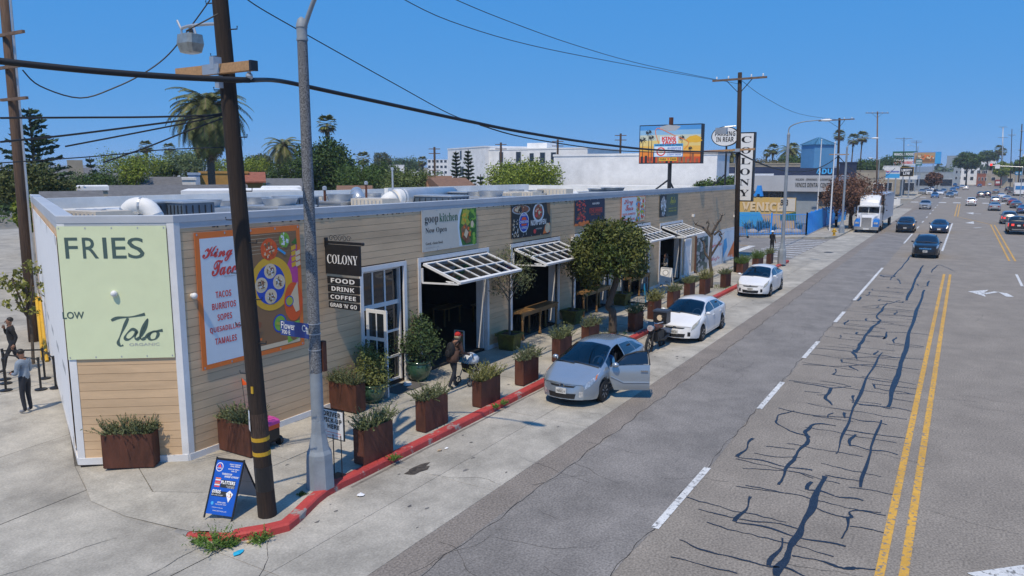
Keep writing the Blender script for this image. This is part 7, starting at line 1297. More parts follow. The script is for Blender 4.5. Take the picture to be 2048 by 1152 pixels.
# man with the red cap pushing a wheeled walker along the pavement
mp=G(906,776,ZP);hd=.10
def pack(t,D,fw):
 g=MB();g.ball((-.19,0,1.22),(.12,.15,.24),12,8);g.ball((-.29,0,1.12),(.06,.11,.13),10,6);o=g.build('backpack',blk,t,smooth=True);g=MB()
 for s_ in(-1,1):g.tube([(-.12,s_*.1,1.40),(.02,s_*.12,1.475),(.145,s_*.12,1.36),(.13,s_*.13,1.15),(-.08,s_*.15,1.05)],.018,6)
 g.build('strap',blk,o);g=MB();g.ball((.0,0,1.555),(.10,.11,.07),12,6);g.build('hair',m_hair_b,t,smooth=True);g=MB();g.lathe([(.165,1.16),(.19,.98),(.20,.82),(.19,.81)],(0,0,0),16,sy=1.0,sx=.82);g.build('jacket_hem',brown_j,t,smooth=True)
lean=dict(bel=(.04,0,1.10),che=(.11,0,1.27),shc=(.15,0,1.38),nek=(.18,0,1.45),hd0=(.22,0,1.52),hd1=(.24,0,1.60),hd2=(.24,0,1.68),lsh=(.15,.18,1.36),rsh=(.15,-.18,1.36),lel=(.22,.23,1.10),rel=(.22,-.23,1.10),lwr=(.44,.19,1.02),rwr=(.44,-.19,1.02),lkn=(.14,.10,.52),lan=(.16,.10,.08),lto=(.33,.12,.04),rkn=(-.02,-.10,.50),ran=(-.24,-.10,.12),rto=(-.08,-.12,.04))
def pack2(t,D,fw):
 g=MB();g.ball((-.07,0,1.20),(.13,.16,.25),12,8);g.ball((-.19,0,1.10),(.06,.12,.14),10,6);o=g.build('backpack',blk,t,smooth=True);g=MB()
 for s_ in(-1,1):g.tube([(.02,s_*.1,1.38),(.14,s_*.12,1.47),(.28,s_*.12,1.34),(.22,s_*.14,1.13),(.02,s_*.15,1.03)],.018,6)
 g.build('strap',blk,o);g=MB();g.ball((.19,0,1.56),(.095,.108,.075),12,6);g.build('hair',m_hair_b,t,smooth=True);g=MB();g.loop([[Vector((x+.19*k*math.cos(a)*.85,.2*k*math.sin(a),z))for a in(i*.393 for i in range(16))]for x,z,k in((.07,1.18,.92),(.02,1.0,1.02),(-.01,.84,1.06),(-.01,.83,.9))]);g.build('jacket_hem',brown_j,t,smooth=True)
person(mp,-.25,'man in a red cap and brown jacket with a black backpack pushing a walker',lean,(brown_j,jean,shoe,m_skin),'cap',cl('red cap',(.50,.02,.015)),.98,pack2)
wk=mp+Vector((.70,-.17,0));t=thing('walker',wk,'wheeled walker with a black bag seat pushed by the man in the red cap','walker',rz=-.25);BASE[t.name]=Vector();m_fr=mat('silver tube',(.42,.40,.36),.35,.7)
b=MB()
for s_ in(-1,1):b.tube([(-.28,s_*.24,1.02),(-.16,s_*.24,1.0),(-.02,s_*.24,.65),(.26,s_*.26,.12)],.016,6);b.tube([(.0,s_*.24,.68),(-.26,s_*.26,.12)],.016,6)
b.tube([(.1,-.24,.42),(.1,.24,.42)],.012,6);b.tube([(-.1,-.24,.45),(-.1,.24,.45)],.012,6);b.build('frame',m_fr,t)
for x in(-.27,.27):
 for s_ in(-1,1):
  b=MB();b.loop([[Vector((x+(.10+.018*math.cos(c_))*math.cos(a),s_*.27+.022*math.sin(c_),.12+(.10+.018*math.cos(c_))*math.sin(a)))for c_ in(k*1.257 for k in range(5))]for a in(j*.3927 for j in range(17))],caps=False);w=b.build('wheel',m_tyre,t,smooth=True);b=MB()
  for k in range(5):a=k*1.257;b.bar((x,s_*.27,.12),(x+.1*math.cos(a),s_*.27,.12+.1*math.sin(a)),.014)
  b.build('spokes',m_fr,w)
b=MB();b.loop([[Vector((x*k,y*k,z))for x,y in((-.2,-.21),(.2,-.21),(.2,.21),(-.2,.21))]for z,k in((.36,.8),(.58,1),(.64,1.02))]);b.build('basket',blk,t)
bg_=thing('plastic_bag',wk+Vector((0,0,.62)),'white plastic bag with blue letters lying on the walker seat','bag',rz=-.25);BASE[bg_.name]=Vector();b=MB();n=14;rings=[]
for z,k in((.0,.7),(.06,1),(.16,1.05),(.25,.9),(.31,.55),(.34,.2)):rings.append([Vector((.24*k*math.cos(a)*(1+.12*math.sin(3*a+z*20)),.26*k*math.sin(a)*(1+.1*math.cos(5*a+z*9)),z))for a in(2*math.pi*i/n for i in range(n))])
b.loop(rings);b.build('bag',mat('plastic film',(.62,.66,.70),.35,var=.12,scale=8,bump=.5),bg_,smooth=True);S=Board((-.275,.18,.06),(0,-1,0),(.1,0,1),.40,.2);S.text(SANSB('ROSS'),.0,.0,1,.75,0,0,bold=.03,shear=.15);S.t.build('lettering',m_cyan,bg_,world=False)
# two men at the side street
px=G(30,742,.01)
person(px,math.pi*.9,'man in dark clothes striding past the yellow guards with a hand at his face',dict(look=(1,0,-.1),lkn=(.22,.10,.53),lan=(.30,.10,.10),lto=(.46,.12,.06),rkn=(-.08,-.10,.50),ran=(-.38,-.10,.14),rto=(-.24,-.12,.05),rel=(.10,-.28,1.18),rwr=(.16,-.12,1.42),lel=(-.1,.26,1.14),lwr=(0,.28,.9)),(blk,jean,shoe,m_skin2),'short',m_hair_d,1.02)
px=G(56,824,.01)
def phone(t,D,fw):g=MB();g.box((.40,.0,1.10),(.015,.075,.15),rot=Matrix.Rotation(-.9,3,'Y'));g.build('phone',m_trim,t)
person(px,math.pi*.62,'man in a light blue hoodie looking down at his phone by the corner',dict(look=(1,0,-.45),hd1=(.06,0,1.65),hd2=(.07,0,1.73),lel=(.02,.25,1.12),rel=(.02,-.25,1.12),lwr=(.30,.08,1.08),rwr=(.30,-.08,1.08)),(hood,jean,gshoe,m_skin2),'short',m_hair_d,1.0,phone)
# woman in the far doorway, pedestrian by the crossing, driver
stripes=mat('striped knit',(.42,.40,.37),.9,var=.3,scale=9,c2=(.14,.125,.11),stretch=(.05,.05,4))
px=G(1333,570,ZP)+Vector((.6,.3,0));person(px,math.pi*.75,'woman in a striped knit top with long hair standing in the far doorway',dict(lel=(.05,.26,1.14),lwr=(.22,.14,1.2)),(stripes,blk,shoe,m_skin),'long',mat('brown hair',(.09,.05,.03),.6,var=.3,scale=40),.98)
px=G(1543,506,ZP);person(px,-.4,'pedestrian in black with a white hat waiting by the zebra crossing',dict(lel=(.06,.22,1.12),lwr=(.14,.08,1.1)),(blk,blk,shoe,m_skin),'hat',m_plate,1.02)
def person_sit(loc,rz,label):
 person(loc,rz,label,dict(pel=(0,0,.1),bel=(-.03,0,.25),che=(-.07,0,.45),shc=(-.10,0,.57),nek=(-.09,0,.63),hd0=(-.06,0,.68),hd1=(-.05,0,.73),hd2=(-.05,0,.80),lsh=(-.1,.18,.56),rsh=(-.1,-.18,.56),lel=(.05,.30,.40),rel=(.1,-.22,.35),lwr=(.28,.42,.45),rwr=(.32,-.12,.42),lhi=(.05,.1,.08),rhi=(.05,-.1,.08),lkn=(.42,.13,.12),rkn=(.42,-.12,.12),lan=(.55,.13,-.12),ran=(.55,-.12,-.12),lto=(.68,.14,-.12),rto=(.68,-.13,-.12)),(cl('blue shirt',(.03,.16,.36)),jean,shoe,m_skin2),'short',m_hair_d,.95)
person_sit(Vector((fx+2.05,YC-.36,.46)),math.pi,'driver in a blue shirt sitting in the silver hatchback with an arm out')
# ================================================================== background: houses, blocks, palms, trees
m_stucco=mat('white stucco',(.87,.865,.85),.8,var=.05,scale=.7,streak=.1);m_ochre=mat('ochre stucco',(.52,.29,.075),.8,var=.08,scale=1,streak=.1);m_shing=mat('grey shingles',(.16,.16,.165),.9,var=.15,scale=3,bump=.4);m_brsh=mat('brown shingles',(.24,.135,.085),.9,var=.15,scale=3,bump=.4);m_clay=mat('clay tiles',(.36,.12,.065),.8,var=.2,scale=4,bump=.4);m_win=mat('far window glass',(.02,.025,.035),.1,spec=.8);m_bgrey=mat('blue grey stucco',(.33,.38,.42),.8,var=.07,scale=.6,streak=.15);m_navy=mat('navy wall',(.02,.035,.085),.7,var=.1,scale=1);m_lblue=mat('light blue wall',(.10,.28,.50),.6,var=.05,scale=1);m_tanw=mat('tan stucco',(.42,.37,.29),.85,var=.1,scale=.8,streak=.1);m_fblue=mat('fence blue',(.03,.32,.88),.5,var=.06,scale=2)
def gnd(u,d):p=at(u,500,d);return Vector((p.x,p.y,0))
def block(name,u0,u1,vt,d,label,m=m_stucco,depth=10,wins=(),cat='building',skew=0,cap=True,pitch=None,rm=None,group=None):
 a,b=gnd(u0,d),gnd(u1,d+skew);ex=(b-a);w=ex.length;ex.normalize();n=Vector((-ex.y,ex.x,0));n=n if n.dot(a)>0 else-n
 mid=a.lerp(b,.5);hz=zat(mid.x,mid.y,vt);t=thing(name,mid,label,cat,group);q=MB();hw=hz-(pitch or 0)
 q.prism([tuple(p[:2])for p in(a,b,b+n*depth,a+n*depth)],0,hw);q.build('wall',m,t)
 if pitch:
  q=MB();e=.35;A,B_=a-ex*e-n*e,b+ex*e-n*e;C_,D_=B_+n*(depth+2*e),A+n*(depth+2*e);zv=lambda p,z:Vector((p.x,p.y,z));r0,r1=zv(A+n*(depth/2+e)+ex*.0,hz),zv(B_+n*(depth/2+e),hz)
  q.add([zv(A,hw),zv(B_,hw),zv(C_,hw),zv(D_,hw),r0,r1,zv(A,hw-.15),zv(B_,hw-.15),zv(C_,hw-.15),zv(D_,hw-.15)],[(0,1,5,4),(2,3,4,5),(1,2,5),(3,0,4),(0,6,7,1),(1,7,8,2),(2,8,9,3),(3,9,6,0),(9,8,7,6)]);q.build('roof',rm or m_shing,t)
 elif cap:
  q=MB();o=.08;q.prism([tuple(p[:2])for p in(a-ex*o-n*o,b+ex*o-n*o,b+ex*o+n*(depth+o),a-ex*o+n*(depth+o))],hw,hw+.25);q.build('roof_edge',rm or m,t)
 for x,z,ww,wh in wins: # windows in metres: along the front, sill height, width, height
  f=MB();c=a+ex*x-n*.03;rot=Matrix((ex,n,Vector((0,0,1)))).transposed();f.box(c+Vector((0,0,z+wh/2)),(ww+.16,.1,wh+.16),rot=rot);fr=f.build('window',m_stucco if m is not m_stucco else m_bgrey,t);g=MB();g.box(c-n*.03+Vector((0,0,z+wh/2)),(ww,.1,wh),rot=rot);g.build('pane',m_win,fr)
 return t,a,b,ex,n,hz
block('yellow_house',408,504,347,88,'ochre yellow flat roofed house behind the near wooden pole',m_ochre,9,[(.7,2.0,1.0,1.4),(3.6,2.3,.6,1.0),(4.4,2.3,.6,1.0)],'house');block('yellow_house',504,532,344,86,'ochre wing with a small clay tiled roof right of the wooden pole',m_ochre,6,[(1.1,2.2,.7,1.3)],'house',pitch=1.0,rm=m_clay)
block('blue_house',386,409,350,86,'small pale blue house left of the yellow house',mat('pale blue paint',(.36,.46,.62),.7),5,[(.4,2.2,.6,.9),(1.0,1.2,.9,1.2)],'house');block('low_house',352,400,360,80,'low white porch in front of the pale blue house',m_stucco,5,[(.8,1,1.4,1.4)],'house')
block('grey_house',208,505,372,62,'long house with a wide grey shingle roof',m_tanw,12,[(2,1,1.2,1.2),(5,1,1.2,1.2)],'house',pitch=2.0,group=None);block('white_house',372,606,388,54,'long low white flat roofed house behind the roof fans',m_stucco,7,[(1,1.4,1,1)],'house')
block('blue_grey_house',222,300,346,92,'house with a dark slate roof between the left trees',m_bgrey,8,[(1.0,1.6,1.2,1.2),(3,1.6,1.0,1.2)],'house',pitch=1.6);block('gable_house',100,205,385,44,'grey gabled bungalow behind the left end of the hall',m_stucco,7,[(1.5,1,1.0,1.0)],'house',pitch=1.6)
_,a,b,ex,n,hz=block('chimney_house',112,190,335,84,'dark house with a broad pale chimney at the far left',m_tanw,8,[(3.0,3.2,1.2,1.0)],'house',pitch=1.2);o=bpy.data.objects['chimney_house'];q=MB();q.box(a+ex*2.2+Vector((0,0,(hz+.7)/2)),(1.3,.9,hz+.7),rz=math.atan2(ex.y,ex.x));q.build('chimney',m_tanw,o)
block('grey_house',296,366,354,74,'low house with a grey ridged roof left of the pale blue house',m_bgrey,7,[(1,1.2,1,1),(2.6,1.2,1,1)],'house',pitch=1.3);block('tan_house',545,604,357,80,'tan house with a grey roof under the spiky date palm',m_tanw,6,[(.8,1.4,.9,1.1),(2.2,1.4,.9,1.1)],'house',pitch=1.1);block('brown_house',684,742,372,70,'brown roofed low house in front of the green trees at mid left',m_stucco,6,[(.8,1,.9,1)],'house',pitch=1.0,rm=m_brsh);block('low_house',166,225,381,52,'pale roofed shed between the gabled bungalow and the grey roof',m_tanw,5,[],'house',rm=m_stucco);block('pink_shop',530,606,381,58,'low white shop with a thin red roof edge behind the fans',m_stucco,6,[(1,.8,1,1)],'house')
# white hotel block
W1=[(x,z,.7,2.0)for z in(8.2,3.2)for x in(8.0,9.6)]+[(11.6,6.0,.8,2.4)]
t,a,b,ex,n,hz=block('hotel_block',898,970,297,172,'left wing of the big white hotel block, lit by the sun',m_stucco,16,[(x,z,.8,1.7)for x,z in((5.5,6),(5.5,2.8),(7.6,9.4),(7.6,6),(7.6,2.8),(8.6,6))],skew=-18)
t,a,b,ex,n,hz=block('hotel_block',970,1172,299,155,'long wing of the big white hotel block behind the bright tree',m_stucco,16,[(x,z,w,1.9)for x,z,w in((4.0,8.6,.8),(5.2,6.3,1.0),(6.6,6.2,1.2),(8.0,8.6,1.0),(9.4,6.6,1.0),(13.4,8.4,1.0),(15.8,8.4,1.0),(17.4,6.0,1.0),(11.0,8.3,.8))],skew=-11);q=MB();q.box(a+ex*10.5+n*5+Vector((0,0,hz+.7)),(4.5,4,1.4),rz=math.atan2(ex.y,ex.x));q.build('roof_house',m_stucco,t)
block('far_block',858,900,320,420,'distant pale terraced block left of the white hotel',m_stucco,20,[(x*2.2+1,z,1.2,1.2)for x in range(5)for z in(6,9,12)]);block('far_block',776,812,331,300,'distant white villa above the green trees',m_stucco,10,[(2,6,1.2,1.2),(5,6,1.2,1.2)])
block('white_house',890,950,356,72,'white two storey house with a brown roof and one dark window',m_stucco,7,[(2.35,3.4,.45,.85)],'house',pitch=1.0,rm=m_brsh,skew=1);block('brown_roof_house',862,900,352,74,'brown roofed white gable left of the two storey house',m_stucco,6,[],'house',pitch=2.2,rm=m_brsh)
block('box_building',1106,1427,311,97,'big white windowless box building behind the hall',m_stucco,5,[(17.2,2,1.2,1.4)],skew=-8);block('box_building',1130,1424,376,90.6,'lower white wing in front of the big box building',m_stucco,3,[],skew=-6.6);block('grey_building',1060,1106,355,82,'blue grey wall at the left of the white box building',m_bgrey,12,[])
block('box_building',1425,1500,351,108,'plain pale wing right of the big white box building',m_stucco,4,[],skew=-4);block('tan_building',1424,1604,329,150,'low tan flat roofed building under the far palms',m_tanw,20,[]);block('navy_building',1424,1606,337,128,'building with a wide navy fascia under the tan roof',m_navy,12,[],rm=m_navy)
# dental centre, wall, fence, tower
XB=101.0;A_,B_=onX(1508,351,XB),onX(1668,351,XB);zt,zb_=A_.z,onX(1600,383,XB).z;t=thing('dental_building',Vector((XB,B_.y,0)),'pale grey dental centre with dark lettering along its wide fascia','building');q=MB();q.box((XB+8,(A_.y+B_.y)/2,(zt+zb_)/2),(16,A_.y-B_.y,zt-zb_));q.build('fascia',mat('fascia grey',(.50,.51,.53),.8,var=.05,scale=.6),t);q=MB();q.box((XB+8.5,(A_.y+B_.y)/2,zb_/2),(15,A_.y-B_.y-.4,zb_));q.build('wall',m_tanw,t);k=6
for i in range(k):w_=(A_.y-B_.y-.6)/k;q=MB();q.box((XB+.93,B_.y+.3+w_*(i+.5),zb_-.5),(.1,w_-.15,.8));q.build('window',m_win,t)
q=MB();q.box((XB+.8,onX(1600,400,XB).y,zb_/2),(.3,4.2,zb_-.1));q.build('shopfront',m_bgrey,t)
S=Sign((XB-.03,A_.y,zb_),(0,-1,0),(0,0,1),A_.y-B_.y,zt-zb_);S.tpx(SANSB('WILSON - JENNINGS - BLOOMFIELD'),1591,357,1666,362,INK);S.tpx(SANSB('VENICE DENTAL CENTER'),1590,366,1665,374,INK);S.done(t,m_vinyl)
q=MB();yy0,yy1=onX(1430,345,106).y,onX(1672,345,106).y;z0,z1=onX(1600,349,106).z,onX(1600,336,106).z;t=thing('navy_wall',Vector((106,yy1,0)),'navy roof wall with bright blue ADU letters behind the dental centre','building');q.box((107,(yy0+yy1)/2,z1/2),(1.5,yy0-yy1,z1));q.build('wall',m_navy,t);S=Sign((106.1,yy0,z0),(0,-1,0),(0,0,1),yy0-yy1,z1-z0);S.tpx(SANSB('ADU'),1632,337,1665,348,SK,bold=.02);S.done(t,m_vinyl)
a,b=onX(1604,290,118),onX(1673,290,118);t=thing('blue_tower',Vector((118,b.y,0)),'light blue square tower with a low ribbed pyramid roof','tower');w_=a.y-b.y;cy=(a.y+b.y)/2;q=MB();zt=onX(1640,289,118).z;q.box((118+w_*.42,cy+.4,zt/2),(w_*.7,w_*.72,zt),rz=.75);q.build('wall',m_lblue,t);q=MB();c=Vector((118+w_*.42,cy+.4,0));r_=w_*.56;P4=[c+Vector((r_*math.cos(.75+.785+i*1.5708),r_*math.sin(.75+.785+i*1.5708),zt))for i in range(4)];ap=c+Vector((0,0,onX(1640,273,118).z));q.add(P4+[ap],[(0,1,4),(1,2,4),(2,3,4),(3,0,4),(3,2,1,0)]);rf=q.build('roof',mat('blue metal roof',(.06,.20,.36),.5),t);q=MB()
for i in range(4):
 for k in range(6):e=P4[i].lerp(P4[(i+1)%4],k/5);q.bar(e+Vector((0,0,.03)),ap.lerp(e,.06),.1)
q.build('roof_rib',mat('blue metal roof rib',(.10,.28,.46),.5),rf,kind='stuff')
block('navy_house',1668,1702,327,135,'navy stepped building right of the blue tower',m_navy,12,[]);block('low_building',1690,1760,343,190,'pale shopfront behind the russet tree',m_tanw,12,[(2,2,2,2),(6,2,2,2)])
a,b=onX(1478,394,90),onX(1592,395,90);t=thing('mural_wall',Vector((90,b.y,0)),'yellow mural wall with raised VENICE letters behind the blue fence','wall');q=MB();q.box((90.2,(a.y+b.y)/2+.0,a.z/2),(.4,a.y-b.y,a.z));q.build('wall',mat('mural yellow',(.68,.43,.11),.8,var=.15,scale=.8,c2=(.60,.44,.20)),t);S=Sign((89.98,a.y,0),(0,-1,0),(0,0,1),a.y-b.y,a.z);S.lay=.03;S.tpx(SANSB('VENICE'),1484,405,1566,421,TO,bold=.02);x0,y0=S.px(1560,422);x1,y1=S.px(1591,397);S.rect(x0,y0,x1,y1,CR);S.tpx('823',1561,399,1577,411,INK,bold=.02);S.poly([S.px(*p)for p in((1478,470),(1540,470),(1520,424),(1478,424))],SK);S.poly([S.px(*p)for p in((1560,430),(1592,424),(1592,440),(1560,440))],GR);S.done(t,m_vinyl)
t=thing('blue_letters',onX(1510,392,91),'big blue three dimensional LA letters standing on the mural wall','sign');a,b=onX(1499,392,90.3),onX(1527,371,90.3);S=Sign((89.9,a.y,a.z),(0,-1,0),(0,0,1),a.y-b.y,b.z-a.z);q=MB()
for pts in([(0,0),(.42,0),(.42,.22),(.2,.22),(.2,1),(0,1)],[(.40,0),(.56,0),(.63,.22),(.80,.22),(.84,0),(1,0),(.82,1),(.60,1)]):
 n=len(pts);q.add([S.P(x,y,.0)for x,y in pts]+[S.P(x,y,-.7)for x,y in pts],[tuple(range(n)),tuple(range(2*n-1,n-1,-1))]+[(i,n+i,n+(i+1)%n,(i+1)%n)for i in range(n)])
q.build('letter',m_fblue,t)
f0,f1,f2,f3=G(1470,472,.14),G(1612,470,.14),G(1650,452,.14),G(1690,440,.14)
t=thing('blue_fence',f1,'bright blue metal picket fence round the corner garden','fence');fh=zat(f1 .x,f1 .y,427)-.14
for a,b in((f0,f1),(f1,f2),(f2,f3)):
 L_=(b-a).length;q=MB()
 for z in(.2,fh-.1):q.bar(a+Vector((0,0,z)),b+Vector((0,0,z)),.05)
 q.build('rail',m_fblue,t);k=int(L_/.17);q=MB()
 for i in range(k+1):c=a.lerp(b,i/k);q.box(c+Vector((0,0,fh/2)),(.035 if a is f0 else.07,.035 if a is f0 else.11,fh))
 q.build('pickets',m_fblue,t,kind='stuff')
 for i in range(int(L_/3)+1):c=a.lerp(b,i/max(1,int(L_/3)));q=MB();q.box(c+Vector((0,0,fh/2+.05)),(.14,.14,fh+.1));q.build('post',m_fblue,t)
gd=MB();gd.prism([(f0 .x+.3,f0 .y),(f1 .x+.3,f1 .y+.2),(f2 .x,f2 .y+.2),(f2 .x,30),(f0 .x+.3,30)],.0,.2);struct('garden_bed',gd,mat('planting soil',(.20,.17,.12),.95,var=.2,scale=2))
for i,(u,v,s_,lab)in enumerate(((1496,458,1.3,'left big agave behind the blue fence'),(1517,462,1.7,'tall spiky agave behind the blue fence'),(1535,456,1.2,'agave just left of the street lamp in the blue fenced garden'),(1548,462,.9,'low agave by the white hatted pedestrian'),(1583,452,1.3,'agave near the right corner of the blue fence'),(1600,458,.8,'small agave in the fence corner'))):
 p=G(u,v,.2);t=thing('agave',p,lab,'plant','agaves in the blue fenced garden');k=46;d_=unit(k);d_[:,2]=np.abs(d_[:,2])+.25;d_/=np.linalg.norm(d_,axis=1,keepdims=True);L_=s_*nr.uniform(.6,1.1,k)[:,None];b_=np.cross(d_,[0,0,1]);b_/=np.linalg.norm(b_,axis=1,keepdims=True);pp=np.array(p);quads('leaves',np.stack([pp-b_*.05+0*d_,pp+d_*L_*.5+b_*-.09*s_,pp+d_*L_,pp+d_*L_*.5+b_*.09*s_],1),l_agave,t);q=MB();q.ball(p+Vector((0,0,.1)),.18);q.build('heart',l_agave,t)
for i,(u,v)in enumerate(((1505,466),(1528,468),(1557,467),(1575,465),(1592,466),(1545,452))):p=G(u,v,.2);t=thing('boulder',p,'pale boulder lying among the agaves','boulder','boulders in the blue fenced garden');q=MB();q.ball(p+Vector((0,0,.1)),(.7*rnd.uniform(.6,1),.8*rnd.uniform(.6,1),.35),9,6);q.build('stone',m_tanw,t,smooth=True)
for u,v,vt,lab in((1634,425,281,'left white flagpole beside the blue tower'),(1659,462,286,'right white flagpole beside the blue tower')):p=G(u,v,.1)if v>440 else onX(u,430,95);p=Vector((p.x,p.y,.1));t=thing('flagpole',p,lab,'flagpole');z=zat(p.x,p.y,vt);q=MB();q.tube([p,(p.x,p.y,z)],[.09,.05],8);q.build('pole',m_wpaint,t);q=MB();q.ball((p.x,p.y,z+.05),.09,8,5);q.build('finial',m_wpaint,t)
# ------------------------------------------------------------------ roadside signs and the far end of the street
def roadsign(name,u0,v0,u1,v1,X,label,m,texts=(),post=True,border=None,cat='sign',extra=None):
 a,b=onX(u0,v0,X),onX(u1,v1,X);t=thing(name,Vector((X,(a.y+b.y)/2,0)),label,cat);S=Sign((X-.15,a.y,b.z),(0,-1,0),(0,0,1),a.y-b.y,a.z-b.z);S.lay=.03;q=MB();S.slab(q,-.5,0);q.build('panel',m,t)
 if border:q=MB();S.slab(q,-.55,-.02,-.02,1.02,-.04,1.04);q.build('border',border,t)
 for s_,x0,y0,x1,y1,k in texts:S.text(SANSB(s_),x0,y0,x1,y1,k,bold=.02)
 if extra:extra(S)
 S.done(t,m_vinyl)
 if post:
  for k in(.25,.75):p=S.P(k,0);q=MB();q.tube([(X+.1,p.y,0),(X+.1,p.y,b.z+.1)],.15,8);q.build('post',m_steel,t)
 return t
roadsign('shop_sign',1786,303,1834,314,330,'green sign with white capitals above the roadside shops',mat('sign green',(.015,.13,.06),.5),[('WHOLE FOODS',.05,.25,.95,.72,WH)])
roadsign('shop_sign',1787,319,1830,331,325,'white shop sign with a red word below the green sign',m_wpaint,[('CVS',.06,.2,.36,.75,RE),('PHARMACY',.42,.25,.95,.7,RE)])
def scene_(S):S.poly([(0,.1),(.8,.1),(.8,.5),(0,.45)],BR,1.2);food(S,.42,.5,.34,.25,(OR,TO,CR,BR),40,2,.05);S.rect(.80,0,1,1,SK,3)
roadsign('billboard',1829,305,1880,327,300,'wide roadside billboard with a tan picture and a blue right strip',mat('billboard tan',(.52,.36,.20),.6),[],border=m_fblue,cat='billboard',extra=scene_)
roadsign('small_sign',1832,318,1844,331,290,'small teal sign below the wide billboard',mat('teal',(.04,.20,.20),.5),[('OPEN',.1,.55,.9,.8,WH),('DAILY',.1,.2,.9,.45,WH)])
def chev(S):S.poly([(.06,.78),(.18,.68),(.30,.78),(.30,.70),(.18,.60),(.06,.70)],RE,1.5);S.poly([(.06,.68),(.18,.58),(.30,.68),(.30,.62),(.18,.52),(.06,.62)],BLU,1.6);S.rect(0,0,1,.45,SK,1)
roadsign('fuel_sign',1771,337,1799,356,210,'white and blue petrol station sign with a V-shaped mark',m_wpaint,[('Chevron',.36,.58,.96,.8,BLU)],cat='fuel sign',extra=chev)
roadsign('law_sign',1801,335,1826,352,215,'black sign with yellow border and white capitals beside the petrol sign',m_black,[('LIBERTY',.1,.55,.9,.82,WH),('LAW',.25,.15,.75,.48,WH)],border=m_yel)
roadsign('bank_sign',2030,343,2044,350,300,'light blue sign board at the right edge beyond the traffic light',mat('sign cyan',(.03,.28,.52),.5),[('BANK',.1,.3,.9,.7,WH)])
t=thing('station_canopy',G(1775,392,0),'petrol station canopy with a white edge behind the white truck','canopy');c=G(1775,392,0);zc=zat(c.x,c.y,355);q=MB();q.box((c.x+8,c.y+6,zc),(16,26,1.0));q.build('canopy_roof',m_wpaint,t)
for dx,dy in((3,-3),(3,12),(13,-3),(13,12)):q=MB();q.box((c.x+dx,c.y+dy,zc/2),(.5,.5,zc));q.build('column',m_bgrey,t)
for i,(dx,dy)in enumerate(((4,1),(4,8),(12,4))):tq=thing('fuel_pump',Vector((c.x+dx,c.y+dy,0)),'blue fuel pump under the station canopy','fuel pump','fuel pumps');q=MB();q.box((c.x+dx,c.y+dy,.9),(.9,.6,1.8));q.build('cabinet',m_fblue,tq);q=MB();q.box((c.x+dx-.46,c.y+dy,1.2),(.04,.45,.6));q.build('display',m_win,tq)
tw=thing('low_wall',G(1790,415,0),'low white wall at the station exit behind the truck','wall');c=G(1792,412,0);q=MB();q.box((c.x,c.y+1,.7),(.4,3.4,1.4));q.build('panel',m_wpaint,tw)
block('shop_building',1742,1800,352,260,'long low shop behind the petrol station',m_tanw,20,[(3,1,3,2.4),(9,1,3,2.4)]);block('shop_building',1810,1893,345,330,'grey row of shops left of the far street',m_bgrey,20,[(4,1.5,4,2.5),(12,1.5,4,2.5)])
FB=[('white_block',1893,1918,325,520,'pale grey block at the end of the street',m_bgrey),('white_block',1908,1944,330,480,'white stepped house near the far crest',m_stucco),('white_block',1940,1976,317,620,'cluster of white houses on the far rise',m_stucco),('tan_block',1944,1990,341,460,'tan shops at the end of the street under the trees',m_tanw),('white_block',2026,2070,309,700,'long pale block on the right horizon',m_stucco),('brick_block',1940,1958,348,440,'small brick red shop at the far crest',m_clay),('tan_block',1990,2050,342,380,'low shops on the right beyond the traffic light',m_tanw),('grey_block',1878,1912,312,640,'grey flat roofed block left of the far trees',m_bgrey),('white_block',1700,1790,333,300,'far white block behind the roadside signs',m_stucco)]
for nm,u0,u1,v,d,lab,m in FB:w_=(u1-u0)/1500*d*1.3;block(nm,u0,u1,v,d,lab,m,15,[(w_*k,zz,w_*.09,1.6)for k in(.15,.35,.55,.75)for zz in(2.5,6.0)][:6],group='buildings at the far end of the street')
tl=thing('traffic_light',G(2048,390,.1),'red traffic light on a long mast arm over the far junction','traffic light');X_=200;c=onX(1982,333,X_);e=onX(2046,334,X_);q=MB();q.tube([(X_,e.y,0),(X_,e.y,e.z),(X_,c.y,c.z+.2)],.1,8);q.build('mast',m_steel,tl);q=MB();q.box((X_-.2,c.y,c.z-.1),(.3,.5,1.5));q.build('signal_head',m_black,tl);q=MB();q.tube([(X_-.36,c.y,c.z+.38),(X_-.42,c.y,c.z+.38)],.22,12);q.build('red_lens',mat('lit red lens',(.9,.03,.02),.3,emit=3),tl);q=MB();q.tube([(X_-.36,c.y,c.z-.1),(X_-.4,c.y,c.z-.1)],.18,12);q.tube([(X_-.36,c.y,c.z-.55),(X_-.4,c.y,c.z-.55)],.18,12);q.build('dark_lens',m_trim,tl);q=MB();p=onX(1995,333,X_);q.box((X_-.15,p.y,p.z),(.05,.9,.9));q.build('turn_sign',m_wpaint,tl)
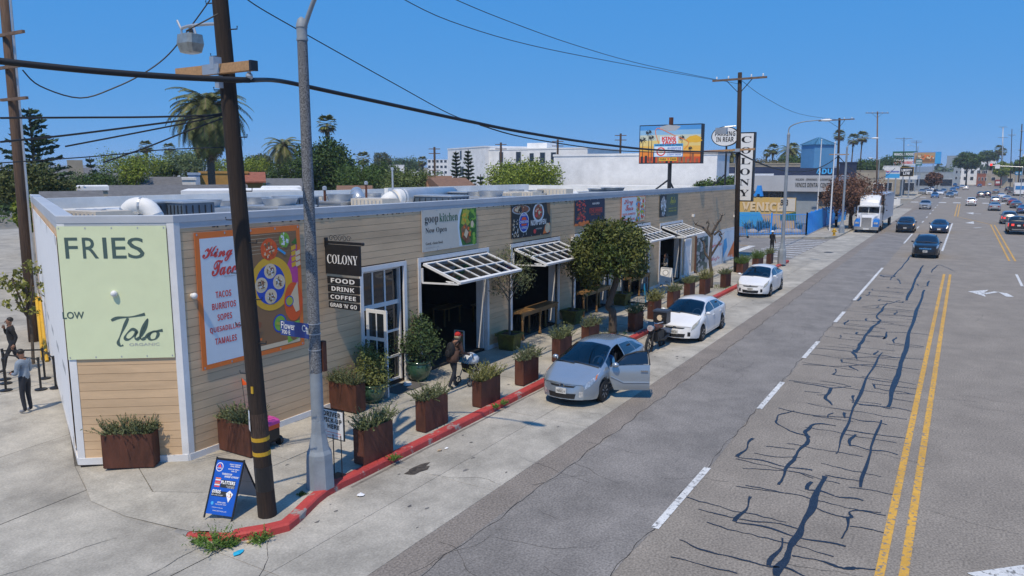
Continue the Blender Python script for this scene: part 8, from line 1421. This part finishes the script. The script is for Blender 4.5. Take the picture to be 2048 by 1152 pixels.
# ------------------------------------------------------------------ palms
def date_palm(u,vb,vc,d,R_,label,nf=58,skirt=1.0,m=l_palm):
 p=gnd(u,d);z=zat(p.x,p.y,vc);t=thing('date_palm',p,label,'palm tree');q=MB();q.tube([p,p+Vector((0,0,z*.5)),(p.x,p.y,z)],[.42,.34,.36],10);q.build('trunk',m_palmtr,t,smooth=True);q=MB();q.ball((p.x,p.y,z),(.55,.55,.8),10,6);q.build('heart',m_palmtr,t);V=[];I=[]
 for i in range(nf):
  a=i*2.39996;el=1.4-2.4*(i/nf)**.8*skirt;L_=R_*nr.uniform(.85,1.1);h=np.array([math.cos(a),math.sin(a),0]);pos=np.array([p.x,p.y,z]);e=el;st=L_/11;side_=np.array([-h[1],h[0],0])
  for k in range(11):
   dr_=h*math.cos(e)+np.array([0,0,math.sin(e)]);nx=pos+dr_*st;lw=R_*.13*math.sin(math.pi*(k+1.2)/12.6)+.05
   for s_ in(-1,1):
    for f in(.25,.75):b0=pos+dr_*st*f;tip=b0+side_*s_*lw+dr_*lw*.7-np.array([0,0,lw*.35]);wv=dr_*.042*R_/2;V.append([b0-wv,b0+wv,tip+wv*.3,tip-wv*.3]);I.append(1 if i>nf*.82 else 0)
   V.append([pos-side_*.03,pos+side_*.03,nx+side_*.02,nx-side_*.02]);I.append(1);pos=nx;e-=.17 if e>-1.3 else.05
 quads('fronds',V,[m,l_palmdry],t,idx=I);return t
date_palm(432,400,222,76,4.4,'tall date palm right behind the near wooden pole',135,1.1);date_palm(577,385,296,105,3.3,'spiky date palm left of the street lamp',54,.92);date_palm(290,350,322,130,2.2,'small date palm low among the left trees',34,.8);date_palm(1568,335,305,190,3.6,'broad palm clump right of the vertical sign',40,.7);date_palm(1455,335,310,170,2.8,'palm behind the oval parking sign',34,.7)
def fan_palm(u,vt,d,R_,label,thin=.2,group=None):
 p=gnd(u,d);z=zat(p.x,p.y,vt);t=thing('fan_palm',p,label,'palm tree',group);q=MB();q.tube([p,p+Vector((.1,.1,z*.6)),(p.x,p.y,z)],[thin*1.3,thin,thin*.9],8);q.build('trunk',m_palmtr,t,smooth=True);V=[];I=[]
 for i in range(34):
  a=i*2.4;el=1.2-2.3*i/34;h=np.array([math.cos(a)*math.cos(el),math.sin(a)*math.cos(el),math.sin(el)]);c=np.array([p.x,p.y,z])+h*R_*.5;sd_=np.array([-math.sin(a),math.cos(a),0]);up_=np.cross(h,sd_)
  for k in range(9):g_=(k-4)*.30;d_=h*math.cos(g_)+sd_*math.sin(g_);L_=R_*.55*nr.uniform(.8,1.05);w_=np.cross(d_,up_)*R_*.055;e=c+d_*L_-np.array([0,0,L_*.25]);V.append([c,c+d_*L_*.6+w_,e,c+d_*L_*.6-w_]);I.append(0 if i<27 else 1)
 for i in range(40):a=nr.uniform(0,6.28);r_=nr.uniform(.2,.45)*R_*.5;b0=np.array([p.x,p.y,z-nr.uniform(0,.4)]);e=b0+np.array([math.cos(a)*r_,math.sin(a)*r_,-R_*nr.uniform(.5,1.1)]);w_=np.array([-math.sin(a),math.cos(a),0])*.1;V.append([b0-w_,b0+w_,e+w_,e-w_]);I.append(1)
 quads('fronds',V,[l_palm,l_palmdry],t,idx=I);return t
fan_palm(663,247,100,1.5,'slim fan palm rising over the dense dark tree')
for u,v,d,r_,lab in((307,293,160,1.5,'left one of two little fan palms above the left trees'),(352,297,160,1.4,'right one of two little fan palms above the left trees'),(732,316,220,2.4,'shaggy fan palm above the green trees at mid left'),(848,322,220,1.8,'small fan palm left of the distant terraced block'),(1536,298,210,1.8,'fan palm over the tan roof, right of the vertical sign'),(1575,296,210,1.8,'fan palm right of the second street lamp'),(1620,286,260,1.6,'fan palm half hidden by the blue tower roof'),(1664,270,260,2.2,'fan palm between the blue tower and the cross armed pole'),(1692,278,270,2.3,'left one of the pair of fan palms beyond the russet tree'),(1709,273,270,2.3,'right one of the pair of fan palms beyond the russet tree'),(1979,298,480,2.8,'left fan palm on the far rise'),(1986,303,480,2.6,'right fan palm on the far rise'),(1524,306,230,1.4,'tiny fan palm left of the palm over the tan roof')):fan_palm(u,v,d,r_,lab,group='fan palms')
# ------------------------------------------------------------------ conifers and broad trees
def conifer(u,vt,d,R_,label,name='pine_tree',tiers=17,sparse=1.0,z0=.12,group=None):
 p=gnd(u,d);z=zat(p.x,p.y,vt);t=thing(name,p,label,'tree',group);q=MB();q.tube([p,(p.x,p.y,z)],[.3,.04],8);q.build('trunk',m_bark,t);V=[]
 for i in range(tiers):
  f=i/tiers;zz=z*(z0+(1-z0)*f);r_=R_*(1-f)**.75*nr.uniform(.85,1.1)+.15
  for k in range(int(9*sparse)):
   a=nr.uniform(0,6.28);d_=np.array([math.cos(a),math.sin(a),.12+.25*f]);n=int(10+r_*7)
   c=np.array([p.x,p.y,zz])+d_*(nr.random(n)[:,None]**.7*r_);c[:,2]+=nr.normal(size=n)*.05;V.append(leafq(c,.24,.35,d_*.8,.6))
 quads('crown',np.concatenate(V),l_pine,t);return t
conifer(85,215,70,3.1,'tall layered norfolk pine at the far left','norfolk_pine',19,.9,.30);conifer(914,301,105,1.2,'left one of two dark conifers before the white hotel',group='conifers before the hotel');conifer(938,298,104,1.35,'right and taller of two dark conifers before the white hotel',group='conifers before the hotel');conifer(962,348,90,1.0,'short dark conifer right of the two storey white house',tiers=10);conifer(195,312,100,1.2,'grey feathery cypress left of the slate roof','cypress_tree',12)
def broad(u0,u1,v0,v1,d,label,m=l_green,n=520,per=12,leaf=None,name='broadleaf_tree',group=None,shell=.55,trunkv=None,lob=9,cat='tree'):
 p=gnd((u0+u1)/2,d);ru=(u1-u0)/2/FPX*d*1.2;z1,z0=zat(p.x,p.y,v0),max(.4,zat(p.x,p.y,v1));h=(z1-z0)/2;c=(z1+z0)/2;t=thing(name,p,label,cat,group);L=[]
 for i in range(lob):a=i*2.4;f=(i+.5)/lob;zz=c+h*(1-2*f)*.62;rr=math.sqrt(max(.05,1-(1-2*f)**2))*.62;L.append((p.x+math.cos(a)*ru*rr,p.y+math.sin(a)*ru*rr,zz+rnd.uniform(-.1,.1)*h,ru*rnd.uniform(.36,.52),ru*rnd.uniform(.36,.52),h*rnd.uniform(.36,.5)))
 q=MB();limb(q,[p,p+Vector((.1,.1,z0*.7+.3)),(p.x,p.y,c)],min(.25+ru*.03,ru*.08),min(.12,ru*.05),8)
 for l in L[:5]:limb(q,[(p.x,p.y,z0*.7+.5),(p.x*.5+l[0]*.5,p.y*.5+l[1]*.5,(z0+l[2])/2),l[:3]],min(.12,ru*.05),.03,5)
 q.build('trunk',m_bark,t);lf=leaf or max(.10,d/900);quads('crown',crown(L,n,per,lf,ru*.085,.03,shell,.55),m,t);return t
broad(603,704,278,398,92,'dense dark round tree behind the slim fan palm',l_darkg,1100,14,.16);broad(548,612,315,395,96,'bushy green tree behind the spiky date palm',l_darkg,500)
broad(682,760,326,398,84,'green tree left of the thin steel mast',l_green,620);broad(735,800,322,392,95,'darker green tree behind the thin steel mast',l_darkg,520);broad(775,872,336,394,78,'round olive green tree left of the brown roofed gable',leafm('olive green leaves',(.13,.16,.05),(.07,.10,.025)),700)
broad(980,1108,322,396,74,'bright yellow green tree in front of the hotel wing',l_bright,1000,14,.11);broad(350,428,296,352,110,'light green feathery tree behind the pale blue house',leafm('light grey leaves',(.15,.19,.08),(.09,.13,.05)),560);broad(440,545,318,352,108,'yellow green flat tree behind the yellow house',l_bright,460)
broad(505,548,308,345,180,'grey eucalyptus behind the yellow wing',l_grey,420,name='eucalyptus_tree');broad(0,118,332,408,52,'big dark green bush at the far left behind the side street pole',leafm('dark mixed leaves',(.09,.10,.03),(.05,.065,.02)),900);broad(228,330,305,352,100,'yellow green tree below the little fan palms',l_bright,420,11);broad(255,300,320,378,76,'slender yellow green tree before the slate roof',l_bright,240,9,shell=.4)
broad(160,255,345,385,78,'dark hedge tree left of the slate roof',l_darkg,420);broad(320,362,320,365,110,'dark tree under the right little fan palm',l_darkg,320);broad(14,74,505,640,30,'pale green young tree behind the side street pole at the left edge',leafm('young green leaves',(.20,.20,.05),(.12,.13,.03)),60,9,.08,shell=.3,lob=6);broad(40,75,385,470,40,'leafy shrub by the side street far left',l_bright,200,9,.09,'shrub',cat='shrub')
broad(752,785,303,350,240,'grey eucalyptus on the horizon left of the hotel',l_grey,300,name='eucalyptus_tree');broad(785,845,318,345,330,'dark cypress clump on the horizon at mid left',l_darkg,320);broad(1545,1612,312,345,180,'round dark tree left of the blue tower',l_darkg,380);broad(1480,1560,320,345,170,'brown green shrubs over the tan roof',leafm('brown shrub leaves',(.14,.12,.06),(.08,.075,.035)),320);broad(1700,1745,318,348,260,'dark round tree beyond the fan palm pair',l_darkg,300)
broad(1748,1800,312,345,330,'dark tree behind the petrol station',l_darkg,300);broad(1902,1938,306,338,420,'big dark green tree at the end of the street',l_darkg,480,leaf=.5);broad(1946,1972,302,322,520,'dark tree on the far rise below the palms',l_darkg,320,leaf=.6);broad(1978,1998,324,352,380,'yellow green tree under the traffic light',l_bright,320,leaf=.4);broad(2020,2070,312,352,340,'tree at the right edge behind the wooden poles',l_green,360,leaf=.4);broad(1843,1860,345,372,270,'russet street tree far down the left side',l_red,300,leaf=.3);broad(1858,1870,345,370,300,'second dark russet street tree far down the left side',l_red,240,leaf=.3)
broad(1655,1742,349,432,95,'russet brown street tree left of the white truck',l_red,900,13,.11,lob=11);broad(1320,1345,374,392,70,'small green shrub behind the billboard post',l_green,110,cat='shrub',name='shrub');broad(1388,1432,360,380,72,'green shrub left of the oval sign post',l_green,130,cat='shrub',name='shrub');broad(1430,1475,352,380,72,'green shrub behind the oval sign post',l_green,150,cat='shrub',name='shrub')
# far mass of trees and roofs that closes the horizon
def mass(u0,u1,d0,d1,h,n,m,name):
 P=[]
 for i in range(n):
  u=nr.uniform(u0,u1);d=nr.uniform(d0,d1);p=at(u,400,d);r_=nr.uniform(2.5,6);k=46;uu=unit(k);c=np.array([p.x,p.y,0])+uu*np.array([r_,r_,h*nr.uniform(.3,.6)])*nr.uniform(.6,1,k)[:,None]+np.array([0,0,h*.42]);P.append(leafq(c,d/330,.6))
 quads(name,np.concatenate(P),m,kind='stuff')
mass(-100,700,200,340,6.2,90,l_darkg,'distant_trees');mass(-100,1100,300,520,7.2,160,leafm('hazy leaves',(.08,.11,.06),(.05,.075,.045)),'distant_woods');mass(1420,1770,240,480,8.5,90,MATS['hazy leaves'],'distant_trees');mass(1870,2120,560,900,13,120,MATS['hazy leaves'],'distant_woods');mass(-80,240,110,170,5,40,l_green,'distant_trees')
hl=MB();ring=[]
for i in range(60):a=-.6+i*2.4/59;ring.append((math.cos(a),math.sin(a),rnd.uniform(.5,1)))
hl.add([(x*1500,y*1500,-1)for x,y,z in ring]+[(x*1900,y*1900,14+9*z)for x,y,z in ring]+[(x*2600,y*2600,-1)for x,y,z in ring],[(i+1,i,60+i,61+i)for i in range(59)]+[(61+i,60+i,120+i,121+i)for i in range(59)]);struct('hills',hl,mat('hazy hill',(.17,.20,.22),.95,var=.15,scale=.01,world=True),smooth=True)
for i,(u,d,w_,h_)in enumerate(((560,260,8,5),(720,330,9,6),(800,380,12,8),(840,450,14,9),(1500,400,10,7),(1660,420,12,8),(1720,460,14,9),(1775,430,10,8),(330,250,8,6),(460,280,9,6))):block('distant_house',u,u+w_/d*1250,int(345-(h_-6.5)/d*1500*.85),d,'pale distant house in the haze of trees, number of storeys unclear' if False else 'small pale house far off among the horizon trees',(m_stucco,m_tanw)[i%2],8,[(w_*.25,3,1,1),(w_*.65,3,1,1)],'house',group='distant houses')
# ================================================================== thin sea air that pales the far end of the street
hz_=MB();hz_.box((1850,500,12),(4340,6060,28.4));hzo=hz_.build('haze',bpy.data.materials.new('sea air'),kind='stuff');hm=hzo.data.materials[0];hm.use_nodes=True;hn=hm.node_tree;hn.nodes.remove(hn.nodes['Principled BSDF']);hv_=hn.nodes.new('ShaderNodeVolumePrincipled');hv_.inputs['Color'].default_value=(.75,.86,1.0,1);hv_.inputs['Density'].default_value=.00028;hn.links.new(hv_.outputs[0],hn.nodes['Material Output'].inputs['Volume'])
